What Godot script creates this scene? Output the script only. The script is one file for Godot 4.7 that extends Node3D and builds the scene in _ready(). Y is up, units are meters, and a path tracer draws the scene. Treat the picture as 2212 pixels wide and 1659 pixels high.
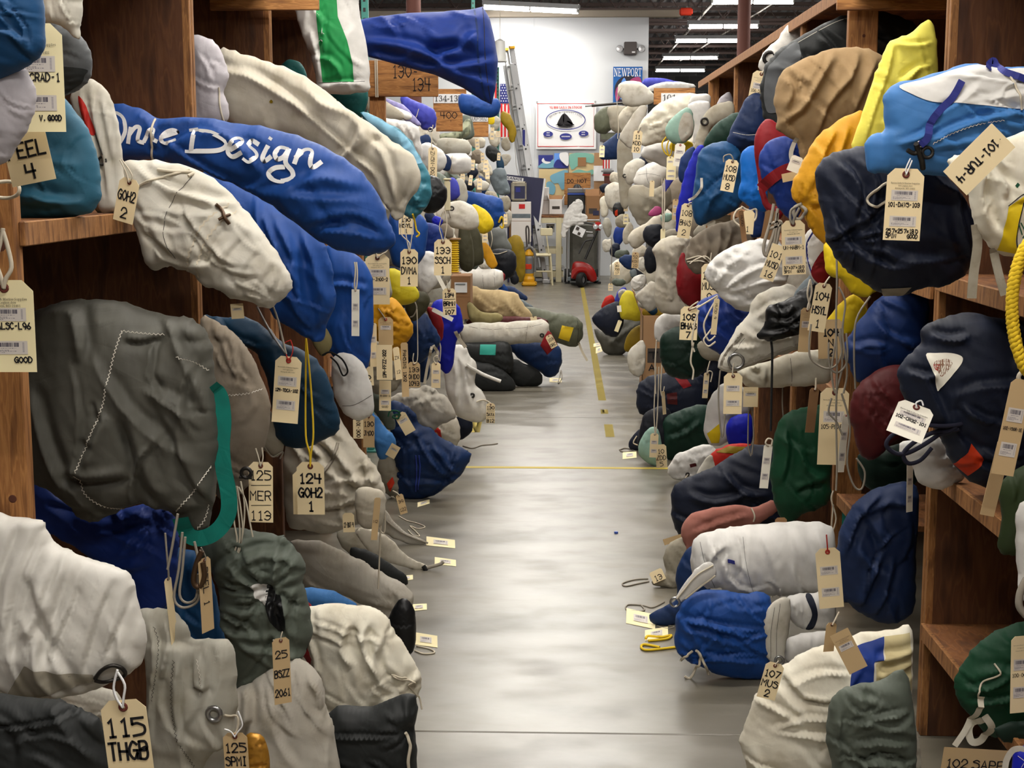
extends Node3D
# A sail loft's aisle: plywood bins of tagged sail bags on both sides of a concrete floor, a white wall and a work corner at the far end.

const W := 2212.0
const H := 1659.0
const F := 3100.0                      # focal length in pixels of the 2212 x 1659 frame
const EYE := Vector3(0, 1.6, 0)
const XL := -1.02                      # front of the left bins
const XR := 1.05                       # front of the right bins
const BAY := 1.22
var cb: Basis
var M := {}
var used := {}
var rng := RandomNumberGenerator.new()
var noise := FastNoiseLite.new()
var meshes := {}


func _ready() -> void:
	rng.seed = 7
	var pitch := deg_to_rad(8.3)
	cb = Basis.from_euler(Vector3(-pitch, deg_to_rad(1.81), 0))
	var cam := Camera3D.new()
	cam.name = "camera"
	cam.fov = rad_to_deg(2.0 * atan(H / 2.0 / F))
	cam.near = 0.05
	cam.far = 120.0
	cam.transform = Transform3D(cb, EYE)
	add_child(cam)
	cam.current = true
	var env := Environment.new()
	env.background_mode = Environment.BG_COLOR
	env.background_color = Color(0.02, 0.02, 0.022)
	env.tonemap_mode = Environment.TONE_MAPPER_LINEAR
	env.tonemap_exposure = 1.22
	env.sdfgi_enabled = true
	env.ssao_enabled = true
	env.ssil_enabled = true
	var we := WorldEnvironment.new()
	we.name = "world_environment"
	we.environment = env
	add_child(we)
	noise.noise_type = FastNoiseLite.TYPE_SIMPLEX_SMOOTH
	noise.seed = 3
	noise.frequency = 1.0
	noise.fractal_octaves = 3
	make_materials()
	lighting()
	shell()
	shelving()
	far_corner()
	left_near()
	left_mid()
	left_far()
	right_near()
	right_mid()
	right_far()


# ---------------------------------------------------------------- places
func at(px: float, py: float, d: float) -> Vector3:          # the point at distance d down the aisle that stands at this place of the frame
	var v := cb * Vector3(px - W / 2, H / 2 - py, -F)
	return EYE + v * (-d / v.z)


func floor_at(px: float, py: float, y := 0.0) -> Vector3:
	var v := cb * Vector3(px - W / 2, H / 2 - py, -F)
	return EYE + v * ((y - EYE.y) / v.y)


func pts(s: String) -> PackedVector2Array:
	var out := PackedVector2Array()
	for w in s.split(" ", false):
		var c := w.split(",")
		out.append(Vector2(float(c[0]), float(c[1])))
	return out


func smooth2(p: PackedVector2Array, closed: bool, n := 4) -> PackedVector2Array:
	var out := PackedVector2Array()
	var k := p.size()
	if k < 3:
		return p
	for i in (k if closed else k - 1):
		var a := p[(i - 1 + k) % k] if closed or i > 0 else p[i]
		var b := p[i]
		var c := p[(i + 1) % k]
		var e := p[(i + 2) % k] if closed or i + 2 < k else c
		# a knee sharper than about 70 degrees stays a corner
		for j in n:
			out.append(b.cubic_interpolate(c, a, e, float(j) / n))
	if not closed:
		out.append(p[k - 1])
	return out


func smooth3(p: PackedVector3Array, n := 4) -> PackedVector3Array:
	var out := PackedVector3Array()
	var k := p.size()
	if k < 3:
		return p
	for i in k - 1:
		var a := p[maxi(i - 1, 0)]
		var e := p[mini(i + 2, k - 1)]
		for j in n:
			out.append(p[i].cubic_interpolate(p[i + 1], a, e, float(j) / n))
	out.append(p[k - 1])
	return out


# ---------------------------------------------------------------- nodes
func numbered(called: String) -> String:
	var n: int = used.get(called, 0)
	used[called] = n + 1
	return called if n == 0 else "%s_%03d" % [called, n]


func tag_as(o: Node3D, label: String, category: String, group := "") -> Node3D:
	o.set_meta("label", label)
	o.set_meta("category", category)
	if group:
		o.set_meta("group", group)
	return o


func thing(called: String, label: String, category: String, where := Vector3.ZERO, group := "") -> Node3D:
	var o := Node3D.new()
	o.name = numbered(called)
	o.position = where
	add_child(o)
	return tag_as(o, label, category, group)


func put(called: String, mesh: Mesh, mat: Material, parent: Node3D = null) -> MeshInstance3D:
	var o := MeshInstance3D.new()
	o.mesh = mesh
	o.material_override = mat
	if parent == null:
		o.name = numbered(called)
		add_child(o)
	else:
		o.name = called
		parent.add_child(o, true)
	return o


func struct(called: String, mesh: Mesh, mat: Material) -> MeshInstance3D:
	var o := MeshInstance3D.new()
	o.mesh = mesh
	o.material_override = mat
	o.name = called
	add_child(o, true)
	o.set_meta("kind", "structure")
	return o


# ---------------------------------------------------------------- shapes
func st_new() -> SurfaceTool:
	var st := SurfaceTool.new()
	st.begin(Mesh.PRIMITIVE_TRIANGLES)
	return st


func quad(st: SurfaceTool, a: Vector3, b: Vector3, c: Vector3, d: Vector3) -> void:      # clockwise seen from the front
	var n := (c - a).cross(b - a).normalized()
	var uv := [Vector2(0, 1), Vector2(0, 0), Vector2(1, 0), Vector2(1, 1)]
	var v := [a, b, c, d]
	for k in [0, 1, 2, 0, 2, 3]:
		st.set_normal(n)
		st.set_uv(uv[k])
		st.add_vertex(v[k])


func outward(st: SurfaceTool, p: Array, c: Vector3) -> void:        # a quad turned away from a body's middle
	if (p[2] - p[0]).cross(p[1] - p[0]).dot((p[0] + p[2]) * 0.5 - c) < 0.0:
		p.reverse()
	quad(st, p[0], p[1], p[2], p[3])


func add_box(st: SurfaceTool, lo: Vector3, hi: Vector3, bev := 0.0, xf := Transform3D()) -> void:
	var c := (lo + hi) * 0.5
	var h := (hi - lo) * 0.5
	var b := minf(bev, minf(h.x, minf(h.y, h.z)) * 0.9)
	for ax in 3:
		for s in [-1.0, 1.0]:
			var u := (ax + 1) % 3
			var v := (ax + 2) % 3
			var p: Array = []
			for q in [[-1, -1], [-1, 1], [1, 1], [1, -1]]:
				var w := Vector3.ZERO
				w[ax] = s * h[ax]
				w[u] = q[0] * (h[u] - b)
				w[v] = q[1] * (h[v] - b)
				p.append(xf * (c + w))
			outward(st, p, xf * c)
	if b <= 0.0:
		return
	for ax in 3:                                   # bevel strips along each axis
		var u := (ax + 1) % 3
		var v := (ax + 2) % 3
		for su in [-1.0, 1.0]:
			for sv in [-1.0, 1.0]:
				var p: Array = []
				for q in [[-1, 0], [1, 0], [1, 1], [-1, 1]]:
					var w := Vector3.ZERO
					w[ax] = q[0] * (h[ax] - b)
					w[u] = su * (h[u] - (b if q[1] else 0.0))
					w[v] = sv * (h[v] - (0.0 if q[1] else b))
					p.append(xf * (c + w))
				outward(st, p, xf * c)


func box_mesh(lo: Vector3, hi: Vector3, bev := 0.002, xf := Transform3D()) -> Mesh:
	var st := st_new()
	add_box(st, lo, hi, bev, xf)
	return st.commit()


func add_tube(st: SurfaceTool, p: PackedVector3Array, r: float, sides := 6, r2 := -1.0) -> void:
	var k := p.size()
	if k < 2:
		return
	var rings: Array = []
	var up := Vector3.UP
	var prev := Vector3.ZERO
	for i in k:
		var t := (p[mini(i + 1, k - 1)] - p[maxi(i - 1, 0)]).normalized()
		if t == Vector3.ZERO:
			t = Vector3.DOWN
		var n := prev - t * prev.dot(t) if i else (Vector3.RIGHT if absf(t.x) < 0.8 else up)
		n = (n - t * n.dot(t)).normalized()
		if not n.is_finite() or n == Vector3.ZERO:
			n = t.cross(Vector3(0.3, 0.8, 0.5)).normalized()
		prev = n
		var b := t.cross(n)
		var rr := r if r2 < 0.0 else lerpf(r, r2, float(i) / (k - 1))
		var ring := PackedVector3Array()
		for s in sides:
			var a := TAU * s / sides
			ring.append(n * cos(a) + b * sin(a))
		rings.append([ring, rr])
	for i in k - 1:
		for s in sides:
			var s2 := (s + 1) % sides
			var q := [[i, s], [i + 1, s], [i + 1, s2], [i, s2]]
			for m in [0, 1, 2, 0, 2, 3]:
				var e: Array = q[m]
				var nn: Vector3 = rings[e[0]][0][e[1]]
				st.set_normal(nn)
				st.set_uv(Vector2(float(e[1]) / sides, float(e[0]) * 0.2))
				st.add_vertex(p[e[0]] + nn * float(rings[e[0]][1]))
	for e in [0, k - 1]:
		var t := (p[1] - p[0]).normalized() if e == 0 else (p[k - 1] - p[k - 2]).normalized()
		for s in range(1, sides - 1):
			var tri := [0, s, s + 1] if e == 0 else [0, s + 1, s]
			for m in tri:
				st.set_normal(-t if e == 0 else t)
				st.set_uv(Vector2.ZERO)
				st.add_vertex(p[e] + Vector3(rings[e][0][m]) * float(rings[e][1]))


func tube_mesh(p: PackedVector3Array, r: float, sides := 6) -> Mesh:
	var st := st_new()
	add_tube(st, p, r, sides)
	return st.commit()


func add_lathe(st: SurfaceTool, prof: PackedVector2Array, sides: int, xf := Transform3D()) -> void:     # (radius, height) pairs, from the bottom up, turned round y
	for i in prof.size() - 1:
		for s in sides:
			var a0 := TAU * s / sides
			var a1 := TAU * (s + 1) / sides
			var lo := prof[i]
			var hi := prof[i + 1]
			var sl := Vector2(hi.y - lo.y, lo.x - hi.x).normalized()
			var v := [Vector3(cos(a0) * lo.x, lo.y, sin(a0) * lo.x), Vector3(cos(a0) * hi.x, hi.y, sin(a0) * hi.x), Vector3(cos(a1) * hi.x, hi.y, sin(a1) * hi.x), Vector3(cos(a1) * lo.x, lo.y, sin(a1) * lo.x)]
			var an := [a0, a0, a1, a1]
			for m in [0, 2, 1, 0, 3, 2]:
				st.set_normal((xf.basis * Vector3(cos(an[m]) * sl.x, sl.y, sin(an[m]) * sl.x)).normalized())
				st.set_uv(Vector2(an[m] / TAU, v[m].y))
				st.add_vertex(xf * v[m])


func lathe_mesh(prof: PackedVector2Array, sides := 16, xf := Transform3D()) -> Mesh:
	var st := st_new()
	add_lathe(st, prof, sides, xf)
	return st.commit()


func ring_mesh(r: float, t: float, n := 14) -> Mesh:                  # a torus across z, round the origin
	var key := "ring%.4f/%.4f" % [r, t]
	if not meshes.has(key):
		var p := PackedVector3Array()
		for i in n + 1:
			p.append(Vector3(cos(TAU * i / n) * r, sin(TAU * i / n) * r, 0))
		meshes[key] = tube_mesh(p, t, 6)
	return meshes[key]


func prism_mesh(poly: PackedVector2Array, z0: float, z1: float, xf := Transform3D()) -> Mesh:            # an outline given counter-clockwise (y up), drawn out from z0 to z1
	var st := st_new()
	add_prism(st, poly, z0, z1, xf)
	return st.commit()


func add_prism(st: SurfaceTool, poly: PackedVector2Array, z0: float, z1: float, xf := Transform3D()) -> void:
	if not Geometry2D.is_polygon_clockwise(poly):
		poly = poly.duplicate()
	else:
		poly = poly.duplicate()
		poly.reverse()
	var tri := Geometry2D.triangulate_polygon(poly)
	for side in 2:
		var z := z1 if side == 0 else z0
		st.set_normal(xf.basis * Vector3(0, 0, 1 if side == 0 else -1))
		for t in range(0, tri.size(), 3):
			var a := poly[tri[t]]
			var b := poly[tri[t + 1]]
			var c := poly[tri[t + 2]]
			var ccw := (b - a).cross(c - a) > 0.0
			var order := [a, c, b] if ccw == (side == 0) else [a, b, c]
			for q: Vector2 in order:
				st.set_uv(Vector2(q.x, -q.y))
				st.add_vertex(xf * Vector3(q.x, q.y, z))
	for i in poly.size():
		var a := poly[i]
		var b := poly[(i + 1) % poly.size()]
		quad(st, xf * Vector3(a.x, a.y, z0), xf * Vector3(a.x, a.y, z1), xf * Vector3(b.x, b.y, z1), xf * Vector3(b.x, b.y, z0))


# ---------------------------------------------------------------- cloth: a closed soft body filled out from its outline
func fill(poly: PackedVector2Array, cs: float) -> Dictionary:
	var lo := poly[0]
	var hi := poly[0]
	for p in poly:
		lo = lo.min(p)
		hi = hi.max(p)
	var x0 := lo.x - cs * 0.63
	var y0 := lo.y - cs * 0.57
	var nx := int(ceil((hi.x - x0) / cs)) + 2
	var ny := int(ceil((hi.y - y0) / cs)) + 2
	var ra := PackedFloat32Array()
	ra.resize(nx * ny)
	var ca := ra.duplicate()
	var u := ra.duplicate()
	var k := poly.size()
	for j in ny:
		var y := y0 + j * cs
		var xs: Array[float] = []
		for i in k:
			var a := poly[i]
			var b := poly[(i + 1) % k]
			if (a.y > y) != (b.y > y):
				xs.append(a.x + (b.x - a.x) * (y - a.y) / (b.y - a.y))
		xs.sort()
		for q in range(0, xs.size() - 1, 2):
			for i in range(int(ceil((xs[q] - x0) / cs)), int(floor((xs[q + 1] - x0) / cs)) + 1):
				var x := x0 + i * cs
				ra[j * nx + i] = maxf((x - xs[q]) * (xs[q + 1] - x), 1e-9)
	for i in nx:
		var x := x0 + i * cs
		var ys: Array[float] = []
		for m in k:
			var a := poly[m]
			var b := poly[(m + 1) % k]
			if (a.x > x) != (b.x > x):
				ys.append(a.y + (b.y - a.y) * (x - a.x) / (b.x - a.x))
		ys.sort()
		for q in range(0, ys.size() - 1, 2):
			for j in range(int(ceil((ys[q] - y0) / cs)), int(floor((ys[q + 1] - y0) / cs)) + 1):
				var y := y0 + j * cs
				ca[j * nx + i] = maxf((y - ys[q]) * (ys[q + 1] - y), 1e-9)
	for m in nx * ny:
		if ra[m] > 0.0:
			u[m] = ra[m] * ca[m] / (ra[m] + ca[m] + 1e-12)
	var vid := PackedInt32Array()
	vid.resize(nx * ny)
	vid.fill(-1)
	var pos := PackedVector2Array()
	var from := PackedInt32Array()          # the grid point a vertex comes from, or -1 on the outline
	var cells := PackedInt32Array()
	for j in ny - 1:
		for i in nx - 1:
			var m := j * nx + i
			if ra[m] <= 0.0 and ra[m + 1] <= 0.0 and ra[m + nx] <= 0.0 and ra[m + nx + 1] <= 0.0:
				continue
			cells.append(m)
			for c in [m, m + 1, m + nx, m + nx + 1]:
				if vid[c] < 0:
					vid[c] = pos.size()
					var p := Vector2(x0 + (c % nx) * cs, y0 + (c / nx) * cs)
					if ra[c] > 0.0:
						from.append(c)
					else:
						from.append(-1)
						var best := 1e9
						var near := p
						for q in k:
							var s := Geometry2D.get_closest_point_to_segment(p, poly[q], poly[(q + 1) % k])
							var dd := s.distance_squared_to(p)
							if dd < best:
								best = dd
								near = s
						p = near
					pos.append(p)
	return {"x0": x0, "y0": y0, "cs": cs, "nx": nx, "ny": ny, "in": ra, "u": u, "vid": vid, "pos": pos, "from": from, "cells": cells}


func height(f: Dictionary, x: float, y: float) -> float:
	var h: PackedFloat32Array = f.h
	var nx: int = f.nx
	var gx: float = clampf((x - f.x0) / f.cs, 0.0, nx - 1.001)
	var gy: float = clampf((y - f.y0) / f.cs, 0.0, f.ny - 1.001)
	var i := int(gx)
	var j := int(gy)
	var m := j * nx + i
	return lerpf(lerpf(h[m], h[m + 1], gx - i), lerpf(h[m + nx], h[m + nx + 1], gx - i), gy - j)


func stroke(f: Dictionary, line: PackedVector2Array, w: float, a: float, valley := 0.7) -> void:       # presses one fold into the cloth
	var step := w < 0.0                                    # a layer's edge: raised or sunk on one side only
	w = absf(w)
	var h: PackedFloat32Array = f.h
	var inn: PackedFloat32Array = f.in
	var nx: int = f.nx
	var cs: float = f.cs
	var reach := w * 3.2
	var lo := line[0]
	var hi := line[0]
	for p in line:
		lo = lo.min(p)
		hi = hi.max(p)
	var k := line.size()
	var i0 := maxi(int((lo.x - reach - f.x0) / cs), 0)
	var i1 := mini(int((hi.x + reach - f.x0) / cs) + 1, nx - 1)
	var j0 := maxi(int((lo.y - reach - f.y0) / cs), 0)
	var j1 := mini(int((hi.y + reach - f.y0) / cs) + 1, int(f.ny) - 1)
	for j in range(j0, j1 + 1):
		for i in range(i0, i1 + 1):
			var m := j * nx + i
			if inn[m] <= 0.0:
				continue
			var p := Vector2(f.x0 + i * cs, f.y0 + j * cs)
			var best := 1e9
			var side := 1.0
			var tt := 0.0
			for q in k - 1:
				var e := line[q + 1] - line[q]
				var t := clampf((p - line[q]).dot(e) / maxf(e.length_squared(), 1e-12), 0.0, 1.0)
				var v := p - line[q] - e * t
				var l := v.length_squared()
				if l < best:
					best = l
					side = 1.0 if e.cross(v) > 0.0 else -1.0
					tt = (q + t) / (k - 1)
			var dd := sqrt(best) / w
			if dd > 3.2:
				continue
			var s := dd * side
			var taper := minf(1.0, minf(tt, 1.0 - tt) * 4.0 + 0.05)
			if step:
				if s > 0.0:
					h[m] += a * taper * exp(-dd * 0.8) * smoothstep(0.0, 1.0, s * w / (cs * 2.2))
				continue
			h[m] += a * taper * (exp(-pow(dd, 1.15)) - valley * exp(-pow((s - 1.3) * 0.85, 2.0)))
	f.h = h


func cloth_field(poly: PackedVector2Array, cs: float, thick: float, o: Dictionary, d: float) -> Dictionary:
	var f := fill(poly, cs)
	var nx: int = f.nx
	var ny: int = f.ny
	var u: PackedFloat32Array = f.u
	var inn: PackedFloat32Array = f.in
	for pass_ in 3:
		var w := u.duplicate()
		for j in range(1, ny - 1):
			for i in range(1, nx - 1):
				var m := j * nx + i
				if inn[m] > 0.0 and inn[m - 1] > 0.0 and inn[m + 1] > 0.0 and inn[m - nx] > 0.0 and inn[m + nx] > 0.0:
					w[m] = (u[m] * 2.0 + u[m - 1] + u[m + 1] + u[m - nx] + u[m + nx]) / 6.0
		u = w
	var h := PackedFloat32Array()
	h.resize(nx * ny)
	var hmax := 0.0
	for m in nx * ny:
		h[m] = thick * sqrt(u[m])
		hmax = maxf(hmax, h[m])
	f.h = h
	var s := sqrt(nx * ny) * cs                            # size of the thing
	rng.seed = int(o.get("seed", hash(poly.size() * 31 + int(poly[0].x * 1000)) % 9999))
	var nf: int = o.get("f", 7)
	var ang := deg_to_rad(-float(o.get("fa", 0)))
	var spread := deg_to_rad(float(o.get("fs", 50)))
	var fh: float = float(o.get("fh", 1.0)) * hmax
	for q in int(nf * 1.7):
		var c := Vector2(rng.randf_range(0.1, 0.9) * nx * cs + f.x0, rng.randf_range(0.1, 0.9) * ny * cs + f.y0)
		var a := ang + rng.randfn(0.0, 0.5) * spread
		var l := s * rng.randf_range(0.16, 0.46)
		var bend := rng.randfn(0.0, 0.38)
		var line := PackedVector2Array()
		for i in 6:
			var t := (i / 5.0 - 0.5) * 2.0
			line.append(c + Vector2.from_angle(a + bend * t) * l * t)
		stroke(f, line, s * rng.randf_range(0.010, 0.034), fh * rng.randf_range(0.07, 0.26) * (1.0 if rng.randf() < 0.75 else -0.8), rng.randf_range(0.4, 1.0))
	for c: String in o.get("c", []):                       # creases drawn by hand: width height then places
		var w := c.split(" ", false, 2)
		var line := PackedVector2Array()
		for p in smooth2(pts(w[2]), false, 3):
			var v := at(p.x, p.y, d)
			line.append(Vector2(v.x, v.y))
		stroke(f, line, float(w[0]) * 0.9 * d / F, float(w[1]) * 1.5 * d / F, 0.6)
	for g: Array in o.get("g", []):                        # pleats that run out of each gather
		var v := at(g[0], g[1], d)
		var reach: float = float(g[4]) * d / F
		var pleats := int(g[3])
		for q in pleats:
			var a := TAU * (q + rng.randf_range(-0.3, 0.3)) / pleats
			var e := Vector2.from_angle(a)
			var l := reach * rng.randf_range(1.1, 2.6)
			var b := rng.randfn(0.0, 0.12)
			stroke(f, PackedVector2Array([Vector2(v.x, v.y) + e * reach * 0.15, Vector2(v.x, v.y) + e.rotated(b) * l * 0.5, Vector2(v.x, v.y) + e.rotated(b * 2.2) * l]), reach * rng.randf_range(0.09, 0.16), float(g[2]) * d / F * rng.randf_range(0.4, 0.9), 0.7)
	h = f.h
	var lump: float = float(o.get("n", 1.0)) * hmax * 0.07
	var fine: float = float(o.get("n", 1.0)) * hmax * 0.02
	var gs: Array = []
	for g: Array in o.get("g", []):                        # gathers: x, y, depth, pleats, reach (pixels)
		var v := at(g[0], g[1], d)
		gs.append([Vector2(v.x, v.y), float(g[2]) * d / F, float(g[3]), float(g[4]) * d / F])
	var off := rng.randf() * 100.0
	var tx := deg_to_rad(float(o.get("fa", 0)))
	var dir := Vector2(cos(tx), -sin(tx))
	for j in ny:
		for i in nx:
			var m := j * nx + i
			if inn[m] <= 0.0:
				continue
			var x: float = f.x0 + i * cs
			var y: float = f.y0 + j * cs
			var along := (x * dir.x + y * dir.y) / s
			var across := (-x * dir.y + y * dir.x) / s
			var edge := clampf(h[m] / (hmax * 0.35), 0.1, 1.0)
			var v := noise.get_noise_3d(along * 1.3 + off, across * 2.2, off) * lump
			v += (0.5 - absf(noise.get_noise_3d(along * 2.6 + off, across * 6.5, off + 5.0)) * 1.6) * fine * 2.0
			for g: Array in gs:
				var rel: Vector2 = Vector2(x, y) - g[0]
				var r := rel.length()
				var fall := exp(-r / g[3])
				var wob := noise.get_noise_2d(r / s * 3.0 + off, off) * 0.6
				v += g[1] * fall * minf(1.0, r / (g[3] * 0.3)) * (sin(rel.angle() * g[2] + wob * 2.0 + sin(rel.angle() * 3.0 + off)) * 0.5) - g[1] * 1.6 * exp(-pow(r / (g[3] * 0.4), 2.0))
			h[m] = maxf(h[m] + v * edge, 0.0)
	f.h = h
	f.hmax = hmax
	return f


func cloth_mesh(f: Dictionary, org: Vector3, d: float, back := 0.8) -> Mesh:
	var pos: PackedVector2Array = f.pos
	var from: PackedInt32Array = f.from
	var h: PackedFloat32Array = f.h
	var vid: PackedInt32Array = f.vid
	var nx: int = f.nx
	var v := PackedVector3Array()
	var bid := PackedInt32Array()
	bid.resize(pos.size())
	for i in pos.size():
		v.append(Vector3(pos[i].x, pos[i].y, -d + (h[from[i]] if from[i] >= 0 else 0.0)) - org)
	for i in pos.size():
		if from[i] >= 0:
			bid[i] = v.size()
			v.append(Vector3(pos[i].x, pos[i].y, -d - h[from[i]] * back) - org)
		else:
			bid[i] = i
	var idx := PackedInt32Array()
	for m: int in f.cells:
		var a := vid[m]
		var b := vid[m + 1]
		var c := vid[m + nx + 1]
		var e := vid[m + nx]
		var A := bid[a]
		var B := bid[b]
		var C := bid[c]
		var E := bid[e]
		if (m + m / nx) % 2:
			idx.append_array(PackedInt32Array([a, e, c, a, c, b, A, C, E, A, B, C]))
		else:
			idx.append_array(PackedInt32Array([a, e, b, e, c, b, A, B, E, E, B, C]))
	var arr := []
	arr.resize(Mesh.ARRAY_MAX)
	arr[Mesh.ARRAY_VERTEX] = v
	arr[Mesh.ARRAY_INDEX] = idx
	var am := ArrayMesh.new()
	am.add_surface_from_arrays(Mesh.PRIMITIVE_TRIANGLES, arr)
	var st := SurfaceTool.new()
	st.create_from(am, 0)
	st.generate_normals()
	return st.commit()


func lay_mesh(f: Dictionary, poly: PackedVector2Array, org: Vector3, d: float, lift: float) -> Mesh:     # a piece of cloth that lies on another
	var g := fill(poly, f.cs * 0.62)
	var pos: PackedVector2Array = g.pos
	var vid: PackedInt32Array = g.vid
	var nx: int = g.nx
	var st := st_new()
	st.set_smooth_group(0)
	for p in pos:
		st.add_vertex(Vector3(p.x, p.y, -d + height(f, p.x, p.y) + lift) - org)
	for m: int in g.cells:
		for i in [vid[m], vid[m + nx], vid[m + nx + 1], vid[m], vid[m + nx + 1], vid[m + 1]]:
			st.add_index(i)
	st.generate_normals()
	return st.commit()


func ribbon(st: SurfaceTool, line: PackedVector3Array, w: float, normal := Vector3(0, 0, 1)) -> void:       # a flat band of even width along a line
	var p := PackedVector3Array()
	for q in line:
		if p.is_empty() or p[p.size() - 1].distance_to(q) > w * 0.08:
			p.append(q)
	var k := p.size()
	if k < 2:
		return
	var l := PackedVector3Array()
	var r := PackedVector3Array()
	for i in k:
		var t0 := (p[i] - p[maxi(i - 1, 0)]).normalized()
		var t1 := (p[mini(i + 1, k - 1)] - p[i]).normalized()
		var t := (t0 + t1).normalized()
		if t == Vector3.ZERO:
			t = t1
		var s := t.cross(normal).normalized()
		var m := w * 0.5 / clampf(s.dot((t1 if i < k - 1 else t0).cross(normal).normalized()), 0.55, 1.0)
		var c := p[i] - (t * w * 0.3 if i == 0 else Vector3.ZERO) + (t * w * 0.3 if i == k - 1 else Vector3.ZERO)
		l.append(c - s * m)
		r.append(c + s * m)
	for i in k - 1:
		quad(st, l[i], l[i + 1], r[i + 1], r[i])


# bag("kind", "label", colour, distance, roundness, "outline", options): one soft thing, its body closed and wrinkled, with its cords, patches, seams and rings as parts
func bag(called: String, label: String, col: String, d: float, thick: float, outline: String, o := {}) -> Node3D:
	var raw := pts(outline)
	if o.has("fl"):                                        # it lies on the floor: its distance follows from where it touches
		var low := raw[0]
		for p in raw:
			low = p if p.y > low.y else low
		d = -floor_at(low.x, low.y, 0.004).z
	var px := smooth2(raw, true, 4) if not o.has("sharp") else raw
	if not o.has("sharp") and not o.has("even"):           # cloth has no smooth outline
		var amp := clampf(sqrt((raw[0] - raw[raw.size() / 2]).length()) * 0.17, 0.5, 3.2)
		var area := 0.0
		for i in raw.size():
			area += raw[i - 1].cross(raw[i])
		var out := signf(area) * (sqrt(absf(area) * 0.5) * (0.028 if d > 5.0 else 0.012) + 1.0)
		for i in px.size():
			var e := (px[(i + 1) % px.size()] - px[i - 1]).orthogonal().normalized()
			px[i] += e * out
			px[i] += e * amp * (noise.get_noise_2d(px[i].x * 0.05, px[i].y * 0.05) * 1.5 + noise.get_noise_2d(px[i].x * 0.19 + 7.0, px[i].y * 0.19) * 0.9)
	var poly := PackedVector2Array()
	var lo := Vector2(1e9, 1e9)
	var hi := -lo
	var plo := lo
	var phi := hi
	for p in px:
		var v := at(p.x, p.y, d)
		poly.append(Vector2(v.x, v.y))
		lo = lo.min(Vector2(v.x, v.y))
		hi = hi.max(Vector2(v.x, v.y))
		plo = plo.min(p)
		phi = phi.max(p)
	var big := maxf(phi.x - plo.x, phi.y - plo.y)
	var n := clampf(big / float(o.get("cell", 5.0)), 15.0, 96.0)
	var cs := maxf(hi.x - lo.x, hi.y - lo.y) / n
	var f := cloth_field(poly, cs, thick, o, d)
	f.d = d
	var org := Vector3((lo.x + hi.x) / 2, lo.y, -d)
	var mesh := cloth_mesh(f, org, d, o.get("back", 0.8))
	var parts := o.has("cord") or o.has("patch") or o.has("stitch") or o.has("ring") or o.has("text") or o.has("strap")
	var root: Node3D
	var cat: String = o.get("cat", "sail" if called.ends_with("sail") else "sail bag")
	if parts or o.has("keep"):
		root = thing(called, label, cat, org, o.get("group", ""))
		put("body", mesh, M[col], root)
	else:
		root = put(called, mesh, M[col])
		root.position = org
		tag_as(root, label, cat, o.get("group", ""))
	root.set_meta("f", f)
	var up := d / F
	for c: Array in o.get("patch", []):                    # [colour, "outline", name]
		var pp := PackedVector2Array()
		var q := pts(c[1])
		for p in (smooth2(q, true, 4) if c.size() > 3 else q):
			var v := at(p.x, p.y, d)
			pp.append(Vector2(v.x, v.y))
		put(c[2], lay_mesh(f, pp, org, d, 0.0028), M[c[0]], root)
	for c: Array in o.get("cord", []):                     # [colour, radius in pixels, "places", lift in pixels at both ends, name]
		put(c[4] if c.size() > 4 else "drawstring", tube_mesh(on_cloth(f, c[2], d, org, float(c[1]) * up * 0.8 + (float(c[3]) * up if c.size() > 3 else 0.0), true), float(c[1]) * up, 6), M[c[0]], root)
	for c: Array in o.get("strap", []):                    # [colour, width in pixels, "places", lift, name]
		var st := st_new()
		var line := on_cloth(f, c[2], d, org, 0.004 + float(c[3]) * up, true)
		ribbon(st, line, float(c[1]) * up)
		var line2 := PackedVector3Array()
		for p in line:
			line2.append(p - Vector3(0, 0, 0.0025))
		line2.reverse()
		ribbon(st, line2, float(c[1]) * up, Vector3(0, 0, -1))
		put(c[4], st.commit(), M[c[0]], root)
	for c: Array in o.get("stitch", []):                   # [colour, width in pixels, amplitude in pixels, step, "places", name]
		var line := on_cloth(f, c[4], d, org, 0.0016, true)
		var zig := PackedVector3Array()
		if float(c[2]) > 0.0:
			var side := 1.0
			var left := 0.0
			for i in line.size() - 1:
				var e := line[i + 1] - line[i]
				var l := e.length()
				var s := e.normalized().cross(Vector3(0, 0, 1)) * float(c[2]) * up
				while left < l:
					zig.append(line[i] + e * (left / l) + s * side)
					side = -side
					left += float(c[3]) * up
				left -= l
		else:
			zig = line
		var st := st_new()
		ribbon(st, zig, float(c[1]) * up)
		put(c[5] if c.size() > 5 else "seam_stitching", st.commit(), M[c[0]], root)
	for c: Array in o.get("ring", []):                     # [colour, x, y, radius, thickness, name]
		var p := on_cloth(f, "%f,%f" % [c[1], c[2]], d, org, 0.004, false)
		var r := put(c[5] if c.size() > 5 else "grommet", ring_mesh(snappedf(float(c[3]) * up, 0.0005), snappedf(float(c[4]) * up, 0.0002)), M[c[0]], root)
		r.position = p[0]
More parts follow.
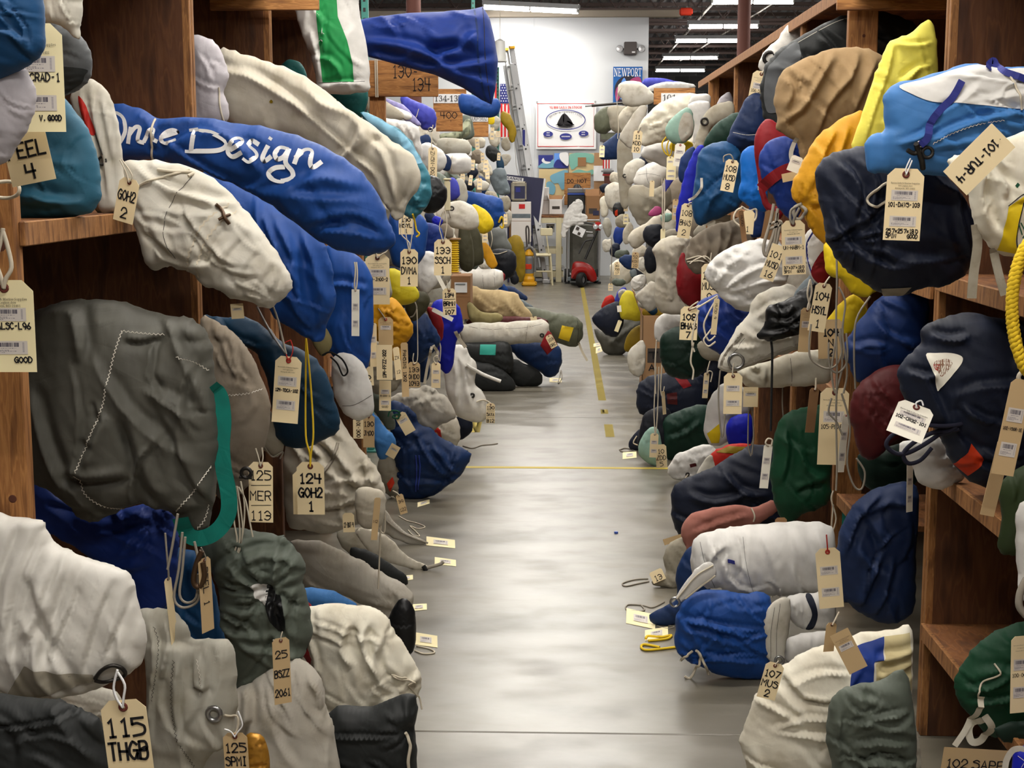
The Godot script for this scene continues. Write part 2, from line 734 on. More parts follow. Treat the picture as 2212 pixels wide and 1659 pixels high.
	for c: Array in o.get("text", []):                     # [colour, "words", x, y, height, width factor, angle, pen, name]: handwriting that follows the cloth
		var st := st_new()
		var ca := Transform2D(deg_to_rad(float(c[6])), Vector2.ZERO)
		for g in written(c[1]):
			var line := PackedVector3Array()
			for q: Vector2 in g:
				var w: Vector2 = ca * Vector2(q.x * float(c[4]) * float(c[5]), -q.y * float(c[4])) + Vector2(c[2], c[3])
				var v := at(w.x, w.y, d)
				line.append(Vector3(v.x, v.y, -d + height(f, v.x, v.y) + 0.0026) - org)
			ribbon(st, line, float(c[7]) * up)
		put(c[8] if c.size() > 8 else "lettering", st.commit(), M[c[0]], root)
	return root


func on_cloth(f: Dictionary, places: String, d: float, org: Vector3, lift: float, smooth: bool) -> PackedVector3Array:
	var q := pts(places)
	var out := PackedVector3Array()
	var line := smooth2(q, false, 6) if smooth else q
	if line.size() == 2:
		line = PackedVector2Array([q[0], q[0].lerp(q[1], 0.2), q[0].lerp(q[1], 0.4), q[0].lerp(q[1], 0.6), q[0].lerp(q[1], 0.8), q[1]])
	for p in line:
		var v := at(p.x, p.y, d)
		out.append(Vector3(v.x, v.y, -d + height(f, v.x, v.y) + lift) - org)
	return out


# ---------------------------------------------------------------- handwriting
const GLYPH := {
	"0": "~20 02 04 26 44 42 20", "1": "15 26 20|10 30", "2": "~04 16 36 44 33 11 00|00 40", "3": "~05 26 44 33 13|~13 33 42 20 01", "4": "06 03 43|36 30", "5": "46 06 04|~04 24 43 41 20 00",
	"6": "~36 13 01 20 41 42 23 02", "7": "06 46 10", "8": "~23 04 16 36 44 23 01 10 30 42 23", "9": "~43 22 04 26 44 43 30", "A": "00 26 40|12 32", "B": "00 06|~06 36 44 33 03|~03 34 42 30 00",
	"C": "~45 26 04 02 20 41", "D": "00 06|~06 26 44 42 20 00", "E": "46 06 00 40|03 33", "F": "46 06 00|03 33", "G": "~45 26 04 02 20 42|43 23|43 40", "H": "00 06|40 46|03 43", "I": "10 30|20 26|16 36",
	"J": "16 46|~36 32 20 01", "K": "00 06|46 02|23 40", "L": "06 00 40", "M": "00 06 23 46 40", "N": "00 06 40 46", "O": "~20 02 04 26 44 42 20", "P": "00 06|~06 36 44 33 03", "Q": "~20 02 04 26 44 42 20|31 40",
	"R": "00 06|~06 36 44 33 03|23 40", "S": "~45 26 05 24 43 41 20 01", "T": "06 46|26 20", "U": "~06 02 20 42 46", "V": "06 20 46", "W": "06 10 24 30 46", "X": "00 46|06 40", "Y": "06 23 46|23 20", "Z": "06 46 00 40",
	"-": "13 33", "'": "26 25", ".": "20 21", "/": "10 46", "x": "01 34|04 31", "_": "02 42|02 42", "+": "23 43|34 32", ",": "21 10", "v": "26 20|12 20 32", "?": "~04 26 44 22 21", "!": "26 22|20 21", "&": "40 05 26 34 01 20 43",
}
var glyphs := {}


func glyph(c: String) -> Array:
	if not glyphs.has(c):
		var out: Array = []
		for part in GLYPH.get(c, "").split("|", false):
			var line := PackedVector2Array()
			for w in part.trim_prefix("~").split(" "):
				line.append(Vector2(float(w[0]) / 6.0, float(w[1]) / 6.0))
			out.append(smooth2(line, false, 4) if part.begins_with("~") else line)
		glyphs[c] = out
	return glyphs[c]


func written(words: String) -> Array:                     # strokes of a line, one unit high, from the origin to the right
	var out: Array = []
	var x := 0.0
	for c in words:
		for g: PackedVector2Array in glyph(c):
			var line := PackedVector2Array()
			for p in g:
				line.append(p + Vector2(x + noise.get_noise_2d(x * 9.0, p.y * 3.0) * 0.03, noise.get_noise_2d(x * 5.0 + 9.0, p.x) * 0.06))
			out.append(line)
		x += 0.42 if c in ".'," else (0.76 if c == "1" else 0.9)
	return out


func width_of(words: String) -> float:
	var x := -0.17
	for c in words:
		x += 0.42 if c in ".'," else (0.76 if c == "1" else 0.9)
	return maxf(x, 0.3)


# ---------------------------------------------------------------- shipping tags
# tag("label", x, y of the top edge's middle, width, height (pixels), distance, [roll, yaw, pitch] in degrees, lines, options)
func tag(label: String, x: float, y: float, w: float, h: float, d: float, turn: Array, lines: Array, o := {}) -> Node3D:
	var k := d / F
	var ww := w * k
	var hh := h * k
	var org := at(x, y, d)
	var root := thing("shipping_tag", label, "tag", org, o.get("group", ""))
	root.rotation = Vector3(deg_to_rad(turn[2] if turn.size() > 2 else 0.0), deg_to_rad(turn[1] if turn.size() > 1 else 0.0), deg_to_rad(-float(turn[0])))
	var bend: float = float(o.get("bend", 0.0)) / maxf(hh, 0.001)
	var bz := func(yy: float) -> float: return bend * yy * yy
	var cut := minf(ww * 0.2, hh * 0.12)
	if o.has("square"):
		cut = 0.0008
	var st := st_new()
	var t := 0.0007
	var rows := [[0.0, ww / 2 - cut], [-cut, ww / 2]]
	for i in 6:
		rows.append([-cut - (hh - cut) * (i + 1) / 6.0, ww / 2])
	for i in rows.size() - 1:
		var a: Array = rows[i]
		var b: Array = rows[i + 1]
		var za: float = bz.call(a[0])
		var zb: float = bz.call(b[0])
		quad(st, Vector3(-b[1], b[0], zb), Vector3(-a[1], a[0], za), Vector3(a[1], a[0], za), Vector3(b[1], b[0], zb))
		quad(st, Vector3(b[1], b[0], zb - t), Vector3(a[1], a[0], za - t), Vector3(-a[1], a[0], za - t), Vector3(-b[1], b[0], zb - t))
		for s in [-1.0, 1.0]:
			var e := [Vector3(s * b[1], b[0], zb), Vector3(s * b[1], b[0], zb - t), Vector3(s * a[1], a[0], za - t), Vector3(s * a[1], a[0], za)]
			if s > 0:
				e.reverse()
			quad(st, e[0], e[1], e[2], e[3])
	put("card", st.commit(), M[o.get("card", "manila")], root)
	var ey := -minf(hh * 0.085, ww * 0.16)
	var er := minf(ww * 0.075, 0.0062)
	if not o.has("bare"):
		var e := put("eyelet", ring_mesh(snappedf(er, 0.0004), snappedf(er * 0.42, 0.0002)), M[o.get("eye", "eyelet")], root)
		e.position = Vector3(0, ey, 0.0004)
	if o.has("string"):                                    # [colour, radius in pixels, places in pixels from the eyelet]
		var s: Array = o.string
		for strand: String in s.slice(2):
			var line := PackedVector3Array()
			line.append(Vector3(0, ey, 0.0025))
			for p in pts(strand):
				line.append(Vector3(p.x * k, -p.y * k + ey, 0.004))
			put("string", tube_mesh(smooth3(line, 4), float(s[1]) * k, 5), M[s[0]], root)
	# writing
	var ink: String = o.get("ink", "ink")
	var pen: float = float(o.get("pen", 0.055)) * ww
	var y0: float = ey - er * 2.2
	var room := hh + y0 - hh * 0.04
	if o.has("print"):                                     # a printed tag: heading, two bar code stickers, a code in handwriting between them
		if o.print != "plain":
			heading(root, ww, y0 - 0.012 * hh, hh)
		var sy := [0.30, 0.66]
		for q in 2:
			if o.print == "one" and q == 1:
				continue
			var sh := hh * 0.145
			var sw := ww * 0.72
			var cy: float = -hh * sy[q] - sh / 2
			var zz: float = bz.call(cy) + 0.0006
			var s2 := st_new()
			quad(s2, Vector3(-sw / 2, cy - sh / 2, zz), Vector3(-sw / 2, cy + sh / 2, zz), Vector3(sw / 2, cy + sh / 2, zz), Vector3(sw / 2, cy - sh / 2, zz))
			put("barcode_sticker", s2.commit(), M["sticker"], root)
		var cell := [[-0.53, 0.085], [-0.895, 0.06], [-0.965, 0.055]]
		for q in lines.size():
			var hgt := minf(hh * float(cell[q][1]), ww * 0.86 / width_of(lines[q]) * 1.35)
			write_on(root, lines[q], -width_of(lines[q]) * minf(hgt, ww * 0.86 / width_of(lines[q])) / 2, hh * float(cell[q][0]), hgt, ww * 0.86, pen * 0.42, ink, bz, 0.0)
	else:
		var rot: float = o.get("rot", 0.0)
		if rot != 0.0:                                     # written along the tag
			var total := hh * 0.80
			var hgt := minf(ww * 0.42 / lines.size(), total / width_of(lines[0]) * 1.2)
			for q in lines.size():
				write_on(root, lines[q], 0.0, -hh * 0.94 if rot > 0 else -hh * 0.14, hgt, total, pen, ink, bz, rot, (q - (lines.size() - 1) * 0.5) * hgt * 1.35)
		else:
			var step := room / lines.size()
			for q in lines.size():
				var words: String = lines[q]
				var cy := y0 - step * (q + 0.56)
				if words == "_":
					var s3 := st_new()
					ribbon(s3, PackedVector3Array([Vector3(-ww * 0.4, cy, bz.call(cy) + 0.0008), Vector3(ww * 0.42, cy + hh * 0.01, bz.call(cy) + 0.0008)]), pen * 0.5)
					put("lettering", s3.commit(), M[ink], root)
					continue
				var hgt := minf(step * float(o.get("fill", 0.66)), ww * 0.42)
				var fit := minf(hgt, ww * 0.86 / width_of(words))
				write_on(root, words, -width_of(words) * fit / 2, cy - hgt / 2, hgt, ww * 0.86, pen, ink, bz, 0.0)
	return root


func write_on(root: Node3D, words: String, x: float, y: float, hgt: float, most: float, pen: float, ink: String, bz: Callable, rot: float, shift := 0.0) -> void:
	var wd := minf(hgt, most / width_of(words))
	var st := st_new()
	var any := false
	for g in written(words):
		var line := PackedVector3Array()
		for q: Vector2 in g:
			var p := Vector2(x + q.x * wd, y + q.y * hgt)
			if rot > 0.0:
				p = Vector2(-(q.y - 0.5) * hgt + shift, y + q.x * wd)
			elif rot < 0.0:
				p = Vector2((q.y - 0.5) * hgt + shift, y - q.x * wd)
			line.append(Vector3(p.x, p.y, bz.call(p.y) + 0.0009))
		ribbon(st, line, pen)
		any = true
	if any:
		put("lettering", st.commit(), M[ink], root)


func heading(root: Node3D, ww: float, y: float, hh: float) -> void:
	for q in 3:
		var words: String = ["Bacon Sails & Marine Supplies", "116 Legion Ave", "Annapolis, MD 21401"][q]
		if not meshes.has(words):
			meshes[words] = text_mesh(words, "Droid Serif", 14, 0.01, 0.0)
		var o := put("printed_heading", meshes[words], M["ink_soft"], root)
		var s := ww * (0.78 if q == 0 else 0.5) / maxf(meshes[words].get_aabb().size.x, 0.01)
		if q:
			s = ww * 0.78 / meshes["Bacon Sails & Marine Supplies"].get_aabb().size.x
		o.scale = Vector3(s, s, 1.0)
		o.position = Vector3(0, y - hh * (0.025 + 0.036 * q), 0.0012)


func text_mesh(words: String, font: String, size: int, px: float, depth: float, bold := false) -> ArrayMesh:
	var t := TextMesh.new()
	var fnt := SystemFont.new()
	fnt.font_names = PackedStringArray([font])
	fnt.font_weight = 700 if bold else 400
	t.font = fnt
	t.text = words
	t.font_size = size
	t.pixel_size = px
	t.depth = depth
	t.curve_step = 1.5
	var am := ArrayMesh.new()
	for s in t.get_surface_count():
		am.add_surface_from_arrays(Mesh.PRIMITIVE_TRIANGLES, t.surface_get_arrays(s))
	return am


func print_on(parent: Node3D, called: String, words: String, font: String, height_m: float, where: Vector3, mat: String, bold := false, width_m := 0.0, turn := 0.0) -> MeshInstance3D:     # printed letters, a hair proud of what they stand on
	var key := words + font + str(bold)
	if not meshes.has(key):
		meshes[key] = text_mesh(words, font, 32, 0.01, 0.0, bold)
	var m: ArrayMesh = meshes[key]
	var o := put(called, m, M[mat], parent)
	var b := m.get_aabb()
	var sy := height_m / maxf(b.size.y, 0.001)
	var sx := width_m / maxf(b.size.x, 0.001) if width_m > 0.0 else sy
	o.scale = Vector3(sx, sy, 1.0)
	o.position = where
	o.rotation.z = turn
	return o


# ---------------------------------------------------------------- materials
func c3(r: float, g: float, b: float) -> Color:
	return Color(r, g, b)


func noise_tex(size: int, freq: float, type: int, octaves: int, ramp: Array, sd: int, normal := 0.0) -> NoiseTexture2D:
	var n := FastNoiseLite.new()
	n.noise_type = FastNoiseLite.TYPE_SIMPLEX_SMOOTH
	n.fractal_type = type
	n.fractal_octaves = octaves
	n.frequency = freq
	n.seed = sd
	if type == FastNoiseLite.FRACTAL_RIDGED:
		n.domain_warp_enabled = true
		n.domain_warp_amplitude = 18.0
		n.domain_warp_frequency = 0.012
	var t := NoiseTexture2D.new()
	t.width = size
	t.height = size
	t.seamless = true
	t.seamless_blend_skirt = 0.2
	if normal > 0.0:
		t.as_normal_map = true
		t.bump_strength = normal
	else:
		var g := Gradient.new()
		var cols := PackedColorArray()
		var offs := PackedFloat32Array()
		for r: Array in ramp:
			offs.append(r[0])
			cols.append(r[1])
		g.offsets = offs
		g.colors = cols
		t.color_ramp = g
	t.noise = n
	return t


var T := {}


func crease_texture(sd: int, count: int, soft: float) -> ImageTexture:       # long creases in cloth, as a normal map that repeats
	var n := 512
	var h := PackedFloat32Array()
	h.resize(n * n)
	var r := RandomNumberGenerator.new()
	r.seed = sd
	for q in count:
		var p := Vector2(r.randf() * n, r.randf() * n)
		var a := r.randfn(0.0, 0.45) + (PI / 2 if r.randf() < 0.35 else 0.35)
		var l := r.randi_range(40, 210)
		var w := r.randf_range(1.6, 6.0) * soft
		var amp := r.randf_range(0.3, 1.0) * (1.0 if r.randf() < 0.6 else -1.0) * w * 0.16
		var turn := r.randfn(0.0, 0.006)
		var flip := 1.0 if r.randf() < 0.5 else -1.0
		for i in l:
			a += turn
			p += Vector2.from_angle(a)
			var side := Vector2.from_angle(a + PI / 2)
			var tp := amp * sin(PI * i / l)
			var k := -int(w * 2.0)
			while k <= int(w * 3.0):
				var t := absf(k) / w
				var v := tp * (exp(-t * 1.3) if k * flip < 0 else exp(-t * 0.6))
				var x := posmod(int(p.x + side.x * k * flip), n)
				var y := posmod(int(p.y + side.y * k * flip), n)
				var m := y * n + x
				if absf(v) > absf(h[m]) * 0.6:
					h[m] = lerpf(h[m], v, 0.6)
				k += 1
	var im := Image.create(n, n, false, Image.FORMAT_RF)
	for y in n:
		for x in n:
			im.set_pixel(x, y, Color(h[y * n + x] * 0.25 + 0.5, 0, 0))
	im.resize(256, 256, Image.INTERPOLATE_LANCZOS)
	im.resize(n, n, Image.INTERPOLATE_CUBIC)
	im.convert(Image.FORMAT_RGBA8)
	im.bump_map_to_normal_map(12.0)
	return ImageTexture.create_from_image(im)


func cloth(key: String, r: float, g: float, b: float, kind := "nylon") -> void:
	var m := StandardMaterial3D.new()
	m.resource_name = key
	m.albedo_color = Color(r, g, b)
	m.albedo_texture = T.mottle if kind == "nylon" else T.stain
	m.roughness = 0.62 if kind == "nylon" else (0.42 if kind == "shiny" else 0.9)
	m.metallic_specular = 0.4 if kind != "canvas" else 0.25
	m.normal_enabled = true
	m.normal_texture = T.crease if kind != "canvas" else T.crease_soft
	m.normal_scale = 0.5 if kind != "canvas" else 0.45
	m.uv1_triplanar = true
	m.uv1_scale = Vector3(1.9, 1.9, 1.9)
	if kind == "shiny":
		m.albedo_texture = T.mottle
	m.rim_enabled = true
	m.rim = 0.25
	m.rim_tint = 0.6
	m.backlight_enabled = kind == "canvas"
	m.backlight = Color(0.06, 0.06, 0.055)
	M[key] = m


func plain(key: String, r: float, g: float, b: float, rough := 0.7, metal := 0.0) -> StandardMaterial3D:
	var m := StandardMaterial3D.new()
	m.resource_name = key
	m.albedo_color = Color(r, g, b)
	m.roughness = rough
	m.metallic = metal
	M[key] = m
	return m


func wood(key: String, r: float, g: float, b: float, sc: Vector3, rough := 0.75) -> void:
	var m := plain(key, r, g, b, rough)
	m.albedo_texture = T.grain
	m.uv1_triplanar = true
	m.uv1_scale = sc
	m.normal_enabled = true
	m.normal_texture = T.grain_n
	m.normal_scale = 0.35


func make_materials() -> void:
	T.mottle = noise_tex(512, 0.012, FastNoiseLite.FRACTAL_FBM, 5, [[0.0, Color(0.86, 0.86, 0.86)], [0.5, Color(0.95, 0.95, 0.95)], [1.0, Color(1, 1, 1)]], 1)
	T.stain = noise_tex(512, 0.009, FastNoiseLite.FRACTAL_FBM, 6, [[0.0, Color(0.80, 0.78, 0.73)], [0.3, Color(0.93, 0.92, 0.90)], [0.6, Color(0.98, 0.98, 0.97)], [1.0, Color(1, 1, 1)]], 2)
	T.crease = crease_texture(3, 150, 1.0)
	T.crease_soft = crease_texture(8, 170, 1.5)
	T.grain = noise_tex(512, 0.012, FastNoiseLite.FRACTAL_FBM, 3, [[0.0, Color(0.55, 0.48, 0.42)], [0.40, Color(0.80, 0.76, 0.71)], [0.5, Color(0.96, 0.94, 0.92)], [0.57, Color(0.82, 0.77, 0.72)], [1.0, Color(1, 1, 1)]], 4)
	T.grain_n = noise_tex(512, 0.03, FastNoiseLite.FRACTAL_FBM, 5, [], 4, 4.0)
	T.concrete = noise_tex(1024, 0.004, FastNoiseLite.FRACTAL_FBM, 7, [[0.0, Color(0.80, 0.79, 0.77)], [0.42, Color(0.90, 0.895, 0.88)], [0.55, Color(0.94, 0.935, 0.92)], [1.0, Color(1, 1, 1)]], 5)
	T.worn = noise_tex(1024, 0.006, FastNoiseLite.FRACTAL_FBM, 7, [[0.0, Color(0.28, 0.28, 0.28)], [0.42, Color(0.31, 0.31, 0.31)], [0.6, Color(0.35, 0.35, 0.35)], [1.0, Color(0.45, 0.45, 0.45)]], 6)
	T.floor_n = noise_tex(512, 0.02, FastNoiseLite.FRACTAL_FBM, 4, [], 8, 2.0)
	T.camo = noise_tex(256, 0.03, FastNoiseLite.FRACTAL_FBM, 2, [[0.0, Color(0.2, 0.22, 0.18)], [0.42, Color(0.35, 0.38, 0.3)], [0.5, Color(0.62, 0.64, 0.52)], [1.0, Color(0.75, 0.76, 0.66)]], 9)
	for c: Array in [["canvas", 0.765, 0.74, 0.685], ["offwhite", 0.81, 0.795, 0.755], ["cream", 0.87, 0.85, 0.79], ["ltgrey", 0.68, 0.67, 0.63], ["greywhite", 0.72, 0.70, 0.66], ["taupe", 0.52, 0.48, 0.43], ["stone", 0.62, 0.595, 0.54], ["tan", 0.62, 0.52, 0.39], ["beige", 0.73, 0.65, 0.50], ["straw", 0.76, 0.71, 0.55], ["khaki", 0.55, 0.51, 0.36], ["pink", 0.66, 0.44, 0.40], ["pinkbrown", 0.58, 0.44, 0.36]]:
		cloth(c[0], c[1], c[2], c[3], "canvas")
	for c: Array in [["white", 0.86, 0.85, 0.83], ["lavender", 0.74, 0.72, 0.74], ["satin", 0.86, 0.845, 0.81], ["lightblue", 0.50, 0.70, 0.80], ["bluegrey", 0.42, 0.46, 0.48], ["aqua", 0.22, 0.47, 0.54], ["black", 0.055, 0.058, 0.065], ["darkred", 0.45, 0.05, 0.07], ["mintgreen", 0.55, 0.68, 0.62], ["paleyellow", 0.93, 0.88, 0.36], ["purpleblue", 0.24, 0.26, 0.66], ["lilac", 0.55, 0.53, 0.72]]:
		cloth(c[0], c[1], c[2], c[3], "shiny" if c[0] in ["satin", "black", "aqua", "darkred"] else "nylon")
	for c: Array in [["grey", 0.33, 0.325, 0.295], ["slate", 0.33, 0.34, 0.35], ["midgrey", 0.40, 0.41, 0.40], ["greygreen", 0.36, 0.39, 0.35], ["charcoal", 0.12, 0.13, 0.13], ["olive", 0.35, 0.36, 0.29], ["olivegreen", 0.17, 0.23, 0.11], ["darkolive", 0.24, 0.23, 0.15], ["navy", 0.05, 0.085, 0.165], ["ink_navy", 0.06, 0.075, 0.115], ["denim", 0.085, 0.165, 0.32], ["midblue", 0.045, 0.165, 0.34], ["royal", 0.06, 0.19, 0.50], ["blue", 0.06, 0.26, 0.55], ["deepblue", 0.035, 0.16, 0.37], ["ocean", 0.07, 0.28, 0.46], ["petrol", 0.03, 0.19, 0.29], ["teal", 0.17, 0.39, 0.49], ["seagreen", 0.05, 0.33, 0.32], ["sky", 0.24, 0.47, 0.72], ["azure", 0.0, 0.40, 0.76], ["cobalt", 0.05, 0.10, 0.66], ["red", 0.52, 0.05, 0.09], ["maroon", 0.30, 0.05, 0.06], ["scarlet", 0.72, 0.13, 0.08], ["orange", 0.80, 0.22, 0.06], ["green", 0.035, 0.25, 0.15], ["darkgreen", 0.03, 0.15, 0.105], ["bottle", 0.04, 0.19, 0.14], ["kelly", 0.12, 0.56, 0.29], ["yellow", 0.88, 0.76, 0.07], ["gold", 0.80, 0.57, 0.06], ["lemon", 0.80, 0.74, 0.14], ["mustard", 0.55, 0.45, 0.05], ["turquoise", 0.0, 0.45, 0.40]]:
		cloth(c[0], c[1], c[2], c[3], "nylon")
	cloth("camouflage", 0.9, 0.9, 0.9, "nylon")
	M.camouflage.albedo_texture = T.camo
	plain("manila", 0.91, 0.83, 0.66, 0.85)
	plain("manila_dull", 0.76, 0.65, 0.48, 0.85)
	plain("manila_brown", 0.55, 0.41, 0.27, 0.9)
	plain("manila_pale", 0.93, 0.88, 0.70, 0.85)
	plain("tag_white", 0.92, 0.90, 0.84, 0.85)
	plain("ink", 0.045, 0.03, 0.05, 0.8)
	plain("ink_soft", 0.25, 0.22, 0.20, 0.85)
	plain("ink_blue", 0.05, 0.08, 0.45, 0.8)
	plain("print_red", 0.75, 0.12, 0.12, 0.8)
	plain("print_white", 0.92, 0.92, 0.92, 0.7)
	plain("eyelet", 0.38, 0.14, 0.10, 0.7)
	plain("eyelet_red", 0.62, 0.10, 0.06, 0.7)
	plain("rope", 0.78, 0.74, 0.66, 0.95)
	plain("rope_grey", 0.55, 0.52, 0.47, 0.95)
	plain("rope_yellow", 0.86, 0.72, 0.12, 0.9)
	plain("rope_red", 0.70, 0.16, 0.12, 0.9)
	plain("rope_navy", 0.05, 0.05, 0.14, 0.9)
	plain("rope_black", 0.03, 0.03, 0.03, 0.9)
	plain("rope_green", 0.05, 0.28, 0.18, 0.9)
	plain("rope_blue", 0.14, 0.22, 0.55, 0.9)
	plain("thread_white", 0.82, 0.80, 0.75, 0.9)
	plain("thread_dark", 0.14, 0.13, 0.12, 0.9)
	plain("steel", 0.62, 0.62, 0.62, 0.28, 0.9)
	plain("steel_dark", 0.22, 0.21, 0.20, 0.45, 0.8)
	plain("bronze", 0.32, 0.24, 0.17, 0.5, 0.7)
	plain("aluminium", 0.66, 0.66, 0.66, 0.42, 0.75)
	plain("white_paint", 0.78, 0.79, 0.80, 0.75)
	plain("cream_paint", 0.80, 0.76, 0.62, 0.6)
	plain("teal_paint", 0.20, 0.47, 0.43, 0.5)
	plain("primer", 0.36, 0.20, 0.16, 0.75)
	plain("deck", 0.74, 0.74, 0.76, 0.6)
	plain("joist_paint", 0.52, 0.45, 0.43, 0.7)
	plain("conduit", 0.62, 0.58, 0.52, 0.45, 0.4)
	plain("block", 0.50, 0.50, 0.51, 0.85)
	plain("mortar", 0.70, 0.70, 0.70, 0.9)
	plain("cardboard", 0.55, 0.40, 0.26, 0.85)
	plain("cardboard_pale", 0.62, 0.48, 0.34, 0.85)
	plain("carton_white", 0.84, 0.82, 0.80, 0.7)
	plain("plastic_white", 0.88, 0.88, 0.86, 0.4)
	plain("plastic_grey", 0.42, 0.42, 0.42, 0.5)
	plain("plastic_black", 0.04, 0.04, 0.045, 0.45)
	plain("plastic_yellow", 0.80, 0.58, 0.04, 0.4)
	plain("plastic_red", 0.55, 0.06, 0.04, 0.3)
	plain("plastic_navy", 0.06, 0.07, 0.24, 0.45)
	plain("plastic_blue", 0.10, 0.25, 0.60, 0.45)
	plain("plastic_brown", 0.24, 0.21, 0.20, 0.5)
	plain("rubber", 0.05, 0.05, 0.05, 0.85)
	plain("paper", 0.86, 0.86, 0.86, 0.8)
	plain("paper_map", 0.78, 0.70, 0.52, 0.8)
	plain("sea_green", 0.45, 0.66, 0.60, 0.8)
	plain("sea_blue", 0.42, 0.62, 0.70, 0.8)
	plain("poster_blue", 0.02, 0.34, 0.62, 0.6)
	plain("poster_dark", 0.09, 0.06, 0.14, 0.6)
	plain("poster_pink", 0.62, 0.22, 0.42, 0.6)
	plain("poster_sky", 0.35, 0.55, 0.85, 0.6)
	plain("emblem_blue", 0.13, 0.16, 0.48, 0.7)
	plain("flag_red", 0.72, 0.08, 0.10, 0.8)
	plain("flag_blue", 0.12, 0.14, 0.40, 0.8)
	plain("foil_gold", 0.70, 0.50, 0.18, 0.35, 0.5)
	plain("sticker_orange", 0.85, 0.20, 0.06, 0.7)
	plain("sticker_yellow", 0.85, 0.72, 0.08, 0.7)
	plain("sticker_teal", 0.16, 0.62, 0.55, 0.7)
	plain("floor_yellow", 0.72, 0.64, 0.27, 0.7)
	plain("lens_clear", 0.75, 0.77, 0.78, 0.15, 0.3)
	plain("rust", 0.30, 0.15, 0.09, 0.9)
	wood("ply_dark", 0.42, 0.265, 0.14, Vector3(3.0, 0.5, 3.0))
	wood("ply_edge", 0.66, 0.47, 0.27, Vector3(9.0, 1.2, 9.0))
	wood("ply_shelf", 0.55, 0.36, 0.19, Vector3(2.6, 2.6, 0.9))
	wood("pine", 0.68, 0.48, 0.27, Vector3(7.0, 0.7, 7.0))
	wood("board", 0.74, 0.53, 0.30, Vector3(0.8, 6.0, 6.0))
	var fl := plain("concrete", 0.44, 0.42, 0.375, 1.0)
	fl.albedo_texture = T.concrete
	fl.roughness_texture = T.worn
	fl.uv1_triplanar = true
	fl.uv1_world_triplanar = true
	fl.uv1_scale = Vector3(0.45, 0.45, 0.8)
	fl.normal_enabled = true
	fl.normal_texture = T.floor_n
	fl.normal_scale = 0.05
	fl.metallic_specular = 0.6
	var gl := plain("clear_film", 0.9, 0.92, 0.92, 0.12)
	gl.transparency = BaseMaterial3D.TRANSPARENCY_ALPHA
	gl.albedo_color.a = 0.22
	var tb := plain("tube_light", 1.0, 1.0, 1.0, 0.5)
	tb.emission_enabled = true
	tb.emission = Color(1.0, 0.98, 0.96)
	tb.emission_energy_multiplier = 22.0
	var sk := plain("sticker", 1, 1, 1, 0.7)
	sk.albedo_texture = sticker_texture()
	# hues that repeat on webbing and tapes
	for k in ["turquoise", "cobalt", "orange"]:
		pass


func sticker_texture() -> ImageTexture:
	var im := Image.create(192, 96, false, Image.FORMAT_RGB8)
	im.fill(Color(0.80, 0.77, 0.74))
	var r := RandomNumberGenerator.new()
	r.seed = 12
	var x := 26
	while x < 150:
		var w := r.randi_range(1, 4)
		im.fill_rect(Rect2i(x, 12, w, 30), Color(0.20, 0.19, 0.26))
		x += w + r.randi_range(1, 3)
	for row in [[50, 40, 100], [64, 14, 90], [72, 14, 120], [80, 14, 70]]:
		x = row[1]
		while x < row[1] + row[2]:
			var w := r.randi_range(2, 9)
			im.fill_rect(Rect2i(x, row[0], w, 4), Color(0.42, 0.40, 0.44))
			x += w + r.randi_range(2, 4)
	for y in range(12, 84, 9):
		im.fill_rect(Rect2i(168, y, 9, 5), Color(0.55, 0.53, 0.55))
	return ImageTexture.create_from_image(im)


# ---------------------------------------------------------------- light
func strip_light(label: String, c: Vector3, length: float, turn: float, energy: float, group: String, along := false) -> void:
	var root := thing("strip_light", label, "ceiling light", c, group)
	root.rotation.y = turn
	var L := length / 2
	put("housing", box_mesh(Vector3(-L, 0.03, -0.055), Vector3(L, 0.10, 0.055), 0.006), M.white_paint, root)
	for s in [-1.0, 1.0]:
		put("tube_light", tube_mesh(PackedVector3Array([Vector3(s * 0.02, 0.0, 0), Vector3(s * (L - 0.02), 0.0, 0)]), 0.036, 12), M.tube_light, root)
	for x in [-L + 0.02, 0.0, L - 0.02]:
		put("lamp_holder", box_mesh(Vector3(x - 0.012, -0.022, -0.05), Vector3(x + 0.012, 0.03, 0.05), 0.003), M.plastic_white, root)
	for x in [-L * 0.6, L * 0.6]:
		put("hanger", tube_mesh(PackedVector3Array([Vector3(x, 0.1, 0), Vector3(x, 0.75, 0)]), 0.004, 5), M.steel_dark, root)
	var a := AreaLight3D.new()
	a.name = "lamp"
	a.area_size = Vector2(length * 0.96, 0.1)
	a.light_energy = energy
	a.light_color = Color(1.0, 0.98, 0.945)
	a.shadow_enabled = true
	a.position = Vector3(0, -0.03, 0)
	a.rotation.x = -PI / 2
	root.add_child(a)


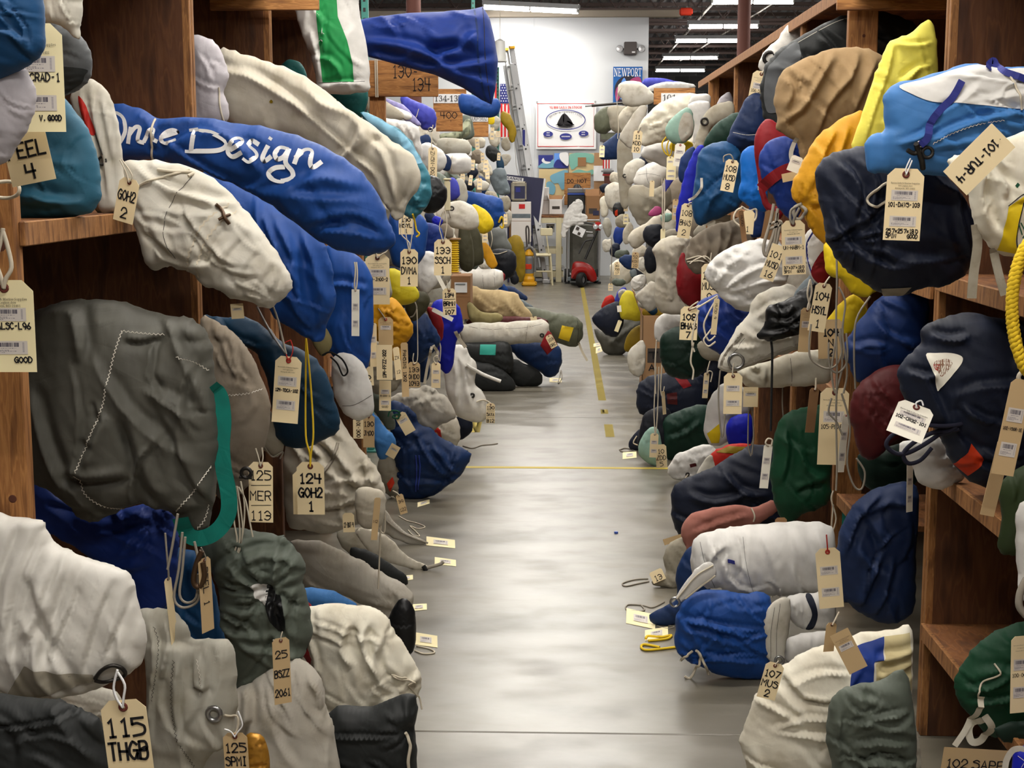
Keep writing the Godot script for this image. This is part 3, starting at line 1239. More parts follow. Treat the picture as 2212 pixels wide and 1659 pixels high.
func lighting() -> void:
	# over this aisle, mostly behind and above the frame
	for k in 8:
		var z := 1.2 - 2.75 * k
		strip_light("fluorescent strip light hung over the middle of this aisle, above the frame", Vector3(0.05, 4.05, z), 2.4, 0.0, 11.0, "strip lights over the aisle")
	# over the far end, in view
	var p := floor_at(1146, 20, 4.05)
	strip_light("fluorescent strip light hanging tilted in front of the white wall, leftmost lit fixture in view", p, 1.5, 0.0, 11.0, "")
	get_child(get_child_count() - 1).rotation = Vector3(0, -0.25, -0.075)
	var names := ["lowest fluorescent strip in the right-hand row, farthest back near the block wall", "second fluorescent strip from the back in the right-hand row of ceiling lights", "third fluorescent strip from the back in the right-hand row of ceiling lights", "fourth fluorescent strip from the back, above the end of the plywood bins", "nearest fluorescent strip of the right-hand row, cut by the frame's top edge"]
	var spots := [[1469, 152], [1491, 125], [1527, 88], [1562, 57], [1626, 4]]
	for k in 5:
		strip_light(names[k], floor_at(spots[k][0], spots[k][1], 4.15), 1.24, 0.0, 7.0, "")
	# over the neighbouring aisles
	for x in [-3.6, 3.9]:
		for k in 5:
			strip_light("fluorescent strip light over a neighbouring aisle, hidden by the bins", Vector3(x, 4.05, 0.5 - 4.6 * k), 2.4, 0.0, 9.0, "strip lights over the next aisles")


# ---------------------------------------------------------------- the building
func shell() -> void:
	var fl := struct("floor", box_mesh(Vector3(-4.6, -0.3, -41), Vector3(9.5, -0.012, 4.2), 0.0), M.rust)
	var cuts := [4.2, -3.97, -9.42, -14.9, -20.4, -25.9, -31.4, -41.0]
	for i in cuts.size() - 1:
		put("slab", box_mesh(Vector3(-4.6, -0.2, cuts[i + 1] + 0.003), Vector3(9.5, 0.0, cuts[i] - 0.003), 0.003), M.concrete, fl)
	# yellow lines, worn through in places
	for s in [[floor_at(1255, 606), floor_at(1301, 865), 0.055], [floor_at(1305, 885), floor_at(1306, 894), 0.05], [floor_at(1314, 917), floor_at(1318, 944), 0.055], [floor_at(1032, 908), floor_at(1026, 934), 0.06]]:
		var a: Vector3 = s[0]
		var b: Vector3 = s[1]
		var n := (b - a).cross(Vector3.UP).normalized() * float(s[2]) * 0.5
		var st := st_new()
		quad(st, a - n + Vector3(0, 0.0012, 0), b - n + Vector3(0, 0.0012, 0), b + n + Vector3(0, 0.0012, 0), a + n + Vector3(0, 0.0012, 0))
		quad(st, a + n + Vector3(0, 0.0012, 0), b + n + Vector3(0, 0.0012, 0), b - n + Vector3(0, 0.0012, 0), a - n + Vector3(0, 0.0012, 0))
		put("floor_line", st.commit(), M.floor_yellow, fl)
	var ya := floor_at(985, 1009)
	put("floor_line", box_mesh(Vector3(-0.75, 0.0, ya.z - 0.022), Vector3(0.62, 0.0012, ya.z + 0.022), 0.0), M.floor_yellow, fl)
	struct("wall_left", box_mesh(Vector3(-4.8, -0.3, -41), Vector3(-4.6, 5.4, 4.2), 0.0), M.block)
	struct("wall_right", box_mesh(Vector3(9.5, -0.3, -41), Vector3(9.7, 5.4, 4.2), 0.0), M.block)
	struct("wall_near", box_mesh(Vector3(-4.8, -0.3, 4.2), Vector3(9.7, 5.4, 4.4), 0.0), M.block)
	# the far wall of blocks, seen past the white wall: each block stands proud of its joints
	var bw := struct("wall_back", box_mesh(Vector3(-4.8, -0.3, -41.2), Vector3(9.7, 5.4, -41.0), 0.0), M.mortar)
	var bm := box_mesh(Vector3(-0.197, -0.097, 0), Vector3(0.197, 0.097, 0.014), 0.004)
	var blocks: Array = []
	for v in 4:
		var m := plain("block_%d" % v, 0.44 + 0.03 * v, 0.44 + 0.03 * v, 0.45 + 0.03 * v, 0.85)
		blocks.append(m)
	for row in range(14, 27):
		for col in range(4, 27):
			var x := 0.2 + col * 0.406 + (0.203 if row % 2 else 0.0)
			if x < 1.2 or x > 9.2 or (row < 18 and x > 6.5):
				continue
			var b := put("block", bm, blocks[(row * 7 + col * 5) % 4], bw)
			b.position = Vector3(x, 0.1 + row * 0.206, -41.0)
	# white partition at the end of the aisle
	var zw := -23.0
	var ww := struct("wall_white", box_mesh(Vector3(-4.6, 0, zw - 0.14), Vector3(at(1401, 100, 23).x, at(1200, 36, 23).y, zw), 0.003), M.white_paint)
	put("seam", box_mesh(Vector3(at(1151, 300, 23).x - 0.012, 0, zw - 0.001), Vector3(at(1153, 300, 23).x + 0.004, at(1200, 36, 23).y, zw + 0.012), 0.003), M.white_paint, ww)
	put("beam", box_mesh(Vector3(-4.6, at(1200, 38, 23).y, zw - 0.1), Vector3(at(1470, 30, 23).x, at(1200, 22, 23).y, zw + 0.05), 0.01), M.conduit, ww)
	# steel deck: trapezoid ribs that run down the building
	var prof := PackedVector2Array()
	var x := -4.8
	while x < 9.7:
		prof.append_array(PackedVector2Array([Vector2(x, 5.10), Vector2(x + 0.03, 5.02), Vector2(x + 0.08, 5.02), Vector2(x + 0.11, 5.10)]))
		x += 0.2
	prof.append_array(PackedVector2Array([Vector2(9.7, 5.10), Vector2(9.7, 5.3), Vector2(-4.8, 5.3)]))
	var ce := struct("ceiling", prism_mesh(prof, -41.0, 4.2), M.deck)
	# bar joists across the building: two chords and a zigzag web each
	for k in 18:
		var z := -9.2 - 1.85 * k
		var st := st_new()
		add_box(st, Vector3(-4.8, 4.93, z - 0.05), Vector3(9.7, 5.0, z + 0.05), 0.004)
		add_box(st, Vector3(-4.8, 4.44, z - 0.04), Vector3(9.7, 4.49, z + 0.04), 0.004)
		var xx := -4.6
		while xx < 9.3:
			add_tube(st, PackedVector3Array([Vector3(xx, 4.49, z), Vector3(xx + 0.35, 4.94, z), Vector3(xx + 0.7, 4.49, z)]), 0.014, 5)
			xx += 0.7
		put("joist", st.commit(), M.joist_paint, ce)
	for q in [[1545, 0, 1412, 150, 0.028], [1690, -5, 1470, 130, 0.022]]:
		var a := floor_at(q[0], q[1], 4.36)
		var b := floor_at(q[2], q[3], 4.36)
		put("conduit", tube_mesh(PackedVector3Array([a + (a - b) * 0.3, a, b]), q[4], 8), M.conduit, ce)
	for q in [[18.5, 2.6], [27.5, 3.4], [34.0, 3.0]]:
		put("pipe", tube_mesh(PackedVector3Array([Vector3(-4.6, 4.38, -float(q[0])), Vector3(9.5, 4.38, -float(q[0]))]), 0.03, 8), M.joist_paint, ce)
	put("coupling", box_mesh(Vector3(-0.1, -0.05, -0.05), Vector3(0.1, 0.06, 0.05), 0.02), M.sticker_orange, ce).position = at(1482, 26, 22.6)
	# round building columns
	for q in [[893, 10, 15.0, "brick-red round steel column behind the long blue bag, top left", 0.075], [1606, 100, 17.5, "brick-red round steel column behind the right-hand bins", 0.078]]:
		var p := at(q[0], q[1], q[2])
		var c := thing("steel_column", q[3], "column", Vector3(p.x, 0, p.z))
		put("shaft", lathe_mesh(PackedVector2Array([Vector2(q[4], 0.02), Vector2(q[4], 4.9)]), 20), M.primer, c)
		put("base_plate", box_mesh(Vector3(-0.15, 0, -0.15), Vector3(0.15, 0.02, 0.15), 0.003), M.primer, c)
		put("cap_plate", box_mesh(Vector3(-0.12, 4.9, -0.12), Vector3(0.12, 4.93, 0.12), 0.003), M.primer, c)


# ---------------------------------------------------------------- plywood bins
func upright(label: String, side: float, d: float, h: float, deep: float, cut := 0.0) -> void:
	var xf: float = XL if side < 0 else XR
	var xa := minf(xf, xf + side * deep)
	var xb := maxf(xf, xf + side * deep)
	var c := thing("bin_upright", label, "partition", Vector3(xf, 0, -d))
	var e := 0.022 * side
	var face := put("panel", box_mesh(Vector3(xa - xf + (0 if side < 0 else 0.02), 0.0, -0.036), Vector3(xb - xf - (0.02 if side < 0 else 0.0), h, -0.018), 0.001), M.ply_dark, c)
	face.position.z = 0.018
	put("panel", box_mesh(Vector3(xa - xf + (0 if side < 0 else 0.02), 0.0, -0.048), Vector3(xb - xf - (0.02 if side < 0 else 0.0), h, -0.032), 0.001), M.ply_dark, c)
	put("edge_strip", box_mesh(Vector3(minf(0, e), 0, -0.02), Vector3(maxf(0, e), h, 0.0), 0.002), M.ply_edge, c)
	put("edge_strip", box_mesh(Vector3(minf(0, e), 0, -0.05), Vector3(maxf(0, e), h, -0.028), 0.002), M.ply_edge, c)
	for k in 3:
		var q := RandomNumberGenerator.new()
		q.seed = int(d * 100) + k
		var r := q.randf_range(0.008, 0.02)
		var kx: float = side * q.randf_range(0.12, 0.55)
		var ky := q.randf_range(0.4, 2.1)
		var kn := put("knot", lathe_mesh(PackedVector2Array([Vector2(r, 0), Vector2(r * 0.9, 0.0008), Vector2(0.0, 0.001)]), 12, Transform3D(Basis(Vector3.RIGHT, PI / 2), Vector3(kx, ky, 0.0))), M.rust, c)
		kn.position.z = 0.0


func shelf(label: String, side: float, d0: float, d1: float, y: float, deep: float) -> void:
	var xf: float = XL if side < 0 else XR
	var xa := minf(0.0, side * deep)
	var xb := maxf(0.0, side * deep)
	var c := thing("bin_shelf", label, "shelf", Vector3(xf, y, -d0))
	put("board", box_mesh(Vector3(xa, -0.02, -(d1 - d0)), Vector3(xb, 0.0, 0.0), 0.001), M.ply_shelf, c)
	put("front_edge", box_mesh(Vector3(minf(0, -side * 0.012), -0.045, -(d1 - d0)), Vector3(maxf(0, -side * 0.012), 0.002, 0.0), 0.002), M.ply_edge, c)


func sign_board(label: String, corners: Array, d: float, mat: String) -> Node3D:         # x0, y0, x1, y1 in the frame
	var a := at(corners[0], corners[3], d)
	var b := at(corners[2], corners[1], d)
	var c := thing("sign_board", label, "sign", Vector3(a.x, a.y, -d))
	put("board", box_mesh(Vector3(0, 0, -0.018), Vector3(b.x - a.x, b.y - a.y, 0.0), 0.002), M[mat], c)
	return c


func pen_on(root: Node3D, words: String, x: float, y: float, hgt: float, wid: float, pen: float, d: float, mat := "ink") -> void:     # marker writing on a board, placed in the frame
	var st := st_new()
	for g in written(words):
		var line := PackedVector3Array()
		for q: Vector2 in g:
			line.append(at(x + q.x * wid, y - q.y * hgt, d) - root.position + Vector3(0, 0, 0.0014))
		ribbon(st, line, pen * d / F)
	put("lettering", st.commit(), M[mat], root)


func shelving() -> void:
	# left
	var post := thing("bin_post", "pale pine post with a knot at the frame's left edge, nearest of the bins", "post", Vector3(XL, 0, -2.68))
	put("stud", box_mesh(Vector3(-0.089, 0, -0.038), Vector3(0, 2.26, 0), 0.003), M.pine, post)
	for q in [[0.66, 0.016], [1.47, 0.014], [0.98, 0.008]]:
		put("knot", lathe_mesh(PackedVector2Array([Vector2(q[1], 0), Vector2(q[1] * 0.8, 0.0006), Vector2(0.0, 0.0008)]), 12, Transform3D(Basis(Vector3.RIGHT, PI / 2), Vector3(-0.03, q[0], 0.0))), M.rust, post)
	var lab := ["knotty dark plywood partition behind the white roll and the lettered blue bag", "second dark plywood partition on the left, behind the cream canvas bag", "third plywood partition on the left, behind the green striped bag", "fourth plywood partition on the left, under the 130-134 board"]
	var ds := [4.04, 5.16, 6.32, 7.5]
	for k in 4:
		upright(lab[k], -1.0, ds[k], 2.26, 1.25)
	shelf("plywood shelf with a chipped front edge under the teal bag and the white roll", -1.0, 2.70, 4.04, 1.51, 1.25)
	shelf("plywood shelf behind the second left partition, under the cream canvas bag", -1.0, 4.1, 5.16, 1.42, 1.25)
	shelf("low plywood shelf between the first two left partitions", -1.0, 4.1, 5.16, 0.70, 1.25)
	shelf("plywood shelf under the light blue drawn bag", -1.0, 5.2, 6.32, 1.36, 1.25)
	shelf("low plywood shelf between the second and third left partitions", -1.0, 5.2, 6.32, 0.66, 1.25)
	shelf("plywood shelf behind the third left partition", -1.0, 6.36, 7.5, 1.36, 1.25)
	shelf("low plywood shelf behind the third left partition", -1.0, 6.36, 7.5, 0.70, 1.25)
	shelf("plywood top of the left-hand bins, above the frame", -1.0, 0.3, 6.6, 2.28, 1.25)
	var back := struct("trim_1", box_mesh(Vector3(XL - 1.29, 0, -7.6), Vector3(XL - 1.26, 2.28, 2.5), 0.0), M.ply_dark)
	back.name = "trim_1"
	for q in [[612, 590, 4.9, 0.75, "short dark pine post behind the tags 124 and 125"], [720, 700, 6.28, 0.42, "short pine post stub behind the pale canvas bags"]]:
		var p := at(q[0], 1160, q[2])
		var st2 := thing("bin_post", q[4], "post", Vector3(p.x, 0, -q[2]))
		put("stud", box_mesh(Vector3(-0.06, 0, -0.038), Vector3(0, q[3], 0), 0.003), M.pine if q[0] > 700 else M.ply_dark, st2)
	# right
	var rl := ["plywood partition at right with a pale front edge, nearest on the right", "second plywood partition on the right, behind the white roll and the green bag", "third plywood partition on the right, above the dark green and denim bags", "fourth plywood partition on the right, near the grommeted canvas bag"]
	var rd := [3.98, 7.55, 8.75, 10.2]
	for k in 4:
		upright(rl[k], 1.0, rd[k], 2.26, 1.25)
	upright("plywood partition low behind the sailcloth roll and hanging cords", 1.0, 6.38, 2.26, 1.25)
	shelf("plywood top of the right-hand bins, its chipped edge running up to the right", 1.0, 0.3, 10.9, 2.28, 1.25)
	shelf("flecked plywood shelf under the green bag at right", 1.0, 2.4, 3.98, 0.335, 1.25)
	shelf("plywood shelf with a chipped edge under the navy bag with a badge", 1.0, 2.4, 3.98, 0.80, 1.25)
	shelf("plywood shelf under the big navy bag at right", 1.0, 2.4, 3.98, 1.33, 1.25)
	shelf("plywood shelf by the post with the green sticker", 1.0, 4.75, 5.24, 0.43, 1.25)
	shelf("plywood shelf under the yellow bags at right", 1.0, 4.03, 5.24, 1.30, 1.25)
	shelf("plywood shelf behind the right-hand post, under the white bag", 1.0, 5.3, 6.38, 0.80, 1.25)
	shelf("plywood shelf under the blue and red bags at right", 1.0, 5.3, 6.38, 1.30, 1.25)
	shelf("plywood shelf under the folded sail with a ring", 1.0, 6.42, 7.55, 0.76, 1.25)
	shelf("plywood shelf under the ocean blue bag", 1.0, 6.42, 7.55, 1.30, 1.25)
	for d in [7.6, 8.8]:
		shelf("low plywood shelf far along the right-hand bins" if d < 8 else "low plywood shelf at the far end of the right-hand bins", 1.0, d, d + 1.1, 0.75, 1.25)
		shelf("plywood shelf far along the right-hand bins, under pale bags" if d < 8 else "plywood shelf at the far end of the right-hand bins, under pale bags", 1.0, d, d + 1.1, 1.4, 1.25)
	struct("trim_2", box_mesh(Vector3(XR + 1.26, 0, -10.9), Vector3(XR + 1.29, 2.28, 2.5), 0.0), M.ply_dark)
	for q in [[1832, 1896, 5.28, 2.26, "pine post beside the tan bag at right, under the horizontal board"], [1533, 1556, 10.1, 2.26, "short pine post above the white sail at the far end of the right bins"], [1428, 1450, 13.6, 1.36, "orange-brown post end below the yellow bundle, right"]]:
		var p := at(q[0], 100, q[2])
		var p2 := at(q[1], 100, q[2])
		var c := thing("bin_post", q[4], "post", Vector3(p.x, 0, -q[2]))
		put("stud", box_mesh(Vector3(0, 0, -0.038), Vector3(p2.x - p.x, q[3], 0), 0.003), M.pine, c)
		if q[0] == 1832:
			put("knot", lathe_mesh(PackedVector2Array([Vector2(0.006, 0), Vector2(0.0, 0.001)]), 10, Transform3D(Basis(Vector3.RIGHT, PI / 2), Vector3(0.055, 2.09, 0.0))), M.rust, c)
			var s1 := put("sticker", box_mesh(Vector3(0.035, 0.24, 0), Vector3(0.05, 0.36, 0.001), 0.0), M.sticker_teal, c)
			s1.position.z = 0.0005
	struct("trim_3", box_mesh(Vector3(-1.62, 0, -20.5), Vector3(-1.6, 1.98, -7.7), 0.0), M.ply_dark)
	struct("trim_4", box_mesh(Vector3(1.6, 0, -18.5), Vector3(1.62, 1.98, -10.9), 0.0), M.ply_dark)
	# boards
	sign_board("plain pine board across the frame's top edge, left of the green striped bag", [453, -60, 687, 22], 5.08, "board")
	sign_board("plain pine board across the frame's top edge at right, on top of the post", [1808, -60, 2048, 22], 5.22, "board")
	var s := sign_board("brown board hand lettered 130-134, tied with white string", [792, 130, 946, 209], 6.6, "board")
	pen_on(s, "130-", 848, 168, 27, 17, 2.2, 6.6)
	pen_on(s, "134", 890, 196, 27, 17, 2.2, 6.6)
	for x in [810, 814]:
		put("string", tube_mesh(PackedVector3Array([at(x, 128, 6.59) - s.position, at(x + 1, 170, 6.59) - s.position, at(x + 2, 210, 6.6) - s.position]), 0.0035, 5), M.rope, s)
	var post2 := thing("bin_post", "dark post stub under the 130-134 board", "post", at(832, 222, 6.62))
	put("stud", box_mesh(Vector3(-0.072, -0.1, -0.038), Vector3(0.0, 0.12, 0), 0.003), M.pine, post2)
	s = sign_board("brown board with a pasted white number 134-135", [936, 192, 1007, 242], 9.0, "board")
	put("number_strip", box_mesh(at(937, 223, 8.999) - s.position, at(1000, 203, 8.996) - s.position, 0.0), M.paper, s)
	print_on(s, "lettering", "134-135", "Droid Serif", 0.036, at(968, 213, 8.99) - s.position, "ink", false, 0.165)
	s = sign_board("brown board with handwritten 400 and an arrow, below the 134-135 board", [942, 242, 999, 284], 9.6, "board")
	pen_on(s, "400", 952, 256, 14, 14, 1.6, 9.6)
	pen_on(s, "'", 972, 274, 14, 6, 1.2, 9.6)
	s = sign_board("small board with a pasted white number 400-502, third along the left", [1010, 248, 1055, 296], 12.0, "board")
	put("number_strip", box_mesh(at(1011, 263, 11.999) - s.position, at(1054, 249, 11.994) - s.position, 0.0), M.paper, s)
	print_on(s, "lettering", "400-502", "Droid Serif", 0.036, at(1033, 256, 11.98) - s.position, "ink", false, 0.145)
	s = sign_board("brown board with a pasted white number 101, half hidden by a cream bag", [1412, 190, 1502, 226], 11.2, "board")
	put("number_strip", box_mesh(at(1428, 222, 11.199) - s.position, at(1491, 201, 11.194) - s.position, 0.0), M.paper, s)
	print_on(s, "lettering", "101", "Droid Serif", 0.05, at(1446, 212, 11.18) - s.position, "ink", false, 0.1)
	# perforated teal rack posts
	for q in [[788, 8.2, 3.4, "teal perforated rack post behind the green striped bag"], [1022, 16.5, 4.2, "teal perforated rack post behind the end of the long blue bag"], [1075, 22.0, 3.2, "teal perforated rack post in front of the flag"]]:
		var p := at(q[0], 60, q[1])
		var c := thing("rack_post", q[3], "rack post", Vector3(p.x, 0, p.z))
		put("channel", box_mesh(Vector3(-0.02, 0.012, -0.03), Vector3(0.02, q[2], 0.0), 0.004), M.teal_paint, c)
		put("foot", box_mesh(Vector3(-0.05, 0, -0.06), Vector3(0.05, 0.012, 0.03), 0.002), M.teal_paint, c)
		var st := st_new()
		var y := 1.4
		while y < q[2] - 0.02:
			add_box(st, Vector3(-0.008, y, -0.001), Vector3(0.006, y + 0.022, 0.0012), 0.0)
			y += 0.055
		put("slots", st.commit(), M.plastic_black, c)


# ---------------------------------------------------------------- the work corner at the far end
func flat_box(x0: float, y0: float, x1: float, y1: float, d: float, deep: float, org: Vector3, bev := 0.003) -> Mesh:        # a box whose face fills this part of the frame at distance d
	var a := at(x0, y1, d) - org
	var b := at(x1, y0, d) - org
	return box_mesh(Vector3(a.x, a.y, a.z - deep), Vector3(b.x, b.y, a.z), bev)


func sheet(label: String, called: String, cat: String, x0: float, y0: float, x1: float, y1: float, d: float, mat: String, curl := 0.012) -> Node3D:       # paper or cloth pinned up, a little wavy
	var a := at(x0, y1, d)
	var b := at(x1, y0, d)
	var c := thing(called, label, cat, Vector3(a.x, a.y, -d))
	var st := st_new()
	st.set_smooth_group(0)
	var n := 12
	for side in 2:
		for j in n:
			for i in n:
				var v: Array = []
				for q in [[i, j], [i, j + 1], [i + 1, j + 1], [i + 1, j]]:
					var u := float(q[0]) / n
					var w := float(q[1]) / n
					v.append(Vector3(u * (b.x - a.x), w * (b.y - a.y), curl * (0.5 + noise.get_noise_2d(u * 2.0 + x0, w * 2.0) * 0.6) - side * 0.0012))
				if side:
					v.reverse()
				for k in [0, 1, 2, 0, 2, 3]:
					st.add_vertex(v[k])
	st.index()
	st.generate_normals()
	put("sheet", st.commit(), M[mat], c)
	return c


func blot(parent: Node3D, called: String, outline: String, d: float, mat: String, lift: float, org: Vector3) -> void:       # a flat printed shape a hair proud of its sheet
	var poly := PackedVector2Array()
	for p in smooth2(pts(outline), true, 3):
		var v := at(p.x, p.y, d) - org
		poly.append(Vector2(v.x, v.y))
	put(called, prism_mesh(poly, lift, lift + 0.0012), M[mat], parent)


func oval(px: float, py: float, rx: float, ry: float, n := 20) -> String:
	var s := ""
	for i in n:
		s += "%f,%f " % [px + cos(TAU * i / n) * rx, py + sin(TAU * i / n) * ry]
	return s


func far_corner() -> void:
	var dz := 22.96
	# emergency light
	var o := at(1362, 105, dz)
	var e := thing("emergency_light", "dark emergency lighting unit with two round lamps on the white wall", "emergency light", o)
	put("housing", flat_box(1348, 90, 1376, 118, dz - 0.1, 0.1, o, 0.01), M.plastic_brown, e)
	for x in [1338.5, 1386.0]:
		var p := at(x, 105.5, dz - 0.06) - o
		put("lamp_head", lathe_mesh(PackedVector2Array([Vector2(0.02, -0.06), Vector2(0.05, -0.03), Vector2(0.056, 0.0), Vector2(0.05, 0.012), Vector2(0.0, 0.016)]), 16, Transform3D(Basis(Vector3.RIGHT, PI / 2), p)), M.steel, e)
		put("bracket", tube_mesh(PackedVector3Array([p, Vector3(p.x * 0.5, p.y, 0.02)]), 0.012, 6), M.plastic_brown, e)
	put("badge", flat_box(1365, 111, 1372, 114, dz - 0.102, 0.001, o, 0.0), M.paper, e)
	# poster
	var d := dz - 0.02
	var po := sheet("blue poster headed NEWPORT with a dark swirling picture, on the white wall", "poster", "poster", 1324, 144, 1388, 222, d, "poster_blue", 0.004)
	var og := po.position
	print_on(po, "lettering", "NEWPORT", "Droid Serif", 0.125, at(1356, 157, d) - og + Vector3(0, 0, 0.012), "print_white", false, 0.43)
	blot(po, "picture", oval(1358, 196, 31, 33), d, "poster_dark", 0.008, og)
	blot(po, "picture", "1329,206 1332,190 1345,178 1356,180 1346,192 1340,208 1332,220", d, "poster_pink", 0.0095, og)
	blot(po, "picture", "1362,172 1380,166 1386,180 1376,190 1364,184", d, "poster_pink", 0.0095, og)
	blot(po, "picture", "1341,182 1348,168 1354,178 1360,186 1350,190", d, "poster_sky", 0.0105, og)
	blot(po, "picture", "1340,214 1352,196 1366,192 1378,200 1370,218", d, "poster_sky", 0.0095, og)
	# banner
	var ba := sheet("white sail-stock banner with a red border and a ship in a blue oval", "banner", "banner", 1158, 218, 1288, 322, d, "paper", 0.02)
	og = ba.position
	for q in [[1161, 223, 1283, 224.2], [1161, 315.5, 1283, 317], [1161, 223, 1162.2, 317], [1281.8, 223, 1283, 317]]:
		put("border", flat_box(q[0], q[1], q[2], q[3], d - 0.018, 0.002, og, 0.0), M.print_red, ba)
	print_on(ba, "lettering", "10,000 SAILS IN STOCK!", "Droid Sans", 0.042, at(1222, 232, d) - og + Vector3(0, 0, 0.024), "print_red", true, 0.51)
	var st := st_new()
	var line := PackedVector3Array()
	for i in 49:
		line.append(at(1222 + cos(TAU * i / 48) * 42.0, 259 + sin(TAU * i / 48) * 21.0, d) - og + Vector3(0, 0, 0.026))
	ribbon(st, line, 0.012)
	put("oval", st.commit(), M.emblem_blue, ba)
	st = st_new()
	var words := "BACON & ASSOCIATES"
	var dummy := "lettering"
	for i in words.length():                               # letters along the oval's upper arc
		if words[i] == " ":
			continue
		var a := deg_to_rad(-158.0 + 136.0 * i / (words.length() - 1))
		var c := at(1222 + cos(a) * 36.5, 259 + sin(a) * 16.0, d) - og + Vector3(0, 0, 0.026)
		print_on(ba, dummy, words[i], "Droid Serif", 0.026, c, "ink_soft", false, 0.0, -(a + PI / 2) * 0.55)
	for q in ["1203,269 1217,245 1217,269", "1218,269 1219,244 1238,268", "1212,266 1206,270 1200,270", "1224,262 1236,270 1241,270 1230,262"]:
		blot(ba, "emblem_sail", q, d, "ink", 0.025, og)
	blot(ba, "emblem_hull", "1206,270 1236,270 1231,275 1212,275", d, "ink", 0.025, og)
	for q in [[1184, 289.5, 10.5, 6.2], [1222, 295, 13, 7.0], [1260.5, 288.5, 10.5, 6.2]]:
		blot(ba, "small_oval", oval(q[0], q[1], q[2], q[3]), d, "emblem_blue", 0.024, og)
	print_on(ba, "lettering", "NEW", "Droid Sans", 0.016, at(1184, 287, d) - og + Vector3(0, 0, 0.028), "print_white", true)
	print_on(ba, "lettering", "SAILS", "Droid Sans", 0.016, at(1184, 292, d) - og + Vector3(0, 0, 0.028), "print_white", true)
	print_on(ba, "lettering", "HARDWARE", "Droid Sans", 0.018, at(1222, 295, d) - og + Vector3(0, 0, 0.028), "print_white", true)
	print_on(ba, "lettering", "USED", "Droid Sans", 0.016, at(1260, 286, d) - og + Vector3(0, 0, 0.028), "print_white", true)
	print_on(ba, "lettering", "SAILS", "Droid Sans", 0.016, at(1260, 291, d) - og + Vector3(0, 0, 0.028), "print_white", true)
	print_on(ba, "lettering", "ANNAPOLIS, MD USA", "Droid Serif", 0.015, at(1222, 284, d) - og + Vector3(0, 0, 0.028), "ink_soft")
	for q in [[1160, 220], [1286, 220]]:
		var p := at(q[0], q[1], d) - og + Vector3(0, 0, 0.02)
		put("grommet", ring_mesh(0.012, 0.004), M.steel, ba).position = p
	# flags on the wall
	for v in 2:
		var q: Array = [[1080, 180, 1110, 298], [1066, 178, 1079, 256]][v]
		var fl := sheet(["flag with stars on blue and red stripes, hung down the white wall behind the ladder", "red and white striped flag edge beside the teal rack post"][v], "flag", "flag", q[0], q[1], q[2], q[3], d, "paper", 0.03)
		og = fl.position
		if v == 0:
			put("canton", flat_box(1080, 181, 1101, 223, d - 0.03, 0.004, og, 0.0), M.flag_blue, fl)
			st = st_new()
			for j in 7:
				for i in 4:
					var c := at(1082.5 + i * 5.2 + (2.6 if j % 2 else 0.0), 184 + j * 5.7, d - 0.036) - og
					add_box(st, c + Vector3(-0.007, -0.007, 0), c + Vector3(0.007, 0.007, 0.001), 0.0, Transform3D())
			put("stars", st.commit(), M.print_white, fl)
			for i in 4:
				put("stripe", flat_box(1081.5 + i * 7.6, 224, 1085.5 + i * 7.6, 296, d - 0.031, 0.002, og, 0.0), M.flag_red, fl)
			put("stripe", flat_box(1102, 181, 1105, 224, d - 0.031, 0.002, og, 0.0), M.flag_red, fl)
		else:
			put("stripe", flat_box(1069, 180, 1077, 214, d - 0.031, 0.002, og, 0.0), M.flag_red, fl)
	# photographs and charts
	var ph := sheet("small photograph of white sails on deep blue water, left of the torn one", "photograph", "photograph", 1163, 335, 1195, 362, d, "emblem_blue", 0.003)
	blot(ph, "picture", "1164,358 1176,350 1186,352 1195,344 1195,362 1164,362", d, "sea_blue", 0.006, ph.position)
	blot(ph, "picture", "1170,348 1174,341 1178,348 1190,350 1180,354", d, "paper", 0.0065, ph.position)
	ph = sheet("photograph of blue water with its white corner curling off, beside the chart", "photograph", "photograph", 1197, 331, 1227, 362, d, "poster_sky", 0.004)
	blot(ph, "picture", "1198,352 1206,344 1216,352 1226,350 1226,362 1198,362", d, "emblem_blue", 0.007, ph.position)
	blot(ph, "curled_corner", "1210,331 1227,331 1227,358 1217,352 1209,342", d, "paper", 0.03, ph.position)
	var mp := sheet("tan and pale blue nautical chart pinned below the two photographs", "chart", "map", 1164, 365, 1227, 424, d, "paper_map", 0.008)
	for q in ["1188,382 1200,374 1226,368 1226,400 1214,410 1206,396 1196,396", "1180,396 1190,392 1200,404 1196,420 1184,416"]:
		blot(mp, "sea", q, d, "sea_blue", 0.012, mp.position)
	mp = sheet("green and tan chart hung right of the torn photograph", "chart", "map", 1229, 331, 1283, 378, d, "paper_map", 0.008)
	for q in ["1231,333 1280,333 1281,352 1262,350 1248,358 1234,366", "1236,372 1250,366 1268,370 1280,366 1280,377 1238,377"]:
		blot(mp, "sea", q, d, "sea_green", 0.012, mp.position)
	put("notice", flat_box(1248, 340, 1266, 359, d - 0.02, 0.002, mp.position, 0.0), M.cardboard, mp)
	var fr := at(1314, 298, d)
	var pic := thing("framed_picture", "brown framed picture with an olive print, half hidden by the olive roll at right", "picture", fr)
	put("frame", flat_box(1296, 286, 1334, 306, d - 0.01, 0.03, fr, 0.004), M.plastic_brown, pic)
	put("print", flat_box(1298, 288, 1332, 301, d - 0.012, 0.002, fr, 0.0), M.olive, pic)
	# wooden "Do Not" board
	var s := sign_board("plywood board lettered Do Not, leaning against the wall behind the black bin", [1219, 373, 1276, 443], 22.6, "board")
	pen_on(s, "DO NOT", 1226, 395, 8, 8, 1.3, 22.6)
	s = sign_board("tall brown cardboard panel behind the open carton at right", [1283, 330, 1318, 410], 22.75, "cardboard_pale")
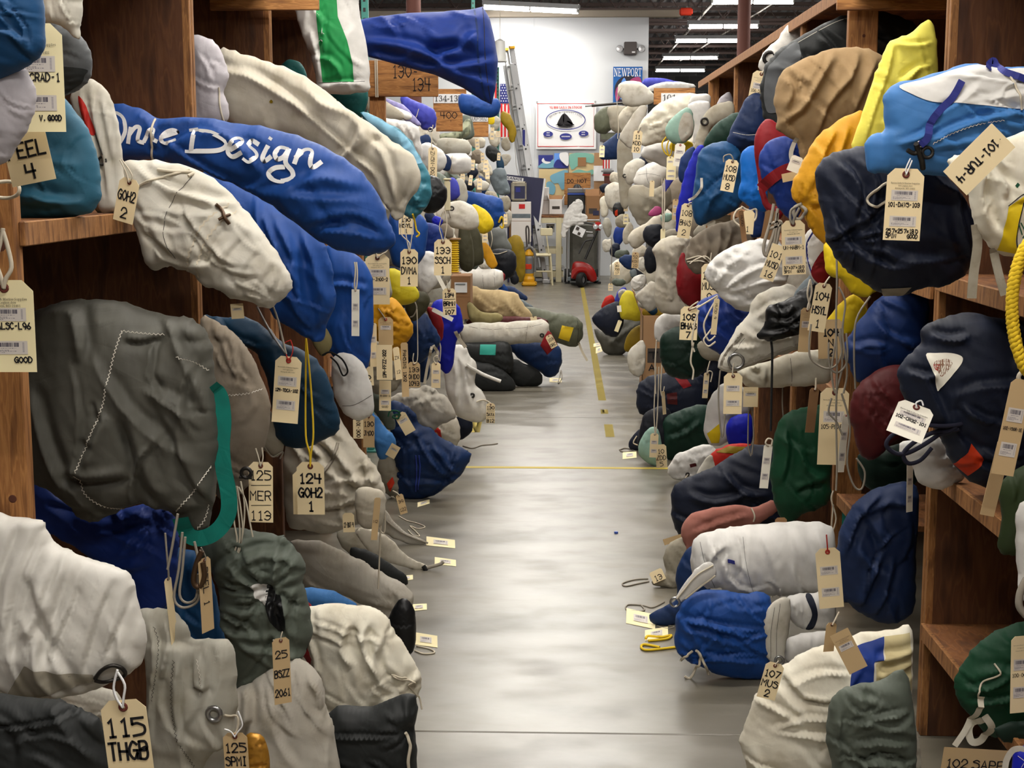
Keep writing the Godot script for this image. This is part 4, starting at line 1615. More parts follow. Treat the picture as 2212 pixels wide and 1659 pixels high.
	put("stub", box_mesh(Vector3(0.02, -0.3, -0.02), Vector3(0.2, 0.0, 0.0)), M.cardboard, s)
	sheet("white handwritten notice taped to the brown panel by the open carton", "notice", "notice", 1282, 358, 1305, 391, 22.7, "paper", 0.006)
	fr = at(1311, 354, 22.5)
	var sf := thing("small_flag", "small striped flag on the brown panel, right of the charts", "flag", fr)
	for i in 6:
		put("stripe", flat_box(1302 + i * 3.0, 345, 1305 + i * 3.0, 364, 22.5, 0.004, fr, 0.0), M.flag_red if i % 2 == 0 else M.paper, sf)
	fr = at(1313, 371, 22.3)
	var mc := thing("power_sander", "grey and red hand tool standing by the white notice at right", "tool", fr)
	put("body", flat_box(1299, 364, 1326, 376, 22.3, 0.12, fr, 0.03), M.plastic_grey, mc)
	put("band", flat_box(1301, 376, 1326, 380, 22.3, 0.1, fr, 0.01), M.plastic_red, mc)
	put("case", flat_box(1306, 381, 1326, 410, 22.35, 0.2, fr, 0.01), M.primer, mc)
	bench()
	carts()
	ladder()


func bench() -> void:
	var o := Vector3(at(1196, 464, 21.6).x, 0, -21.6)
	var b := thing("workbench", "cream painted wooden workbench with a brown top, right of the ladder", "workbench", o)
	var top := at(1196, 466, 21.6).y
	put("top", box_mesh(Vector3(-0.62, top - 0.03, -0.8), Vector3(0.19, top, 0.0), 0.004), M.ply_shelf, b)
	put("apron", box_mesh(Vector3(-0.58, top - 0.11, -0.03), Vector3(0.15, top - 0.032, -0.01), 0.003), M.cream_paint, b)
	for q in [[0.035, 0.0], [0.035, -0.72], [-0.57, 0.0], [-0.57, -0.72]]:
		put("leg", box_mesh(Vector3(q[0], 0, q[1] - 0.05), Vector3(q[0] + 0.085, top - 0.03, q[1]), 0.004), M.cream_paint, b)
	put("lower_shelf", box_mesh(Vector3(-0.58, 0.42, -0.75), Vector3(0.14, 0.50, -0.055), 0.004), M.cream_paint, b)
	put("bottom_rail", box_mesh(Vector3(-0.58, 0.07, -0.75), Vector3(0.15, 0.16, -0.055), 0.004), M.cream_paint, b)
	# cartons on it
	carton("white carton with its flaps open on the workbench, right of the other", 1186, 431, 1215, 463, 21.7, 0.28, "carton_white", true)
	carton("white carton on the workbench, half hidden behind the navy display board", 1171, 405, 1186, 463, 21.9, 0.3, "carton_white", false)
	var c := at(1189, 494, 21.95)
	var k := thing("appliance_box", "small black and white box on the shelf under the workbench", "box", c)
	put("body", flat_box(1180, 485, 1198, 502, 21.95, 0.2, c, 0.004), M.paper, k)
	for x in [1184.0, 1192.0]:
		put("window", flat_box(x - 2.5, 489, x + 2.5, 495, 21.948, 0.002, c, 0.0), M.plastic_black, k)
	c = at(1195, 570, 21.6)
	k = thing("paper_stack", "stack of pale paper sheets on the workbench's bottom rail", "papers", Vector3(c.x, 0.17, -21.85))
	for i in 5:
		put("sheet", box_mesh(Vector3(-0.22 + i * 0.01, 0.012 * i, -0.15), Vector3(0.24 - i * 0.02, 0.012 * i + 0.01, 0.15), 0.002), M.paper, k)
	# display board, monitor and cartons on the left
	c = at(1132, 430, 21.5)
	k = thing("display_board", "navy display board with a pale name strip, behind the ladder", "display board", Vector3(c.x, 0, -21.5))
	var org := k.position
	var st := st_new()
	var poly := PackedVector2Array()
	for p in pts("1088,376 1179,386 1167,487 1092,487"):
		var v := at(p.x, p.y, 21.5) - org
		poly.append(Vector2(v.x, v.y))
	put("panel", prism_mesh(poly, -0.03, 0.0), M.plastic_navy, k)
	poly = PackedVector2Array()
	for p in pts("1175,385 1179,386 1167,487 1163,487"):
		var v := at(p.x, p.y, 21.5) - org
		poly.append(Vector2(v.x, v.y))
	put("border", prism_mesh(poly, 0.0, 0.004), M.paper, k)
	poly = PackedVector2Array()
	for p in pts("1089,379 1131,385 1130,393 1091,388"):
		var v := at(p.x, p.y, 21.5) - org
		poly.append(Vector2(v.x, v.y))
	put("name_strip", prism_mesh(poly, 0.0, 0.004), M.paper, k)
	print_on(k, "lettering", "CANAIR", "Droid Sans", 0.04, at(1112, 386, 21.5) - org + Vector3(0, 0, 0.008), "plastic_navy", true, 0.22, -0.13)
	for x in [-0.25, 0.1]:
		put("stand", box_mesh(Vector3(x, 0, -0.1), Vector3(x + 0.03, at(1130, 480, 21.5).y, -0.03), 0.003), M.plastic_navy, k)
	c = at(1120, 410, 21.4)
	k = thing("display_screen", "old grey boxed screen standing on white cartons, left of the ladder", "screen", c)
	put("body", flat_box(1104, 392, 1137, 434, 21.35, 0.25, c, 0.02), M.stone, k)
	put("screen", flat_box(1111, 402, 1134, 429, 21.347, 0.004, c, 0.0), M.plastic_navy, k)
	put("label_sheet", flat_box(1114, 405, 1124, 415, 21.342, 0.002, c, 0.0), M.emblem_blue, k)
	carton("tall white carton with grey tape and a red label, left of the ladder", 1104, 436, 1147, 523, 21.3, 0.3, "carton_white", false)
	var ct := get_child(get_child_count() - 1) as Node3D
	put("red_label", flat_box(1121, 441, 1134, 451, 21.296, 0.002, ct.position, 0.0), M.print_red, ct)
	put("tape", flat_box(1105, 462, 1146, 471, 21.297, 0.002, ct.position, 0.0), M.bluegrey, ct)
	carton("brown carton edge standing beside the tall white carton", 1100, 437, 1104, 523, 21.45, 0.3, "cardboard", false)
	# stool chair
	c = at(1170, 545, 21.0)
	k = thing("folding_chair", "cream painted metal chair half behind the ladder's foot", "chair", Vector3(c.x, 0, -21.0))
	org = k.position
	put("seat", box_mesh(Vector3(-0.12, 0.42, -0.36), Vector3(0.14, 0.45, 0.02), 0.01), M.cream_paint, k)
	put("backrest", box_mesh(Vector3(-0.02, 0.72, -0.02), Vector3(0.16, 0.83, 0.0), 0.02), M.cream_paint, k)
	for q in [[-0.12, 0.0, -0.15], [0.13, 0.0, 0.16], [-0.1, -0.34, -0.12], [0.11, -0.34, 0.13]]:
		put("leg", tube_mesh(PackedVector3Array([Vector3(q[0], 0.43, q[1]), Vector3(q[2], 0.0, q[1] * 1.15)]), 0.014, 8), M.cream_paint, k)
	put("back_post", tube_mesh(PackedVector3Array([Vector3(0.11, 0.43, -0.02), Vector3(0.07, 0.72, -0.015)]), 0.01, 6), M.cream_paint, k)
	put("stretcher", tube_mesh(PackedVector3Array([Vector3(-0.14, 0.2, 0.0), Vector3(0.15, 0.2, 0.0)]), 0.012, 6), M.cream_paint, k)
	# hanging white bucket lamp near the flags
	c = at(1080, 108, 20.5)
	k = thing("hanging_bucket", "white bucket-shaped shade hanging beside the end of the long blue bag", "lamp shade", c)
	put("shade", lathe_mesh(PackedVector2Array([Vector2(0.085, -0.16), Vector2(0.088, -0.15), Vector2(0.07, 0.12), Vector2(0.02, 0.15), Vector2(0.0, 0.15)]), 24), M.plastic_white, k)
	put("rim", lathe_mesh(PackedVector2Array([Vector2(0.08, -0.165), Vector2(0.095, -0.16), Vector2(0.095, -0.145), Vector2(0.085, -0.14)]), 24), M.plastic_white, k)
	put("cord", tube_mesh(PackedVector3Array([Vector3(0, 0.15, 0), Vector3(0, 2.2, 0)]), 0.004, 5), M.rope, k)


func carton(label: String, x0: float, y0: float, x1: float, y1: float, d: float, deep: float, mat: String, open: bool) -> void:
	var a := at(x0, y1, d)
	var b := at(x1, y0, d)
	var c := thing("carton", label, "box", Vector3((a.x + b.x) / 2, a.y, -d))
	var w := (b.x - a.x) / 2
	var h := b.y - a.y
	if not open:
		put("body", box_mesh(Vector3(-w, 0, -deep), Vector3(w, h, 0), 0.004), M[mat], c)
		put("tape_seam", box_mesh(Vector3(-w * 0.98, h * 0.52, 0), Vector3(w * 0.98, h * 0.53, 0.0012), 0.0), M.cardboard, c)
		return
	var t := 0.006
	for q in [[Vector3(-w, 0, -t), Vector3(w, h, 0)], [Vector3(-w, 0, -deep), Vector3(w, h, -deep + t)], [Vector3(-w, 0, -deep), Vector3(-w + t, h, 0)], [Vector3(w - t, 0, -deep), Vector3(w, h, 0)]]:
		put("side", box_mesh(q[0], q[1], 0.001), M[mat], c)
	put("bottom", box_mesh(Vector3(-w, 0, -deep), Vector3(w, t, 0), 0.001), M[mat], c)
	for q in [[-1.0, 0.35], [1.0, 0.5]]:
		var xf := Transform3D(Basis(Vector3.BACK, -q[0] * q[1]), Vector3(q[0] * w, h, 0))
		put("flap", box_mesh(Vector3(-t / 2, 0, -deep), Vector3(t / 2, h * 0.35, 0), 0.001, xf), M[mat], c)
	put("flap", box_mesh(Vector3(-w, 0, -0.003), Vector3(w, h * 0.3, 0.003), 0.001, Transform3D(Basis(Vector3.RIGHT, -0.5), Vector3(0, h, -deep))), M.cardboard, c)
	put("printed_mark", box_mesh(Vector3(-w * 0.55, h * 0.35, 0), Vector3(w * 0.6, h * 0.55, 0.001), 0.0), M.ink_soft, c)


func carts() -> void:
	# black bin with a grey tray lid and a blue stripe
	var c := at(1246, 430, 22.0)
	var k := thing("storage_bin", "black storage bin with a grey tray and blue stripe, under the Do Not board", "bin", c)
	put("body", flat_box(1226, 421, 1264, 474, 22.0, 0.4, c, 0.01), M.plastic_black, k)
	put("stripe", flat_box(1226, 417, 1263, 421, 22.0, 0.4, c, 0.002), M.plastic_blue, k)
	put("tray", flat_box(1226, 407, 1279, 417, 22.0, 0.4, c, 0.01), M.plastic_grey, k)
	put("handle", lathe_mesh(PackedVector2Array([Vector2(0.0, 0.06), Vector2(0.04, 0.05), Vector2(0.07, 0.0)]), 16, Transform3D(Basis(), at(1247, 406, 22.1) - c)), M.plastic_black, k)
	carton("tall open brown carton with a navy label on top of the grey cart", 1265, 424, 1296, 482, 21.6, 0.35, "cardboard", true)
	var ct := get_child(get_child_count() - 1) as Node3D
	put("navy_label", flat_box(1281, 455, 1294, 465, 21.59, 0.002, ct.position, 0.0), M.plastic_navy, ct)
	# grey canvas cart in a steel frame
	c = Vector3(at(1258, 590, 21.3).x, 0, -21.3)
	k = thing("laundry_cart", "grey canvas cart in a steel tube frame behind the red scooter", "cart", c)
	var yt := at(1258, 480, 21.3).y
	put("canvas_sack", box_mesh(Vector3(-0.19, 0.12, -0.5), Vector3(0.22, yt, -0.02), 0.05), M.grey, k)
	for x in [-0.225, 0.245]:
		put("frame_post", tube_mesh(PackedVector3Array([Vector3(x, 0.03, 0), Vector3(x + 0.01, yt + 0.05, 0)]), 0.014, 8), M.aluminium, k)
		put("frame_post", tube_mesh(PackedVector3Array([Vector3(x, 0.03, -0.5), Vector3(x, yt + 0.05, -0.5)]), 0.014, 8), M.aluminium, k)
		put("foot", box_mesh(Vector3(x - 0.03, 0, -0.03), Vector3(x + 0.03, 0.03, 0.03), 0.005), M.rubber, k)
	put("top_rail", tube_mesh(PackedVector3Array([Vector3(-0.22, yt + 0.03, 0), Vector3(0.25, yt + 0.03, 0)]), 0.012, 8), M.aluminium, k)
	put("base_tray", box_mesh(Vector3(-0.22, 0.04, -0.5), Vector3(0.24, 0.1, 0.05), 0.01), M.bluegrey, k)
	# red scooter
	c = Vector3(at(1257, 600, 20.7).x, 0, -20.7)
	k = thing("mobility_scooter", "red three-wheeled scooter with twin round headlights, parked facing us", "scooter", c)
	var P := func(x: float, y: float, z: float) -> Vector3: return at(x, y, 20.7 - z) - c
	var wheel := PackedVector2Array()
	put("front_wheel", lathe_mesh(PackedVector2Array([Vector2(0.05, -0.045), Vector2(0.09, -0.045), Vector2(0.105, -0.03), Vector2(0.11, 0.0), Vector2(0.105, 0.03), Vector2(0.09, 0.045), Vector2(0.05, 0.045)]), 22, Transform3D(Basis(Vector3.FORWARD, PI / 2).rotated(Vector3.UP, -0.5), Vector3(-0.01, 0.11, 0.12))), M.rubber, k)
	put("hub", lathe_mesh(PackedVector2Array([Vector2(0.0, -0.03), Vector2(0.05, -0.03), Vector2(0.05, 0.03), Vector2(0.0, 0.03)]), 14, Transform3D(Basis(Vector3.FORWARD, PI / 2).rotated(Vector3.UP, -0.5), Vector3(-0.01, 0.11, 0.12))), M.plastic_grey, k)
	put("mudguard", prism_mesh(pts_m("-0.15,0.13 -0.14,0.24 -0.05,0.29 0.06,0.28 0.11,0.2 0.05,0.24 -0.05,0.24 -0.1,0.2"), 0.02, 0.14), M.plastic_red, k)
	var hull := bag_mesh_of("-0.17,0.13 -0.16,0.3 -0.1,0.36 0.06,0.33 0.16,0.24 0.2,0.1 0.12,0.06 0.0,0.14 -0.1,0.1", 0.5)
	put("body", hull, M.plastic_red, k).position = Vector3(0.02, 0, -0.12)
	put("floorboard", box_mesh(Vector3(-0.16, 0.07, -0.7), Vector3(0.16, 0.11, -0.15), 0.01), M.rubber, k)
	for s in [-1.0, 1.0]:
		put("rear_wheel", lathe_mesh(PackedVector2Array([Vector2(0.04, -0.04), Vector2(0.1, -0.04), Vector2(0.11, 0.0), Vector2(0.1, 0.04), Vector2(0.04, 0.04)]), 18, Transform3D(Basis(Vector3.FORWARD, PI / 2), Vector3(s * 0.21, 0.11, -0.7))), M.rubber, k)
	put("tiller", tube_mesh(PackedVector3Array([P.call(1264, 560, 0.0), P.call(1290, 499, -0.05)]), 0.017, 8), M.plastic_black, k)
	put("guard_bar", tube_mesh(smooth3(PackedVector3Array([P.call(1250, 548, 0.0), P.call(1262, 524, -0.05), P.call(1272, 519, -0.05), P.call(1285, 518, -0.05)])), 0.011, 8), M.plastic_black, k)
	put("headlight_shell", flat_box(1281, 480, 1303, 498, 20.62, 0.1, c, 0.035), M.plastic_red, k)
	for x in [1286.5, 1297.5]:
		put("headlight", lathe_mesh(PackedVector2Array([Vector2(0.036, 0.0), Vector2(0.032, 0.012), Vector2(0.0, 0.018)]), 16, Transform3D(Basis(Vector3.RIGHT, PI / 2), at(x, 490, 20.61) - c)), M.lens_clear, k)
	for q in [[1281, 484, 1262, 481], [1303, 488, 1309, 493], [1280, 502, 1266, 501]]:
		put("handlebar", tube_mesh(PackedVector3Array([P.call(q[0], q[1], 0.0), P.call(q[2], q[3], 0.0)]), 0.011, 6), M.plastic_black if q[0] != 1280 else M.steel, k)
	put("mirror", flat_box(1267, 506, 1283, 513, 20.68, 0.03, c, 0.012), M.plastic_grey, k)
	# white plastic bag with a printed sheet
	bag("plastic_bag", "crumpled white plastic bag hanging over the grey cart", "white", 21.0, 0.35, "1247,432 1256,436 1258,450 1254,462 1266,466 1266,478 1252,486 1240,484 1230,490 1222,502 1220,512 1214,505 1218,480 1222,462 1232,446", {"f": 12, "fh": 2.0, "cell": 2.0, "cat": "bag"})
	var sh := sheet("printed white sheet on the plastic bag over the cart", "paper_sheet", "paper", 1236, 484, 1260, 503, 20.9, "paper", 0.006)
	sh.rotation.z = -0.45
	for q in [[1239, 486, 1246, 493], [1247, 495, 1253, 501]]:
		put("picture", flat_box(q[0], q[1], q[2], q[3], 20.885, 0.002, sh.position, 0.0), M.ink_soft, sh)
	# upright vacuum cleaner
	c = Vector3(at(1142, 606, 20.9).x, 0, -20.9)
	k = thing("vacuum_cleaner", "yellow and grey upright vacuum cleaner left of the ladder's foot", "vacuum cleaner", c)
	put("base", box_mesh(Vector3(-0.1, 0.0, -0.1), Vector3(0.12, 0.06, 0.14), 0.02), M.plastic_yellow, k)
	put("motor_housing", lathe_mesh(PackedVector2Array([Vector2(0.085, 0.05), Vector2(0.09, 0.1), Vector2(0.07, 0.14), Vector2(0.075, 0.18)]), 18), M.plastic_yellow, k)
	put("canister", lathe_mesh(PackedVector2Array([Vector2(0.07, 0.18), Vector2(0.072, 0.40), Vector2(0.06, 0.43)]), 18), M.plastic_grey, k)
	put("window", box_mesh(Vector3(-0.045, 0.24, 0.055), Vector3(0.045, 0.32, 0.075), 0.01), M.orange, k)
	put("head", lathe_mesh(PackedVector2Array([Vector2(0.06, 0.43), Vector2(0.075, 0.45), Vector2(0.03, 0.52), Vector2(0.0, 0.53)]), 18), M.plastic_yellow, k)
	put("hose", tube_mesh(smooth3(PackedVector3Array([Vector3(-0.05, 0.52, 0), Vector3(0.03, 0.56, 0.02), Vector3(0.09, 0.45, 0.02), Vector3(0.09, 0.2, 0.0)]), 6), 0.018, 8), M.plastic_grey, k)
	put("handle", tube_mesh(smooth3(PackedVector3Array([Vector3(-0.02, 0.5, -0.03), Vector3(-0.04, 0.8, -0.04), Vector3(-0.02, 0.86, -0.04), Vector3(0.0, 0.8, -0.04), Vector3(0.0, 0.6, -0.04)]), 5), 0.012, 8), M.plastic_brown, k)


func pts_m(s: String) -> PackedVector2Array:
	return smooth2(pts(s), true, 3)


func bag_mesh_of(s: String, thick: float) -> Mesh:                   # a soft closed body from an outline in metres
	var f := cloth_field(smooth2(pts(s), true, 4), 0.014, thick, {"f": 0, "n": 0.0}, 1.0)
	return cloth_mesh(f, Vector3.ZERO, 0.0, 1.0)


func ladder() -> void:
	var d0 := 21.0
	var c := floor_at(1172, 610)
	var k := thing("extension_ladder", "aluminium extension ladder leaning up the left of the aisle to the flags", "ladder", c)
	var top := at(1094, 104, -c.z + 0.55)
	var t := top - c
	# two sections, each two channels and rungs; the ladder stands nearly edge on
	var across := Vector3(0.115, 0.0, 0.36)
	var dirv := t.normalized()
	var nrm := dirv.cross(across).normalized()
	for sec in 2:
		var a: Vector3 = Vector3.ZERO if sec == 0 else t * 0.1 + nrm * 0.035
		var b: Vector3 = t * 0.93 if sec == 0 else t + nrm * 0.035
		var l := (b - a).length()
		var sc := across * (1.0 if sec == 0 else 0.9)
		for s in [-0.5, 0.5]:
			var z := sc.normalized()
			var xf := Transform3D(Basis(nrm, dirv, z), a + sc * s)
			var st := st_new()
			add_box(st, Vector3(-0.035, 0, -0.003), Vector3(0.035, l, 0.003), 0.001, xf)
			add_box(st, Vector3(-0.037, 0, -0.025), Vector3(-0.030, l, 0.003) if s > 0 else Vector3(-0.030, l, 0.025), 0.001, xf)
			add_box(st, Vector3(0.030, 0, -0.025), Vector3(0.037, l, 0.003) if s > 0 else Vector3(0.037, l, 0.025), 0.001, xf)
			put("rail", st.commit(), M.aluminium, k)
			if sec == 1:
				put("end_cap", box_mesh(Vector3(-0.042, l - 0.03, -0.03), Vector3(0.042, l + 0.02, 0.03), 0.008, xf), M.plastic_yellow, k)
		var n := int(l / 0.305)
		for i in n:
			var m := a + dirv * (0.2 + i * 0.305)
			put("rung", tube_mesh(PackedVector3Array([m - sc * 0.53, m + sc * 0.53]), 0.017, 8), M.aluminium, k)
			for s in [-0.54, 0.54]:
				put("rung_plug", box_mesh(m + sc * s - Vector3(0.012, 0.012, 0.008), m + sc * s + Vector3(0.012, 0.012, 0.008), 0.003), M.plastic_black, k)
	for s in [-0.5, 0.5]:
		put("shoe", box_mesh(across * s + Vector3(-0.06, 0.0, -0.04), across * s + Vector3(0.06, 0.06, 0.04), 0.01), M.aluminium, k)
	put("blue_sticker", box_mesh(t * 0.62 + across * 0.5 + Vector3(-0.015, -0.14, 0.004), t * 0.62 + across * 0.5 + Vector3(0.02, 0.1, 0.03), 0.0), M.emblem_blue, k)
	put("rope", tube_mesh(PackedVector3Array([t * 0.9 + Vector3(0.0, 0, 0.2), t * 0.5 + Vector3(-0.12, 0, 0.2), Vector3(-0.16, 0.7, 0.1)]), 0.004, 5), M.rope_grey, k)


# ---------------------------------------------------------------- left bins, nearest bays
func left_near() -> void:
	bag("sail_bag", "blue bag at the frame's top left corner, above the pale mesh bag", "ocean", 2.3, 0.8, "-70,-70 80,-70 88,0 94,60 92,108 60,138 20,157 -70,165", {"f": 9, "fa": 40, "fh": 1.2})
	bag("sail_bag", "lavender white mesh bag at the left edge, under the blue corner bag", "lavender", 2.33, 0.8, "-70,158 0,152 45,146 62,165 75,200 72,235 60,272 42,302 22,337 0,352 -70,362", {"f": 4, "fa": 60})
	tag("large pale yellow tag ending AD-1 and V. GOOD, top left", 70, 50, 122, 228, 2.45, [0, 4], ["130-CRAD-1", "        V. GOOD", ""], {"print": "full", "card": "manila_pale"})
	tag("manila card lettered PEEL 4, below the large pale yellow tag", 44, 268, 98, 128, 2.52, [-11], ["PEEL", "4"], {"bare": 1, "pen": 0.05, "square": 1})
	bag("sail_bag", "off-white bag hanging over the dark grey one, top left", "offwhite", 2.78, 0.8, "95,-50 170,-50 176,5 173,50 170,82 150,68 126,50 100,48 92,20", {"f": 6, "fa": 70})
	bag("sail_bag", "two-tone grey bag with a darker bottom beside the pale yellow tag", "slate", 2.88, 0.9, "100,62 150,60 178,85 195,120 195,155 182,182 150,202 120,210 100,205", {"f": 3, "patch": [["charcoal", "96,152 188,150 188,166 180,182 150,202 120,210 96,206", "dark_panel", 1]]})
	bag("sail_bag", "teal blue bag standing on the plywood shelf at upper left", "teal", 3.02, 0.75, "62,228 130,212 150,230 180,268 203,325 214,385 213,430 196,456 140,468 62,474 32,470 28,440 34,400 40,300", {"f": 5, "fa": 70, "c": ["14 14 38,425 90,422 128,436 200,438", "8 -8 40,448 120,446 150,440", "18 10 110,300 120,340 190,360"]})
	bag("folded_sail", "off-white folded sail with a red strip beside the teal bag", "offwhite", 3.28, 0.6, "156,205 180,181 200,173 222,190 242,225 256,280 263,340 268,400 276,440 240,455 215,450 210,400 195,330 175,270 160,235", {"f": 3, "c": ["7 10 205,190 215,260 235,350 245,440", "6 9 180,195 195,260 215,340 225,430", "5 8 225,205 240,270 250,350"], "patch": [["scarlet", "176,208 190,222 203,255 216,286 206,292 190,265 180,235", "red_strip", 1]], "cord": [["steel_dark", 1.6, "214,288 222,312 232,335", 0, "wire"]], "ring": [["steel_dark", 228, 348, 8, 2.6, "shackle"]]})
	bag("folded_sail", "flattened pale sail on the shelf beside the tag GOH2 2", "canvas", 3.42, 0.7, "200,405 250,402 292,402 312,440 292,460 212,458", {"f": 6, "fa": 0})
	tag("manila tag lettered GOH2 2 hanging over the shelf's edge", 281, 386, 51, 96, 3.0, [14, -18], ["GOH2", "2"], {"pen": 0.06, "string": ["rope", 1.6, "-10,-20 -30,-42", "6,-18 -26,-44"]})
	bag("rolled_sail", "off-white rolled sail jutting from the upper shelf, tied with cord", "offwhite", 3.34, 0.85, "266,360 300,350 350,351 420,368 470,398 522,450 562,500 602,558 624,600 626,625 602,646 577,663 545,650 500,640 470,622 440,612 420,590 395,580 362,570 334,583 318,560 300,500 284,440", {"f": 9, "fa": 40, "fs": 60, "fh": 1.0, "c": ["-14 -9 424,372 385,430 368,500 396,562", "-12 -9 500,432 452,470 424,530 408,584", "-11 -9 524,458 482,500 452,555 440,606", "-14 -10 548,490 508,535 480,590 470,620", "-12 -9 575,525 540,570 515,640", "6 -10 318,500 350,520 380,548", "-9 -8 600,560 570,600 545,646", "-8 -9 616,588 590,620 572,660"], "stitch": [["rope", 3.4, 2.2, 7, "518,455 475,498 447,550 434,600", "boltrope"], ["rope", 3.4, 2.2, 7, "504,440 458,480 428,535 412,586", "boltrope"], ["thread_dark", 1.1, 0, 0, "424,382 388,435 371,500 390,556", "seam_stitching"]], "cord": [["rope", 2.6, "292,424 318,400 352,386 400,372 414,366", 3, "tie_cord"], ["rope", 3.4, "352,366 380,370 424,372 418,380", 3, "tie_cord"], ["bronze", 4.2, "482,440 497,456 503,468 512,482", 6, "shackle"], ["bronze", 3.2, "490,472 510,462", 6, "shackle_pin"]], "g": [[608, 650, 10, 22, 40]]})
	var lt: Array = []
	for s: String in ["240,250 260,246 278,260 283,285 272,308 258,319", "294,278 289,309", "292,292 304,276 313,279 309,303 320,309", "322,306 334,284 342,282 340,300 348,306", "357,298 378,291 391,286 380,282 365,288 357,303 370,310 388,304"]:
		lt.append(["print_white", 8.5, 0, 0, s, "lettering"])
	for s: String in ["432,284 424,324", "432,284 468,288 498,304 500,317 480,326 434,327 412,326", "420,284 436,282", "511,324 528,315 533,305 521,302 508,316 505,330 516,339 535,331", "567,312 554,305 548,316 562,329 565,339 552,349 541,343", "589,318 579,340 584,348 596,340", "591,301 594,303", "631,324 616,321 606,332 611,344 624,340 633,326", "634,324 629,351 642,370 641,384 619,391 599,386 592,374 606,363 624,361", "657,325 648,352", "651,340 667,326 681,329 680,354 687,361 701,351"]:
		lt.append(["print_white", 10, 0, 0, s, "lettering"])
	bag("sail_bag", "long blue bag lettered One Design in white script", "blue", 3.68, 0.8, "234,232 300,238 342,258 420,257 500,269 580,280 660,305 740,345 790,388 822,440 841,490 849,522 820,543 770,546 720,530 670,502 620,462 560,422 500,392 440,367 380,352 330,342 270,344 240,337 226,300", {"f": 8, "fa": 25, "fs": 30, "fh": 0.8, "stitch": lt, "c": ["18 12 600,425 650,400 720,385 780,405", "10 -10 660,498 720,480 780,474 835,515", "8 8 300,246 330,262 338,300", "8 8 380,262 350,275 337,300", "7 -7 330,340 336,315 345,330", "14 -12 600,432 620,470 650,490", "10 10 700,500 760,500 835,520"], "cord": [["rope", 2.6, "339,258 338,300 331,352", 1.5, "tie_cord"]]})
	bag("sail_bag", "blue bag sagging below the One Design bag, drawn shut at the bottom", "blue", 4.22, 0.75, "440,372 520,405 590,440 650,480 690,520 706,548 716,590 721,650 702,700 693,736 660,722 602,690 585,660 570,600 540,560 500,540 470,470", {"f": 8, "fa": 60, "g": [[690, 722, 8, 18, 40]], "c": ["14 16 600,470 640,540 650,620 670,690", "10 12 660,500 690,580 705,650"]})
	bag("sail_bag", "boxy blue bag behind the long narrow tag, left", "blue", 4.85, 0.7, "690,545 720,535 765,548 802,602 803,700 798,760 790,796 758,782 714,762 700,700 716,640 700,600", {"f": 4, "fa": 80, "c": ["8 9 705,615 745,612 800,625", "8 8 765,560 775,640 790,760"]})
	bag("sail_bag", "pale lavender bag beside the knotty plywood edge", "lavender", 4.36, 0.8, "408,92 450,85 472,105 485,135 491,170 480,200 491,225 487,262 450,264 408,260", {"f": 7, "fa": 60, "cord": [["rope", 2.0, "478,190 480,225 486,262", 1, "tie_cord"]]})
	bag("sail_bag", "long cream canvas bag with a gathered end and a rust spot, upper left", "canvas", 4.62, 0.75, "476,112 520,118 580,138 640,160 700,200 760,247 820,289 870,324 898,352 907,390 882,432 862,472 850,464 835,440 800,402 760,382 700,332 640,302 560,282 488,264 480,200", {"f": 6, "fa": 35, "fs": 30, "c": ["14 18 655,168 700,225 765,250 792,300 760,332", "9 11 790,300 830,330 850,400 858,450", "8 10 770,340 810,370 840,430", "12 10 520,150 600,200 680,250", "10 12 730,350 770,320 790,270"], "g": [[862, 462, 9, 26, 40]], "patch": [["mustard", "596,218 600,222 597,226 592,223", "rust_spot", 1]]})
	bag("sail_bag", "light blue satin bag drawn shut, under the end of the cream canvas bag", "aqua", 5.0, 0.75, "784,242 840,268 880,298 906,338 926,380 928,430 906,460 895,469 875,461 862,432 890,380 862,322 800,268", {"f": 8, "fa": 50, "g": [[892, 446, 9, 18, 26]], "patch": [["lightblue", "784,242 840,268 880,298 906,338 912,352 890,350 860,318 800,266", "pale_top", 1]], "cord": [["rope_yellow", 2.2, "893,462 897,480 900,497 906,505 900,512", 4]]})
	bag("sail_bag", "small black bag beside the light blue drawn bag", "black", 5.4, 0.8, "914,388 938,383 956,397 964,418 957,444 936,458 918,456 908,432", {"f": 5})
	bag("spinnaker_bag", "white bag with a broad green stripe hanging upright, top centre left", "white", 5.55, 0.6, "640,-40 762,-40 770,20 786,100 794,172 790,192 745,199 706,196 690,190 680,130 660,80 645,30", {"f": 7, "fa": 80, "patch": [["kelly", "688,-36 730,-36 735,40 755,90 766,140 767,178 700,179 696,120 690,50", "green_stripe"]], "c": ["6 8 690,190 745,182 790,184", "7 9 672,60 688,120 697,180"], "stitch": [["thread_dark", 0.8, 0, 0, "690,180 745,180 790,176"]]})
	bag("sail_bag", "sea green bag under the striped white and green bag", "seagreen", 5.7, 0.7, "700,192 786,188 786,242 770,251 740,236 714,216", {"f": 6})
	bag("sail_bag", "small sea green bag end left of the striped bag", "seagreen", 5.95, 0.7, "604,152 620,132 646,136 662,168 640,162 620,167", {"f": 3})
